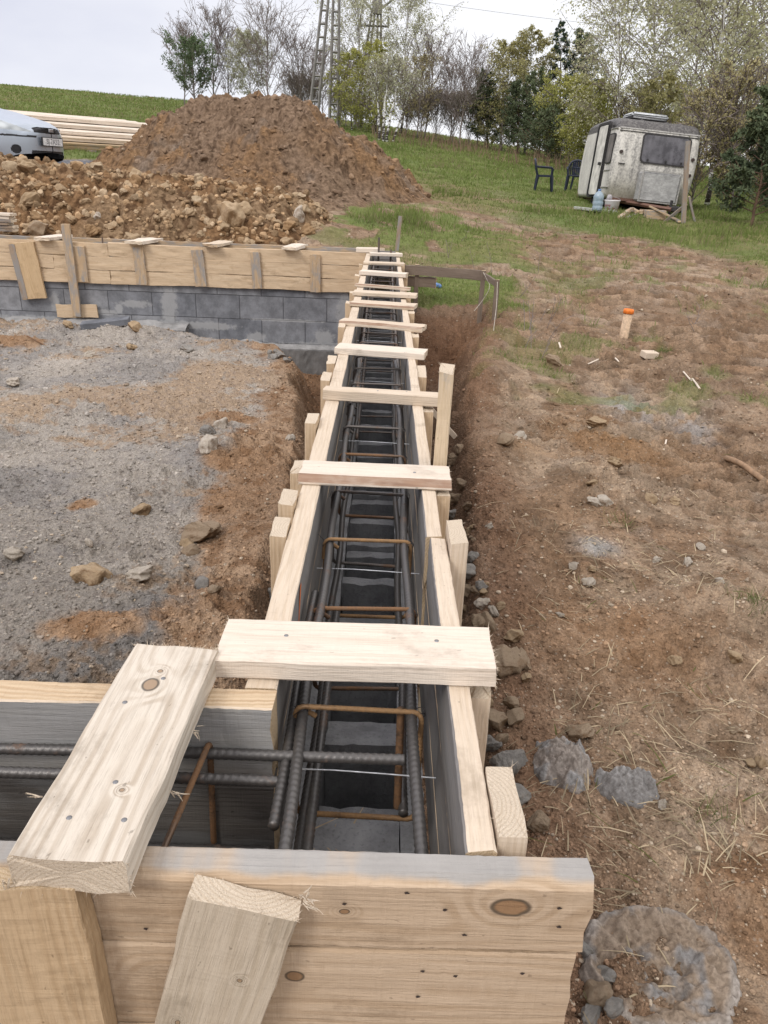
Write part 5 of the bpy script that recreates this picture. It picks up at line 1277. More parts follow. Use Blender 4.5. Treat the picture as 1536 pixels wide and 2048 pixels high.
tree('rust', (1376, 424), (1420, 200), 110, 'thin leaning tree with brown buds right of the caravan', seed=93)
tree('rust', (1462, 424), (1478, 150), 120, 'leaning brown budded tree in front of the dark pine', seed=94)
tree('pine', (1500, 452), (1558, 175), 130, 'dark pine with a thick leaning trunk at the right edge', seed=95, bare_low=.10, dens=1.2)
tree('pine', (1580, 430), (1590, 190), 140, 'second dark pine cut off by the right edge', seed=96, dens=1.3)
tree('olive', (1500, 380), (1500, 220), 130, 'olive leafed shrub like tree behind the dark pine', seed=97, Y=24)
for i, (x_, y_, w_, tp) in enumerate(((1200, 330, 110, 250), (1260, 336, 110, 255), (1330, 338, 120, 255), (1400, 340, 120, 255), (1450, 345, 120, 260), (1510, 350, 120, 260))):
    tree('thicket', (x_, y_), (x_+4, tp), w_, 'thin twiggy shrub in the undergrowth of the right hand wood', 'shrub', seed=140+i, Y=40, group='twiggy shrubs in the right hand wood')
# ------------------------------------------------------------------ pylons and wires
PYC = plain('pylon_concrete', (.21, .20, .19), .9, scale=3); PYD = plain('pylon_steel', (.15, .155, .15), .6, .4)
def ladder(parent, a, b, wd, name='leg'):
    a = np.array(a); b = np.array(b); mb = MB(); n = 60
    for k in (-1, 1): mb.tube(np.array([a+np.array([k*wd, 0, 0]), b+np.array([k*wd*.55, 0, 0])]), [.085, .06], 4)
    d = b-a; L_ = np.linalg.norm(d); m = int(L_/.55)
    for i in range(1, m):
        f = i/m; c = a+d*f; w_ = wd*(1-.45*f); mb.tube(np.array([c-np.array([w_, 0, 0]), c+np.array([w_, 0, 0])]), .055, 4)
    o = mb.build(name, PYC, parent); o.location = -np.array(parent.location); return o
b1 = aty(625, 232, 44); b2 = aty(667, 262, 44); tp = aty(664, -90, 44)
b1[2] = gz(b1[0], b1[1]); b2[2] = gz(b2[0], b2[1])
t = thing('power_pylon', 'near power pylon with two ladder like concrete legs rising behind the mound', 'pylon', ((b1[0]+b2[0])/2, 44, float(b1[2])-.1))
ladder(t, b1, tp+np.array([-.1, 0, 0]), .22); ladder(t, b2, tp+np.array([.25, 0, 0]), .22)
Yp = 52
c0 = aty(742, 262, Yp); c0[2] = gz(c0[0], Yp)
t = thing('power_pylon', 'far power pylon with crossarms standing among the birches', 'pylon', (c0[0], Yp, c0[2]-.1))
tp2 = aty(758, -60, Yp); mid = aty(754, 20, Yp)
for dx in (-.75, .55): ladder(t, c0+np.array([dx-.1, 0, 0]), mid+np.array([dx*.25, 0, 0]), .17)
mb = MB(); mb.tube(np.array([mid-c0+np.array([0, 0, -.2]), tp2-c0]), [.30, .22], 6); mb.build('mast', PYC, t, loc=(0, 0, .1))
ar = aty(752, 52, Yp)-c0
mb = MB(); mb.tube(np.array([ar+np.array([-.95, 0, 0]), ar+np.array([.75, 0, 0])]), .06, 4); [mb.tube(np.array([ar+np.array([x_, 0, 0]), ar+np.array([x_, 0, .5])]), .05, 6) for x_ in (-.9, .7)]; mb.build('crossarm', PYD, t, loc=(0, 0, .1))
mb = MB(); mb.tube(np.array([aty(756, 22, Yp)-c0, aty(790, -4, Yp)-c0]), .06, 4); mb.tube(np.array([aty(744, 20, Yp)-c0, aty(722, -4, Yp)-c0]), .06, 4); mb.build('brace', PYD, t, loc=(0, 0, .1))
for i, (a, b, sag) in enumerate((((800, -4), (1560, 78), .5),)):
    A = aty(*a, Yp); B = aty(*b, 58); s = np.linspace(0, 1, 24); P = A+(B-A)*s[:, None]; P[:, 2] -= sag*4*s*(1-s)*.5
    V, Q = tube_np(P, .008, 4); tag(add_mesh('power_line', V, Q, [PYD]), ('thin power line running right from the far pylon, lower one', 'thin power line running right from the far pylon, upper one')[i], 'power line', None)
# the roof behind the brow of the hill
p = aty(262, 203, 82)
t = thing('house', 'brick red house roof with a chimney just showing over the hill brow', 'house', (p[0], 84, p[2]-3.0))
mb = MB(); mb.box((0, 0, 1.0), (4.8, 6, 2.0)); mb.build('wall', plain('brick_wall', (.30, .15, .10), .9), t)
V = [(-2.9, -3.3, 1.9), (2.9, -3.3, 1.9), (2.9, 3.3, 1.9), (-2.9, 3.3, 1.9), (-2.9, 0, 3.05), (2.9, 0, 3.05)]
rf = add_mesh('roof', V, [(0, 1, 5, 4), (2, 3, 4, 5), (0, 4, 3), (1, 2, 5), (0, 3, 2, 1)], [plain('roof_tiles', (.27, .14, .10), .9, scale=8)], parent=t)
mb = MB(); mb.box((1.35, 0, 3.0), (.55, .55, 1.2)); mb.build('chimney', plain('brick_chimney', (.32, .12, .085), .9), rf)
# ------------------------------------------------------------------ caravan
def dirty_white():
    g = G('caravan_shell', .5, .35); p = g.obj; x, y, z = g.sep(p)
    st = g.noise(g.vm('MULTIPLY', p, (9, 9, 1.1)), 1.0, 5, .65); pa = g.noise(p, 2.6, 6, .7); fi = g.noise(p, 26, 5, .7)
    c = g.mix(g.mr(pa, .32, .68), (.68, .66, .60), (.50, .48, .44))
    fr = g.ma('SUBTRACT', 1.0, g.mr(y, .05, .45))
    gr = g.ma('MULTIPLY', g.mr(g.ma('ADD', g.ma('MULTIPLY', st, .5), g.ma('MULTIPLY', fi, .5)), .40, .66), g.ma('ADD', .25, g.ma('MULTIPLY', fr, .7)))
    c = g.mix(gr, c, (.17, .165, .16))
    low = g.ma('MULTIPLY', g.ma('SUBTRACT', 1.0, g.mr(g.ma('ADD', z, g.ma('MULTIPLY', st, .25)), .12, .50)), g.ma('MULTIPLY', fr, .65)); c = g.mix(low, c, (.22, .20, .13))
    up = g.ma('MULTIPLY', g.mr(z, .845*CHt, .862*CHt), g.mr(y, -.2, .16)); c = g.mix(g.ma('MULTIPLY', up, g.mr(fi, .25, .62, .75, 1.0)), c, (.075, .07, .07))
    ru = g.ma('MULTIPLY', g.mr(st, .66, .75), g.ma('SUBTRACT', 1.0, fr)); c = g.mix(g.ma('MULTIPLY', ru, .5), c, (.25, .19, .12))
    g.color(c); g.set(g.b, 'Roughness', g.mr(fi, .3, .7, .4, .75)); g.bump(fi, .002); return g.m
RUB = plain('seal_rubber', (.035, .033, .033), .8); CTRIM = plain('caravan_trim', (.33, .32, .30), .55)
def glass_mat(name, col=(.06, .058, .065), rough=.18):
    g = G(name, rough, .5); n = g.noise(g.obj, 5, 5, .65); n2 = g.noise(g.vm('MULTIPLY', g.obj, (12, 12, 2)), 1, 4, .6)
    g.color(g.mix(g.mr(g.ma('ADD', g.ma('MULTIPLY', n, .6), g.ma('MULTIPLY', n2, .4)), .35, .68), col, tuple(c*2.2+.02 for c in col))); g.set(g.b, 'Roughness', g.mr(n, .3, .7, rough, rough*2.6)); return g.m
GLS = glass_mat('caravan_window_glass')
YC = 16.0; cf = aty(1296, 403, YC)
CW = .94*float(aty(1396, 330, YC)[0]-aty(1213, 320, YC)[0])
a1 = aty(1290, 238, YC+.4)[2]; a0 = aty(1290, 402, YC)[2]; CHt = a1-a0
CSH = dirty_white()
cv = thing('caravan', 'grimy old white caravan tilted on the meadow with its door ajar', 'caravan', (cf[0], YC, a0), (R(-1.5), R(3.6), R(1.5)))
prof = np.array([(.13, 0), (.03, .22*CHt), (0, .42*CHt), (.03, .62*CHt), (.09, .83*CHt), (.15, .915*CHt), (.28, .968*CHt), (.52, .995*CHt), (1.1, 1.01*CHt), (1.85, 1.0*CHt), (2.22, .98*CHt), (2.38, .90*CHt), (2.46, .5*CHt), (2.46, .3*CHt), (2.36, 0)])
def resample_closed(P, n):
    P = np.vstack([P, P[:1]]); s = np.concatenate([[0], np.cumsum(np.linalg.norm(np.diff(P, axis=0), axis=1))]); q = np.linspace(0, s[-1], n, endpoint=False)
    return np.stack([np.interp(q, s, P[:, k]) for k in range(P.shape[1])], -1)
def smooth_open(P, it=2):
    for _ in range(it):
        Q = [P[0]]
        for a, b in zip(P[:-1], P[1:]): Q += [a*.75+b*.25, a*.25+b*.75]
        Q.append(P[-1]); P = np.array(Q)
    return P
rp = smooth_open(prof, 2); npf = len(rp); cen = np.array([1.23, .5*CHt])
hw = CW/2
secs = [(-hw, .10), (-hw+.016, .058), (-hw+.05, .024), (-hw+.095, .007), (-hw+.15, 0), (-.3, 0), (.3, 0), (hw-.15, 0), (hw-.095, .007), (hw-.05, .024), (hw-.016, .058), (hw, .10)]
V = []
for sx_, inset in secs:
    d = cen-rp; d /= np.linalg.norm(d, axis=1)[:, None]; q = rp+d*inset*1.25
    for (yy, zz) in q:
        tap = 1-.05*max(0, .35-zz/CHt)-.03*max(0, zz/CHt-.6)
        V.append((sx_*tap, yy, zz))
Fs = []; ns = len(secs)
for i in range(ns-1):
    for j in range(npf): j2 = (j+1) % npf; Fs.append((i*npf+j, i*npf+j2, (i+1)*npf+j2, (i+1)*npf+j))
Fs.append(tuple(range(npf))[::-1]); Fs.append(tuple((ns-1)*npf+j for j in range(npf)))
o = add_mesh('body', V, Fs, [CSH], None, True, None, cv)
for p_ in list(o.data.polygons)[-2:]: p_.use_smooth = False
def fy(z): return float(np.interp(z, prof[:10, 1], prof[:10, 0]))
def rrect(x0, x1, z0, z1, r, n=5):
    P = []
    for cx, cz, a in ((x1-r, z1-r, 0), (x0+r, z1-r, 90), (x0+r, z0+r, 180), (x1-r, z0+r, 270)):
        P += [(cx+r*math.cos(R(a+90*i/n)), cz+r*math.sin(R(a+90*i/n))) for i in range(n+1)]
    return P
def front_patch(name, outline, off, thick, m, parent, n=0):
    """plate following the rake of the caravan front"""
    V = [(x, fy(z)-off-thick, z) for x, z in outline]+[(x, fy(z)-off+.03, z) for x, z in outline]; k = len(outline)
    Fs = [tuple(range(k))]+[(i, i+k, (i+1) % k+k, (i+1) % k) for i in range(k)]
    return add_mesh(name, V, Fs, [m], parent=parent)
def front_ring(name, outer, inner, off, thick, m, parent):
    k = len(outer); V = [(x, fy(z)-off-thick, z) for x, z in outer]+[(x, fy(z)-off-thick, z) for x, z in inner]+[(x, fy(z)-off+.03, z) for x, z in outer]+[(x, fy(z)-off+.01, z) for x, z in inner]
    Fs = []
    for i in range(k):
        j = (i+1) % k; Fs += [(i, j, k+j, k+i), (i, 2*k+i, 2*k+j, j), (k+i, k+j, 3*k+j, 3*k+i)]
    return add_mesh(name, V, Fs, [m], parent=parent)
wz0, wz1 = .47*CHt, .80*CHt; wx0, wx1 = -hw+.317*CW, -hw+.861*CW
o = front_patch('window', rrect(wx0, wx1, wz0, wz1, .07), .004, .012, GLS, cv)
front_ring('frame', rrect(wx0-.025, wx1+.025, wz0-.025, wz1+.025, .085), rrect(wx0, wx1, wz0, wz1, .07), .004, .018, RUB, o)
mb = MB()
for x_ in (wx0+.12, wx0+.47, wx1-.12): mb.box((x_, fy(wz0)-.035, wz0+.035), (.03, .02, .035))
mb.build('latch', RUB, o)
# belt strips, roof lip and seams
for zz, h_, m in ((.845*CHt, .022, CTRIM), (.815*CHt, .010, RUB)):
    front_patch('trim_strip', [(-hw+.05, zz), (hw-.05, zz), (hw-.05, zz+h_), (-hw+.05, zz+h_)], .0, .012, m, cv)
for x_ in (-.30, .18, .45):
    s = np.linspace(0, 1, 12); P = np.stack([np.full(12, x_)+.0*s, np.interp(s, [0, .3, .6, 1], [.10, .18, .36, .9]), np.interp(s, [0, .3, .6, 1], [.855*CHt, .93*CHt, .98*CHt, 1.006*CHt])], -1)
    V, Q = tube_np(P, .014, 6); add_mesh('roof_rib', V, Q, [CSH], None, True, None, cv)
mb = MB(); mb.box((-.12, .80, 1.05*CHt), (.72, .60, .10), bev=.035); mb.build('roof_hatch', plain('hatch_plastic', (.52, .54, .55), .5), cv, True)
mb = MB(); mb.box((-.12, .80, 1.025*CHt), (.70, .52, .06)); mb.build('hatch_base', RUB, cv)
# gas bottle box on the front
mb = MB(); mb.box((.045*CW, -.13, .165*CHt), (.45*CW, .30, .36*CHt), bev=.03)
def box_mat():
    g = G('box_lid', .6, .3); p = g.obj; n = g.noise(g.vm('MULTIPLY', p, (6, 6, 12)), 1, 6, .75); n2 = g.noise(p, 18, 5, .7)
    c = g.mix(g.mr(n, .3, .65), (.50, .50, .49), (.30, .30, .295)); c = g.mix(g.ma('MULTIPLY', g.mr(n2, .5, .72), .6), c, (.15, .15, .145)); g.color(c); g.bump(n2, .003); return g.m
BXM = box_mat(); bx_ = mb.build('front_box', BXM, cv)
mb = MB(); bc_ = .045*CW; mb.box((bc_, -.285, .352*CHt), (.46*CW, .02, .02)); mb.box((bc_, -.285, -.014*CHt), (.46*CW, .02, .02)); [mb.box((x_, -.285, .17*CHt), (.02, .021, .355*CHt)) for x_ in (bc_-.225*CW, bc_+.225*CW)]; mb.build('lid_rim', CTRIM, bx_)
# round lamps and grab handles
for x_, z_ in ((-hw+.12, .56*CHt), (hw-.13, .555*CHt), (hw-.13, .36*CHt)):
    mb = MB(); P = np.array([(x_, fy(z_)+.01, z_), (x_, fy(z_)-.03, z_)]); mb.tube(P, .032 if z_ > .5 else .026, 12); mb.build('marker_lamp', plain('lamp_dark', (.05, .035, .03), .4), cv)
mb = MB(); mb.box((-hw+.16, fy(.42*CHt)-.012, .42*CHt), (.13, .02, .014)); mb.build('grab_handle', RUB, cv)
# side: door ajar, side window, belt lines
def side_plate(name, pts, off, m, parent, th=.012):
    k = len(pts); V = [(-hw-off-th, y, z) for y, z in pts]+[(-hw+.02, y, z) for y, z in pts]
    return add_mesh(name, V, [tuple(range(k))[::-1]]+[(i, (i+1) % k, (i+1) % k+k, i+k) for i in range(k)], [m], parent=parent)
side_plate('door_opening', rrect(.62, 1.36, .02*CHt, .93*CHt, .08), .004, plain('dark_inside', (.012, .011, .011), .9), cv)  # near-black plate on the shell: darkness of the interior put into its colour
dr = side_plate('door', rrect(.0, .52, .03*CHt, .90*CHt, .07), 0, plain('caravan_door', (.62, .60, .55), .5, scale=6), cv, .03)
dm = dr.data; dm.transform(Matrix.Translation((hw, 0, 0))); dm.transform(Matrix.Rotation(R(2), 4, 'Z')); dr.location = (-hw-.014, .60, .0)
mb = MB(); mb.box((-.05, .08, .42*CHt), (.05, .09, .05)); h_ = mb.build('handle', RUB, dr)
ring_o = rrect(.55, 1.42, .0*CHt, .95*CHt, .10); ring_i = rrect(.60, 1.36, .03*CHt, .92*CHt, .08); k = len(ring_o)
V = [(-hw-.02, y, z) for y, z in ring_o]+[(-hw-.02, y, z) for y, z in ring_i]+[(-hw+.02, y, z) for y, z in ring_o]
add_mesh('door_frame', V, [(i, k+i, k+(i+1) % k, (i+1) % k) for i in range(k)]+[(i, (i+1) % k, 2*k+(i+1) % k, 2*k+i) for i in range(k)], [RUB], parent=cv)
for y_ in (.60, 1.15):
    mb = MB(); mb.box((-hw-.035, y_, .46*CHt), (.02, .03, .88*CHt)); mb.build('door_edge', RUB, cv)
sw = side_plate('window', rrect(.17, .48, .43*CHt, .77*CHt, .05), .006, glass_mat('caravan_side_glass', (.09, .08, .075), .3), cv)
side_plate('frame', rrect(.145, .505, .415*CHt, .785*CHt, .06), .0, RUB, sw, .014)
for zz in (.33*CHt, .84*CHt, .12*CHt): side_plate('trim_strip', [(.12, zz), (.52, zz), (.52, zz+.014), (.12, zz+.014)], 0, CTRIM, cv, .012)
mb = MB(); mb.box((-hw-.02, .34, .87*CHt), (.03, .05, .04)); mb.build('vent', RUB, cv)
# chassis, drawbar, wheels
RUSTM = plain('rusty_iron', (.17, .095, .07), .8, .2); 
mb = MB()
for s in (-1, 1): mb.tube(np.array([(s*.62, .5, -.03), (s*.35, .05, -.06), (.16+s*.03, -.95, -.13)]), .035, 4)
mb.box((0, 1.25, -.04), (1.3, 2.0, .07)); mb.box((-.25, .12, -.015), (.95, .10, .05)); mb.build('chassis', RUSTM, cv)
mb = MB(); mb.box((.20, -1.0, -.12), (.14, .25, .10), bev=.02); mb.tube(np.array([(.17, -.78, .03), (.17, -.78, -.34)]), .028, 8); mb.box((.17, -.78, -.33), (.11, .16, .05)); mb.build('hitch', RUB, cv)
TYRE = plain('tyre_rubber', (.028, .028, .028), .9); RIMM = plain('steel_rim', (.33, .33, .33), .5, .5)
def wheel(parent, c, r, w, ax='X', rim_r=.62, name='wheel'):
    n = 32; pr = [(r*rim_r, -w/2), (r*.93, -w/2), (r, -w*.32), (r, w*.32), (r*.93, w/2), (r*rim_r, w/2)]
    V = [(o_, math.cos(a)*q, math.sin(a)*q) for q, o_ in pr for a in [2*PI*i/n for i in range(n)]]; m = len(pr)
    Fs = [(k*n+i, k*n+(i+1) % n, ((k+1) % m)*n+(i+1) % n, ((k+1) % m)*n+i) for k in range(m) for i in range(n)]
    o = add_mesh(name, V, Fs, [TYRE], None, True, None, parent)
    pr = [(r*rim_r*1.01, -w*.46), (r*rim_r*.86, -w*.40), (r*rim_r*.45, -w*.16), (r*rim_r*.20, -w*.36), (.001, -w*.36)]
    V = [(o_, math.cos(a)*q, math.sin(a)*q) for q, o_ in pr for a in [2*PI*i/n for i in range(n)]]; m = len(pr)
    add_mesh('rim', V, [(k*n+i, k*n+(i+1) % n, (k+1)*n+(i+1) % n, (k+1)*n+i) for k in range(m-1) for i in range(n)], [RIMM], None, True, None, o)
    if ax == 'Y': o.rotation_euler = (0, 0, R(90))
    o.location = c; return o
wheel(cv, (-hw+.16, 1.05, -.06), .29, .17); wheel(cv, (hw-.16, 1.05, -.06), .29, .17).rotation_euler = (0, 0, PI)
mb = MB(); mb.tube(np.array([(-.55, .35, -.02), (-.62, .30, -.30)]), .025, 6); mb.tube(np.array([(.6, .35, -.02), (.62, .3, -.42)]), .025, 6); mb.build('corner_steady', RUSTM, cv)
# timber prop with its braces
pb = hit(1368, 447); pb[2] = gz(pb[0], pb[1]); pt = aty(1376, 282, pb[1])
t = thing('timber_prop', 'upright timber post with slanting braces propping the right front of the caravan', 'post', tuple(pb))
W1 = W_WEATHER(); mb0 = Vector(pb)
plank('post', pb-np.array([0, 0, .1]), pt, .075, .05, (0, -1, 0), W1, parent=t, n=10)
plank('brace', pb+np.array([0, 0, .42]), pb+np.array([.22, .05, -.03]), .035, .03, (0, -1, 0), W1, parent=t, n=4)
plank('brace', pb+np.array([-.02, 0, .30]), pb+np.array([-.26, .3, -.03]), .05, .03, (0, -1, 0), W1, parent=t, n=4)
def ground_item(px, py): p = hit(px, py); p[2] = gz(p[0], p[1]); return p
for i, (a, b, w_, lab) in enumerate((((1298, 416), (1352, 445), .05, 'long thin batten lying aslant under the caravan drawbar'), ((1250, 440), (1278, 428), .09, 'broken board on the wood heap under the caravan'), ((1340, 438), (1358, 448), .06, 'short stick lying left of the timber post foot'))):
    A = ground_item(*a) if i else aty(1298, 416, 14.6); B = ground_item(*b); o = plank('batten', A+np.array([0, 0, .03]), B+np.array([0, 0, .03]), w_, .03, (0, 0, 1), W_WEATHER() if i else W_OLD(), n=8); tag(o, lab, 'batten')
rs = np.random.default_rng(8)
for i in range(9):
    p = ground_item(1244+i*8+rs.uniform(-4, 4), 432+rs.uniform(-6, 8)); a = rs.uniform(0, PI); l = rs.uniform(.12, .28)
    o = plank('firewood', p+np.array([-math.cos(a)*l/2, -math.sin(a)*l/2, .04]), p+np.array([math.cos(a)*l/2, math.sin(a)*l/2, .05+rs.uniform(0, .05)]), .07, .05, (0, 0, 1), W_OLD(), n=4, wob=.004); tag(o, 'scrap of wood in the low heap under the caravan drawbar', 'firewood', 'wood scraps under the caravan')
p = ground_item(1308, 440); mb = MB(); mb.box((0, 0, .07), (.34, .2, .16), bev=.012); tag(mb.build('wood_block', W_OLD(), loc=tuple(p)), 'squared wooden block under the caravan drawbar', 'wood block')
# slab, water bottle, bucket
p = ground_item(1190, 426); 
mb = MB(); mb.box((0, 0, .035), (.52, .62, .05), rot=Euler((R(2), R(3), R(35))), bev=.006); tag(mb.build('doorstep_slab', plain('slab_concrete', (.36, .37, .33), .9), loc=tuple(p)), 'pale slab lying on the grass as a doorstep to the caravan', 'slab')
def lathe(prof_, n=24):
    V = [(r_*math.cos(2*PI*i/n), r_*math.sin(2*PI*i/n), z_) for r_, z_ in prof_ for i in range(n)]
    return V, [(k*n+i, k*n+(i+1) % n, (k+1)*n+(i+1) % n, (k+1)*n+i) for k in range(len(prof_)-1) for i in range(n)]
bp = ground_item(1193, 427); t = thing('water_bottle', 'big bluish plastic water bottle standing on the doorstep slab', 'bottle', (bp[0], bp[1], bp[2]+.06))
V, Fs = lathe([(.001, 0), (.085, .0), (.092, .02), (.092, .07), (.085, .085), (.092, .10), (.092, .15), (.085, .165), (.092, .18), (.092, .24), (.07, .29), (.03, .325), (.025, .34)])
gb = G('bottle_plastic', .25, .5); gb.color(gb.mix(gb.noise(gb.obj, 20, 3, .5), (.22, .33, .42), (.50, .58, .64))); gb.set(gb.b, 'Transmission Weight', .25)
add_mesh('bottle_body', V, Fs, [gb.m], None, True, None, t); V, Fs = lathe([(.03, .335), (.03, .36), (.001, .362)]); add_mesh('cap', V, Fs, [plain('cap_blue', (.08, .16, .34), .5)], None, True, None, t)
bp = ground_item(1221, 429); t = thing('bucket', 'white plastic bucket with reddish print standing beside the doorstep slab', 'bucket', tuple(bp))
V, Fs = lathe([(.001, .003), (.11, .0), (.135, .22), (.142, .225), (.142, .245), (.132, .245), (.12, .03), (.001, .03)])
gk = G('bucket_plastic', .5, .4); kx_, ky_, kz_ = gk.sep(gk.obj); gk.color(gk.mix(gk.ma('MULTIPLY', gk.mr(gk.noise(gk.obj, 16, 3, .5), .52, .6), gk.ma('MULTIPLY', gk.mr(kz_, .05, .08), gk.ma('SUBTRACT', 1.0, gk.mr(kz_, .15, .18)))), (.62, .60, .60), (.40, .19, .20)))
add_mesh('bucket_body', V, Fs, [gk.m], None, True, None, t)
P = np.array([(-.14*math.cos(a), -.03, .235+.06*math.sin(a)) for a in np.linspace(0, PI, 12)]); V, Q = tube_np(P, .004, 5); add_mesh('handle', V, Q, [RIMM], None, True, None, t)
V, Fs = lathe([(.001, 0), (.045, 0), (.05, .05), (.035, .09), (.02, .10), (.001, .10)]); o = add_mesh('jar', V, Fs, [plain('jar_grey', (.35, .33, .34), .4)], None, True, None, None, (bp[0]-.05, bp[1]+.05, bp[2]+.235)); tag(o, 'small grey jar on top of the white bucket', 'jar')
# ------------------------------------------------------------------ garden chairs
CHM = plain('chair_plastic', (.012, .017, .034), .45)
def chair(p, rz, label):
    t = thing('garden_chair', label, 'chair', tuple(p), (0, 0, rz), 'dark blue plastic garden chairs'); s = .80
    mb = MB(); mb.box((0, 0, .43*s), (.44*s, .44*s, .03), bev=.012); [mb.box((x_, .0, .417*s), (.03, .44*s, .04)) for x_ in (-.21*s, .21*s)]; mb.build('seat', CHM, t)
    for x_, y_ in ((-1, -1), (1, -1), (-1, 1), (1, 1)):
        mb = MB(); P = np.array([(x_*.21*s, y_*.20*s, .43*s), (x_*.245*s, y_*.25*s, 0)]); mb.tube(P, [.034, .024], 4); mb.build('leg', CHM, t)
    mb = MB(); n = 16
    A = np.linspace(0, PI, n); arc = np.stack([.235*s*np.cos(A), np.full(n, .27*s)+.05*s*np.sin(A), .62*s+.24*s*np.sin(A)**.8], -1); arc = np.vstack([[(.21*s, .20*s, .42*s)], arc, [(-.21*s, .20*s, .42*s)]])
    mb.tube(arc, .022, 6)
    for k in range(-3, 4):
        x_ = k*.058*s; top_ = .62*s+.24*s*max(0, 1-(x_/(.235*s))**2)**.5
        P = np.array([(x_*.85, .215*s, .43*s), (x_, .27*s, .62*s), (x_, .31*s, top_)]); mb.tube(P, .014, 4)
    mb.build('backrest', CHM, t)
    for x_ in (-1, 1):
        mb = MB(); P = np.array([(x_*.235*s, .27*s, .66*s), (x_*.255*s, .05*s, .65*s), (x_*.255*s, -.17*s, .64*s), (x_*.24*s, -.21*s, .60*s), (x_*.215*s, -.20*s, .43*s)]); mb.tube(P, .022, 5); mb.build('armrest', CHM, t)
    return t
p = ground_item(1086, 382); chair(p, R(82), 'dark blue garden chair standing alone on the grass, facing right')
p = ground_item(1147, 383); chair(p, R(-15), 'dark blue garden chair next to the caravan, the left one of the close pair')
p = ground_item(1172, 384); p[1] += .5; chair(p, R(20), 'dark blue garden chair partly hidden behind the caravan')
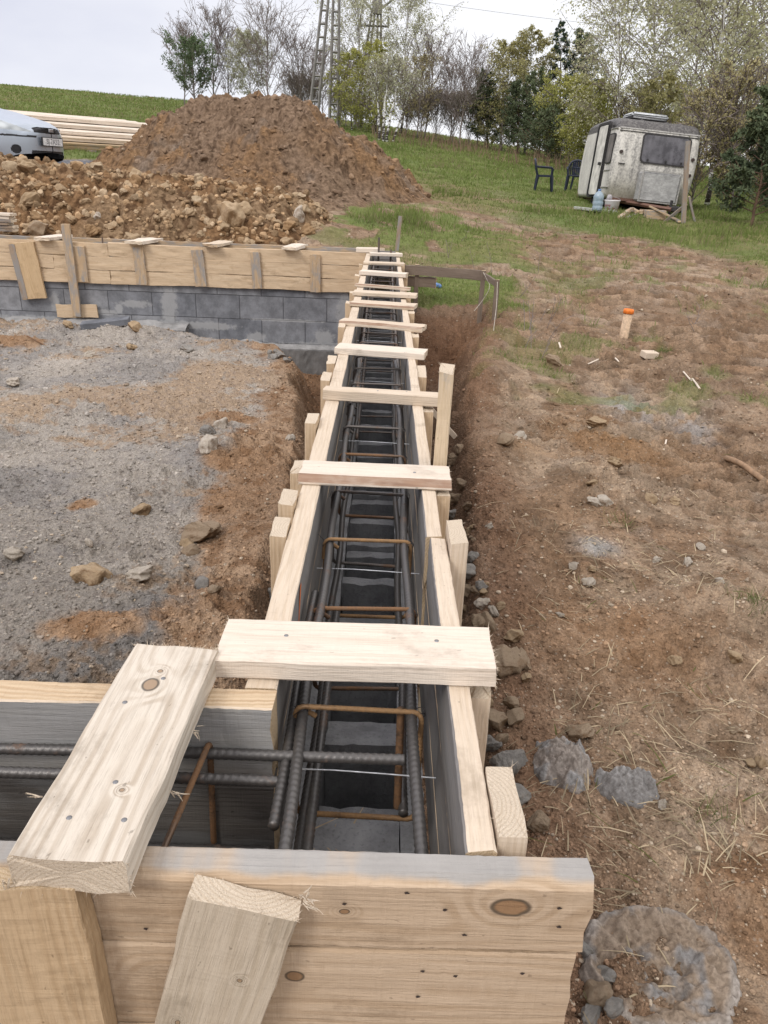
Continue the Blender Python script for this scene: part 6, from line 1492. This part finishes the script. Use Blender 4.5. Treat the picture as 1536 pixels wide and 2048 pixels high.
# ------------------------------------------------------------------ car
def car():
    base = aty(60, 316, 15.0); L_, z0 = 4.7, gz(base[0], 15.3)
    t = thing('car', 'silver blue car cut off by the left edge, parked beside the timber stack', 'car')
    # stations from the nose (x = 0) backwards: x, half width, bonnet/roof centre z, shoulder z, sill z
    ST = [(-.05, .02, .655, .52, .30), (-.035, .30, .658, .52, .28), (0.00, .60, .66, .52, .26), (.05, .70, .70, .60, .20), (.18, .80, .755, .67, .17), (.40, .855, .80, .72, .17), (.75, .88, .875, .80, .18), (1.15, .885, .935, .86, .2), (1.45, .885, .965, .885, .2), (1.75, .89, 1.00, .90, .2), (2.4, .89, 1.0, .91, .2), (3.2, .89, 1.0, .92, .2), (4.0, .88, 1.0, .93, .22), (4.5, .82, .98, .92, .25), (4.7, .70, .90, .85, .30)]
    ST = np.array(ST); yn = np.linspace(.012, .775, 64); xs = np.concatenate([.17*(1-(1-(yn/.78)**2.2)**(1/2.2))-.05, np.linspace(.125, .4, 40)[:-1], np.linspace(.4, 1.9, 90)[:-1], np.linspace(1.9, 4.7, 50)])
    def it(k):
        from_ = np.interp(xs, ST[:, 0], ST[:, k]); ker = np.ones(9)/9; pad = np.concatenate([from_[:1]*np.ones(4), from_, from_[-1:]*np.ones(4)]); r_ = np.convolve(pad, ker, 'valid'); f_ = np.clip((xs-.30)/.10, 0, 1); return from_*(1-f_)+r_*f_
    HW_, ZT, ZS, ZB = it(1), it(2), it(3), it(4)
    HW_ = np.where(xs < .125, .78*(1-np.clip(1-(xs+.05)/.17, 0, 1)**2.2)**(1/2.2), np.maximum(HW_, .78))
    U = np.linspace(0, 1, 110)   # 0 sill .. .55 shoulder .. 1 centre of the bonnet
    V = np.zeros((2, len(xs), len(U), 3))
    for i, x_ in enumerate(xs):
        zb = ZB[i]
        for wx, rw in ((.92, .355), (3.65, .355)):
            d = abs(x_-wx)
            if d < rw: zb = max(zb, .315+math.sqrt(rw*rw-d*d))
        for j, u in enumerate(U):
            if u < .55:
                f = u/.55; z_ = zb+(ZS[i]-zb)*f; y_ = HW_[i]*(1-.045*(1-math.sin(PI*min(1, f*.75+.15)))-.05*max(0, f-.8)**1.5*3)
            else:
                f = (u-.55)/.45; a = f*PI/2; y_ = HW_[i]*.95*(1-f**1.15); z_ = ZS[i]+(ZT[i]-ZS[i])*math.sin(a)**.8
                y0_ = HW_[i]*(1-.045*(1-math.sin(PI*.9))-.0134*3*.5); 
            bow = .34*(y_/.9)**2*max(0, 1-x_/1.1)
            V[0, i, j] = (-(x_+bow), y_, z_); V[1, i, j] = (-(x_+bow), -y_, z_)
    n, m = len(xs), len(U)
    groups = {}; DK = plain('car_dark_plastic', (.022, .022, .025), .55)
    for s in (0, 1):
        for i in range(n-1):
            for j in range(m-1):
                c = V[s, i:i+2, j:j+2].reshape(-1, 3).mean(0); X, Yc, Z = -c[0]-.34*(c[1]/.9)**2*max(0, 1-xs[i]/1.1), abs(c[1]), c[2]
                q = 'body'
                if xs[i] < 1.35:
                    w_ = Yc+max(0, xs[i])*.9; lo = np.interp(w_, [.37, .9, 1.15, 1.42], [.575, .590, .64, .755]); hi = np.interp(w_, [.37, .6, .8, 1.1, 1.42], [.590, .655, .705, .752, .768])
                    if Yc < .33 and xs[i] < .10 and .565+.02*Yc < Z < .650-.16*max(0, Yc-.22): q = 'grille'
                    elif .37 < w_ < 1.42 and lo < Z < hi: q = 'headlight'
                    elif .50 < Z < .525 and xs[i] < .30 and Yc > .30: q = 'bumper_strip'
                    elif .27 < Z < .325 and Yc < .40 and xs[i] < .2: q = 'lower_intake'
                    elif (Yc-.60)**2+((Z-.33)*1.0)**2 < .062**2 and xs[i] < .3: q = 'fog_lamp'
                    elif Z < .22 and xs[i] < .55: q = 'under_skirt'
                groups.setdefault((q, s if q in ('headlight', 'fog_lamp', 'bumper_strip', 'under_skirt') else 0), []).append((s, i, j))
    def paint():
        g = G('car_paint', .32, .5); n_ = g.noise(g.obj, 400, 2, .5); d = g.noise(g.obj, 3, 4, .6)
        g.color(g.mix(n_, (.36, .41, .48), (.46, .51, .58))); g.set(g.b, 'Metallic', .55); g.set(g.b, 'Roughness', g.mr(d, .3, .7, .26, .42)); g.set(g.b, 'Coat Weight', .5); return g.m
    def lamp():
        g = G('car_headlight', .12, .6); x, y, z = g.sep(g.obj); v = g.voro(g.obj, 7)
        g.color(g.mix(g.mr(v[0], .15, .75), (.50, .54, .56), (.30, .33, .35))); g.set(g.b, 'Coat Weight', 1.0); return g.m
    MS = dict(body=paint(), grille=DK, headlight=lamp(), bumper_strip=DK, lower_intake=DK, fog_lamp=DK, under_skirt=DK)
    allV = V.reshape(-1, 3); bodyo = None
    for (q, s_), fs in sorted(groups.items(), key=lambda k: k[0][0] != 'body'):
        F_ = []
        for s, i, j in fs:
            b = s*n*m+i*m+j; f = (b, b+1, b+m+1, b+m); F_.append(f if s == 1 else f[::-1])
        F_ = np.array(F_); used = np.unique(F_); mp_ = np.full(len(allV), -1); mp_[used] = np.arange(len(used)); P = allV[used].copy()
        if q in ('grille', 'lower_intake', 'fog_lamp'): P[:, 0] -= .012
        o = add_mesh(q, P, mp_[F_], [MS[q]], None, True, None, t)
        if q == 'body': bodyo = o
        if q == 'grille':
            mb = MB(); [mb.box((.040, 0, z_), (.012, .50, .008)) for z_ in (.590, .612, .634)]; mb.build('grille_bar', plain('grille_bar', (.05, .05, .055), .4, .4), o)
            mb = MB(); mb.box((.052, 0, .612), (.016, .12, .05), bev=.007); mb.build('badge', plain('badge_chrome', (.42, .43, .46), .3, .7), t)
    # greenhouse
    gh = [(1.45, .78, .93), (1.75, .755, 1.08), (2.1, .70, 1.26), (2.45, .64, 1.38), (2.9, .62, 1.43), (3.5, .62, 1.41), (3.9, .66, 1.28), (4.3, .72, 1.02)]
    VV = []; 
    for x_, y_, z_ in gh: VV += [(-x_, -.80, .93), (-x_, -y_, z_-.05*(z_ > 1.2)), (-x_, -y_*.8, z_), (-x_, y_*.8, z_), (-x_, y_, z_-.05*(z_ > 1.2)), (-x_, .80, .93)]
    FF = [(k*6+i, k*6+i+1, (k+1)*6+i+1, (k+1)*6+i) for k in range(len(gh)-1) for i in range(5)]
    wsc = [i for i, f in enumerate(FF) if i//5 < 3 and i % 5 == 2]; sidew = [i for i, f in enumerate(FF) if i % 5 in (0, 4)]
    def sub(nm, ids, m_):
        u = sorted({k for i in ids for k in FF[i]}); q = {k: j for j, k in enumerate(u)}
        return add_mesh(nm, [VV[k] for k in u], [tuple(q[k] for k in FF[i]) for i in ids], [m_], parent=t)
    gl = glass_mat('car_glass', (.03, .035, .04), .06)
    sub('windscreen', wsc, gl); sub('side_glass', [i for i in sidew if i % 5 == 0], gl); sub('side_glass', [i for i in sidew if i % 5 == 4], gl)
    sub('roof', [i for i in range(len(FF)) if i not in wsc and i not in sidew], MS['body'])
    for s in (-1, 1):
        P = np.array([(-1.42, s*.79, .94), (-1.75, s*.765, 1.09), (-2.1, s*.71, 1.27), (-2.45, s*.65, 1.375)]); V_, Q_ = tube_np(P, .030, 6); add_mesh('pillar', V_, Q_, [MS['body'] if s < 0 else DK], None, True, None, t)
        mb = MB(); mb.box((-1.78, s*.98, 1.03), (.12, .20, .135), bev=.045); mr_ = mb.build('wing_mirror', MS['body'], t, True)
        mb = MB(); mb.box((-1.78, s*.86, .985), (.08, .10, .04)); mb.box((-1.845, s*.98, 1.03), (.02, .17, .105)); mb.build('mirror_mount', DK, mr_)
        for wx in (.92, 3.65):
            w_ = wheel(t, (-wx, s*.775, .315), .315, .20, 'Y', .66)
            w_.rotation_euler = (0, 0, R(90) if s < 0 else R(-90))
    mb = MB(); mb.box((-2.5, 0, .38), (3.6, 1.25, .30)); mb.build('underbody', DK, t)
    P = np.array([(.012, -.26, .405), (.012, .26, .405), (.012, .26, .515), (.012, -.26, .515)])
    pl = MB(); pl.box((.058, 0, .455), (.016, .54, .128), bev=.004); plo = pl.build('number_plate', DK, t)
    pl = MB(); pl.box((.066, 0, .455), (.006, .50, .105)); pw = pl.build('plate_face', plain('plate_white', (.66, .66, .66), .5), plo)
    # soft unreadable characters as in the photo: dark letter strokes
    cv_ = bpy.data.curves.new('plate_text', 'FONT'); cv_.body = 'SJ 7A52'; cv_.size = .105; cv_.align_x = 'CENTER'; cv_.align_y = 'CENTER'; cv_.extrude = .0008
    to = bpy.data.objects.new('plate_text', cv_); COL.objects.link(to); bpy.context.view_layer.update(); tm = bpy.data.meshes.new_from_object(to); bpy.data.objects.remove(to); to = bpy.data.objects.new('lettering', tm); COL.objects.link(to); to.parent = plo; tm.materials.clear(); tm.materials.append(plain('plate_ink', (.16, .16, .17), .6)); to.rotation_euler = (R(90), 0, R(90)); to.location = (.0705, 0, .455)
    # bonnet shut lines, washers
    for s in (-1, 1):
        mb = MB(); P = []
        for x_ in np.linspace(.45, 1.45, 10):
            i = int(np.argmin(abs(xs-x_))); j = int(np.argmin(abs(U-.66))); p = V[0 if s > 0 else 1, i, j].copy(); p[2] += .001; P.append(p)
        mb.tube(np.array(P), .004, 4); mb.build('bonnet_seam', DK, t)
    mb = MB(); [mb.box((-1.28, y_, .972), (.03, .04, .02)) for y_ in (-.3, .3)]; mb.build('washer_jet', DK, t)
    return t
ct = car()
CAR_HEAD = R(-12)
# the nose sits beside the timber stack
pn = aty(98, 290, 13.2); yaw = CAR_HEAD
ct.location = (pn[0], 13.2, aty(98, 284, 13.2)[2]-.455); ct.rotation_euler = (0, R(1.0), yaw)
# ------------------------------------------------------------------ timber stack beside the car
rs = np.random.default_rng(12)
A0 = aty(118, 297, 17.0); B0 = aty(312, 292, 18.6)
dirv = (B0-A0); dirv[2] = 0; Ld = np.linalg.norm(dirv); dirv /= Ld; back = np.array([-dirv[1], dirv[0], 0]); A0 = A0-dirv*1.6
zt = aty(118, 297, 17.0)[2]
WS = wood('wood_stack_side', (.44, .32, .19), (.28, .185, .095), .5, grey=(.28, .25, .21), gamt=.3)
tiers = [(3, 0.0, .040, WS, .16), (2, .16, .036, W_CREAM(), .17), (2, .46, .036, W_PALE(), .17), (2, .80, .036, W_PALE(), .17), (2, 1.15, .036, W_PALE(), .17)]
zb = zt
for ti, (nl_, setb, th, mm, wd) in enumerate(tiers):
    for l in range(nl_):
        for c in range(4):
            if c > 0 and l < nl_-1: continue
            p0 = A0+back*(setb+c*wd*1.05+rs.normal(0, .012))+dirv*rs.normal(0, .10)+np.array([0, 0, zb-A0[2]+th*(l+.5)+.15*(setb+c*wd)]); ll = Ld+2.1+rs.uniform(-.3, .5)
            o = plank('stacked_plank', p0, p0+dirv*ll, wd, th*.93, tuple(np.array([0, 0, 1.0])-back*.15), mm, end=E_PALE(), n=10, wob=.004)
            tag(o, ('brownish plank at the foot of the long timber stack by the car', 'pale plank in the middle tier of the long timber stack by the car', 'palest plank on the top tier of the long timber stack by the car')[min(ti, 2)], 'plank', 'planks in the long timber stack')
    zb += nl_*th
    zb += .012
for i in range(3):
    c = A0+dirv*(1.2+i*(Ld*.45))+back*.3; c[2] = zt-.05
    mb = MB(); mb.box((0, 0, 0), (.1, 1.2, .1), rot=Euler((0, 0, math.atan2(dirv[1], dirv[0])))); tag(mb.build('bearer', W_WEATHER(), loc=tuple(c)), 'square bearer under the long timber stack by the car', 'bearer', 'bearers under the timber stack')
# short stack of boards at the left edge behind the far formwork
p = aty(14, 474, 8.75); p[2] = .03
for l in range(6):
    a = np.array([p[0]-1.3, 8.80+rs.normal(0, .01), p[2]+.022+l*.031]); b = np.array([p[0]+.08+rs.normal(0, .02), 8.78+rs.normal(0, .012), p[2]+.024+l*.031])
    o = plank('stacked_board', a, b, .15, .028, (0, 0, 1), W_PALE() if l > 3 else W_WEATHER(), end=E_PALE(), n=12, wob=.002); tag(o, 'short board in the low pile at the left edge behind the far formwork', 'board', 'boards piled behind the far formwork')
# ------------------------------------------------------------------ marker pipe, batter boards, sticks
p = ground_item(1246, 681); t = thing('marker_pipe', 'beige upright pipe stub with an orange collar on the right bank', 'pipe', tuple(p), (R(-2), R(3), 0))
V, Fs = lathe([(.037, -.05), (.036, .195), (.030, .195), (.029, .10)]); add_mesh('pipe_body', V, Fs, [plain('pipe_beige', (.50, .36, .24), .6)], None, True, None, t)
V, Fs = lathe([(.0375, .190), (.043, .192), (.043, .218), (.039, .228), (.031, .228), (.030, .15), (.001, .14)]); add_mesh('collar', V, Fs, [plain('collar_orange', (.78, .20, .03), .5)], None, True, None, t)
W_GREY = wood('wood_grey_old', (.20, .155, .12), (.12, .09, .07), .4)
t = thing('batter_board', 'weathered batter board frame with stakes and strings behind the right trench', 'batter board', (.5, 7.2, -.3))
q0 = np.array([.10, 7.35, -.045]); q1 = np.array([.885, 7.20, -.060]); q2 = np.array([.955, 6.75, -.075])
plank('rail', q0, q1, .085, .022, (0, -1, 0), W_GREY, parent=t, wob=.002)
plank('rail', q0+np.array([0, .03, -.1]), q0+(q1-q0)*.48+np.array([0, .03, -.1]), .09, .02, (0, -1, 0), W_GREY, parent=t, wob=.002)
plank('rail', q1+np.array([.01, 0, .0]), q2, .05, .02, (-1, 0, 0), W_GREY, parent=t)
plank('stake', (.885, 7.17, -.60), (.888, 7.18, -.015), .04, .03, (0, -1, 0), W_GREY, parent=t); plank('stake', (.965, 6.72, -.70), (.955, 6.74, -.04), .04, .03, (0, -1, 0), W_GREY, parent=t); plank('stake', (.30, 7.36, -.6), (.30, 7.33, -.0), .04, .03, (0, -1, 0), W_GREY, parent=t)
strm = plain('string_pale', (.42, .38, .32), .9)
for pts in ([q1+np.array([0, -.03, .03]), (.93, 6.9, -.12), (.87, 6.95, -.25), (.80, 6.9, -.33)], [q2+np.array([0, -.03, .02]), (.95, 6.6, -.22), (.90, 6.3, -.36), (.86, 6.0, -.44)]):
    P = filleted(pts, .2, .02); V, Q = tube_np(P, .003, 4); o = add_mesh('string', V-np.array([.5, 7.2, -.3]), Q, [strm], None, True, None, t)
b = ground_item(793, 503); o = plank('standing_stick', b-np.array([0, 0, .05]), aty(801, 432, b[1]), .045, .03, (0, -1, 0), W_WEATHER(), n=8); tag(o, 'thin grey stick standing upright behind the far end of the formwork', 'stick')
o = plank('short_stake', aty(762, 512, 8.75), aty(763, 496, 8.75), .07, .03, (0, -1, 0), W_CREAM()); tag(o, 'short stake end just behind the far end of the formwork', 'stake')
P = np.array([ground_item(*q) for q in ((1450, 925), (1475, 940), (1505, 958), (1545, 978))])+np.array([0, 0, .02]); V, Q = tube_np(filleted(list(P), .1, .03), [.016]*len(filleted(list(P), .1, .03)), 7); tag(add_mesh('fallen_branch', V, Q, [plain('branch_tan', (.28, .18, .11), .9)], None, True), 'tan branch lying on the bank at the right edge', 'branch')
for i, (a, b, w_, lab) in enumerate((((1365, 752), (1383, 767), .012, 'pale broken stick, upper half, on the right bank'), ((1383, 765), (1398, 784), .014, 'pale broken stick, lower half, on the right bank'), ((1220, 708), (1238, 725), .012, 'thin pale chip below the marker pipe'), ((1176, 730), (1196, 728), .010, 'flat pale sliver left of the marker pipe foot'), ((1118, 690), (1120, 704), .014, 'upright pale chip at the edge of the grass patch'), ((1330, 892), (1327, 905), .010, 'small pale chip in the tyre track'))):
    A = ground_item(*a); B = ground_item(*b); o = plank('wood_chip', A+np.array([0, 0, .012]), B+np.array([0, 0, .012]), w_, .008, (0, 0, 1), W_PALE(), n=5); tag(o, lab, 'wood chip')
p = ground_item(1298, 714); mb = MB(); mb.box((0, 0, .02), (.12, .08, .05), rot=Euler((.1, .05, .3)), bev=.004); tag(mb.build('wood_offcut', W_CREAM(), loc=tuple(p)), 'pale block shaped offcut lying below the marker pipe', 'offcut')
p = ground_item(876, 577); mb = MB(); mb.box((0, 0, .02), (.07, .05, .04), rot=Euler((.2, .3, .4)), bev=.012); tag(mb.build('plastic_wrapper', plain('plastic_blue', (.10, .20, .42), .4), loc=tuple(p)), 'crumpled blue plastic wrapper in the grass before the batter board', 'wrapper')
p = ground_item(1310, 706)
for i, (px, py) in enumerate(((205, 481),)):
    q = aty(px, py, 8.42); V, Q = tube_np(np.array([(q[0], 8.42, -.1), (q[0], 8.42, .045)]), .008, 6); tag(add_mesh('rebar_stub', V, Q, [S_OLD], None, True), 'dark rebar stub sticking up above the far formwork', 'rebar')
for i, x_ in enumerate((-.062, .060)):
    V, Q = tube_np(np.array([(x_, 8.05, -.3), (x_, 8.05, .17 if i == 0 else .06)]), .010, 6); tag(add_mesh('starter_bar', V, Q, [S_OLD], None, True), ('tall dark starter bar at the far end of the formwork, left one', 'shorter dark starter bar at the far end of the formwork, right one')[i], 'rebar', 'starter bars')
q = aty(385, 905, 5); a = ground_item(100, 690); b = ground_item(92, 686)
P = [ground_item(55, 680)+np.array([0, 0, .03]), ground_item(90, 694)+np.array([0, 0, .02])]; V, Q = tube_np(np.array(P), .007, 6); tag(add_mesh('rusty_rod', V, Q, [S_RUST], None, True), 'thin rusty rod lying on the soil heap below the wide prop board', 'rod')
p = ground_item(212, 655); mb = MB(); mb.box((0, 0, .03), (.46, .12, .06), rot=Euler((.1, -.12, .15)), bev=.004); tag(mb.build('broken_block', CB(), loc=tuple(p)), 'broken flat concrete block lying at the foot of the far wall', 'concrete block')
# ------------------------------------------------------------------ grass, straw
def blades(name, x, y, z, h, w, lean, col, label, cat, seed):
    rs = np.random.default_rng(seed); n = len(x); a = rs.uniform(0, 2*PI, n); b = rs.uniform(0, 2*PI, n)
    d = np.stack([np.cos(b)*lean, np.sin(b)*lean, np.ones(n)], -1); d /= np.linalg.norm(d, axis=1)[:, None]
    P = np.stack([x, y, z-.01], -1); W = np.stack([np.cos(a), np.sin(a), np.zeros(n)], -1)*w[:, None]*.5
    mid = P+d*h[:, None]*.55; tip = P+d*h[:, None]+np.stack([np.cos(b), np.sin(b), -np.ones(n)*.3], -1)*(lean*h*.35)[:, None]
    V = np.stack([P-W, P+W, mid+W*.7, mid-W*.7, tip], 1).reshape(-1, 3); k = np.arange(n)[:, None]*5
    Fs = np.concatenate([k+np.array([[0, 1, 2]]), k+np.array([[0, 2, 3]]), k+np.array([[3, 2, 4]])])
    C = np.repeat(col, 5, axis=0); o = add_mesh(name, V, Fs, [LEAF], None, False, C)
    return tag(o, label, cat, None, 'stuff')
x, y, r, rs = polar(500000, -.74, .74, 5.5, 62, 91)
m, _ = grass_mask(x, y); hz = mound_h(x, y); hr = rub_h(x, y)
keep = (rs.random(len(x)) < m**1.3*(.35+.65*sst(.3, .6, fbm(x*2.5, y*2.5, 501, 3)))) & ~((hz > .05) & (x > -7) & (x < 1.5) & (y < 19)) & ~((hr > 0.02) & (y < 12.6) & (x < .2))
x, y, r, m = x[keep], y[keep], r[keep], m[keep]; z = ground(x, y); n = len(x)
tall = sst(.45, .7, fbm(x*.7, y*.7, 502, 3))
h = (.05+.10*tall*(1-.6*sst(15, 26, r))+.04*sst(12, 30, r))*rs.uniform(.5, 1.35, n); w = np.maximum(.004, r*.0009)*rs.uniform(.6, 1.3, n)
f = np.clip(fbm(x*.8, y*.8, 503, 3)+rs.normal(0, .18, n), 0, 1)[:, None]; col = np.array([.115, .16, .042])*(1-f)+np.array([.235, .28, .095])*f
dry = rs.random(n) < .10+.25*sst(.55, .75, fbm(x*.5+4, y*.5, 504, 3)); col[dry] = np.array([.26, .22, .13])*rs.uniform(.7, 1.2, (dry.sum(), 1))
blades('grass', x, y, z, h, w, rs.uniform(.1, .7, n), col, 'short green spring grass of the meadow and the trench edge', 'grass', 3)
# dry weeds at the wood edge
x, y, r, rs = polar(3600, -.02, .36, 28, 47, 92); k = rs.random(len(x)) < sst(.45, .62, fbm(x*.35, y*.35, 511, 3))*sst(30, 40, y+x*.5); x, y, r = x[k], y[k], r[k]; n = len(x)
col = np.array([.24, .17, .12])*rs.uniform(.7, 1.3, (n, 1))
blades('dry_weeds', x, y, ground(x, y), rs.uniform(.25, .75, n), np.full(n, .03), rs.uniform(.05, .35, n), col, 'reddish dry weeds along the edge of the wood', 'weeds', 5)
# straw and flattened dry grass on the right bank
x, y, r, rs = polar(26000, .08, .62, 1.0, 6.5, 93)
dn = fbm(x*1.7, y*1.7, 521, 4); cl = bump(x, y, 1.25, 2.7, .55, .4)+bump(x, y, 1.5, 2.2, .4, .4)+.6*bump(x, y, 1.0, 1.5, .5, .25)+.5*bump(x, y, .95, 1.95, .35, .2)
k = (rs.random(len(x)) < .008+.05*sst(.50, .70, dn)*sst(.62, .9, x)+.22*np.clip(cl, 0, 1)*sst(.42, .62, dn)) & (x > _TE(y)+.05); x, y = x[k], y[k]; n = len(x); z = ground(x, y)
g_ = np.floor(x*7)*13.7+np.floor(y*7)*5.3; az = (np.sin(g_)*.5+.5)*PI+rs.normal(0, .45, n); l = rs.gamma(2.2, .011, n)+.006; w = rs.uniform(.0008, .0022, n)
d = np.stack([np.cos(az)*l, np.sin(az)*l, rs.normal(.004, .010, n)], -1); N = np.stack([-np.sin(az), np.cos(az), np.zeros(n)], -1)*w[:, None]; P = np.stack([x, y, z+.006+rs.uniform(0, .008, n)], -1)
bend = np.stack([np.zeros(n), np.zeros(n), l*.25], -1)
V = np.stack([P-d-N, P-d+N, P+bend*.5+N, P+bend*.5-N, P+d+N*.4, P+d-N*.4], 1).reshape(-1, 3); q = np.arange(n)[:, None]*6
Fs = np.concatenate([q+np.array([[0, 1, 2, 3]]), q+np.array([[3, 2, 4, 5]])]); col = np.array([.46, .38, .26])*rs.uniform(.5, 1.35, (n, 1)); gg = rs.random(n) < .07; col[gg] = (.12, .14, .045)
tag(add_mesh('straw', V, Fs, [LEAF], None, False, np.repeat(col, 6, axis=0)), 'flattened dry grass and straw scattered on the right bank', 'straw', None, 'stuff')
# small green tufts
for i, (px, py, k_, lab) in enumerate(((855+868-868+380, 1048, 60, 'small green tuft on bare soil in the middle of the right bank'), (1500, 1215, 90, 'green tuft among straw near the right edge'), (1330, 705, 120, 'low green tuft right of the pale block offcut'), (1015, 715, 60, 'thin green tuft at the trench edge'), (1420, 1640, 50, 'sparse green tuft in the straw below the grey cement lumps'))):
    p = ground_item(px if i else 1240, py); rs = np.random.default_rng(60+i); n = k_; x = p[0]+rs.normal(0, .035, n); y = p[1]+rs.normal(0, .03, n); f = rs.random((n, 1))
    o = blades('grass_tuft', x, y, ground(x, y), rs.uniform(.03, .09, n), rs.uniform(.0015, .003, n), rs.uniform(.2, 1.1, n), np.array([.07, .11, .03])*(1-f)+np.array([.20, .21, .09])*f, lab, 'grass tuft', i)
    o['kind'] = 'thing'; 
# thin dark weed stalks
rs = np.random.default_rng(70)
for i in range(22):
    px, py = (rs.uniform(1040, 1100), rs.uniform(640, 720)) if i < 12 else (rs.uniform(880, 1080), rs.uniform(480, 620)) if i < 19 else (rs.uniform(1375, 1390), rs.uniform(650, 670))
    p = ground_item(px, py); h_ = rs.uniform(.12, .34); d = np.array([rs.normal(.05, .08), rs.normal(0, .08), h_]); mb = MB(); P = np.array([p-np.array([0, 0, .02]), p+d*.5+rs.normal(0, .008, 3), p+d]); mb.tube(P-p, [.0028, .0022, .0012], 4)
    for _ in range(3):
        s = rs.uniform(.35, .9); mb.tube(np.array([d*s, d*s+np.array([rs.normal(0, .04), rs.normal(0, .03), rs.uniform(.02, .06)])]), [.0016, .0008], 3)
    tag(mb.build('weed_stalk', TWIG, loc=tuple(p)), 'thin leafless dark weed stalk standing on the bank near the grass patch', 'weed', 'dark weed stalks on the bank')
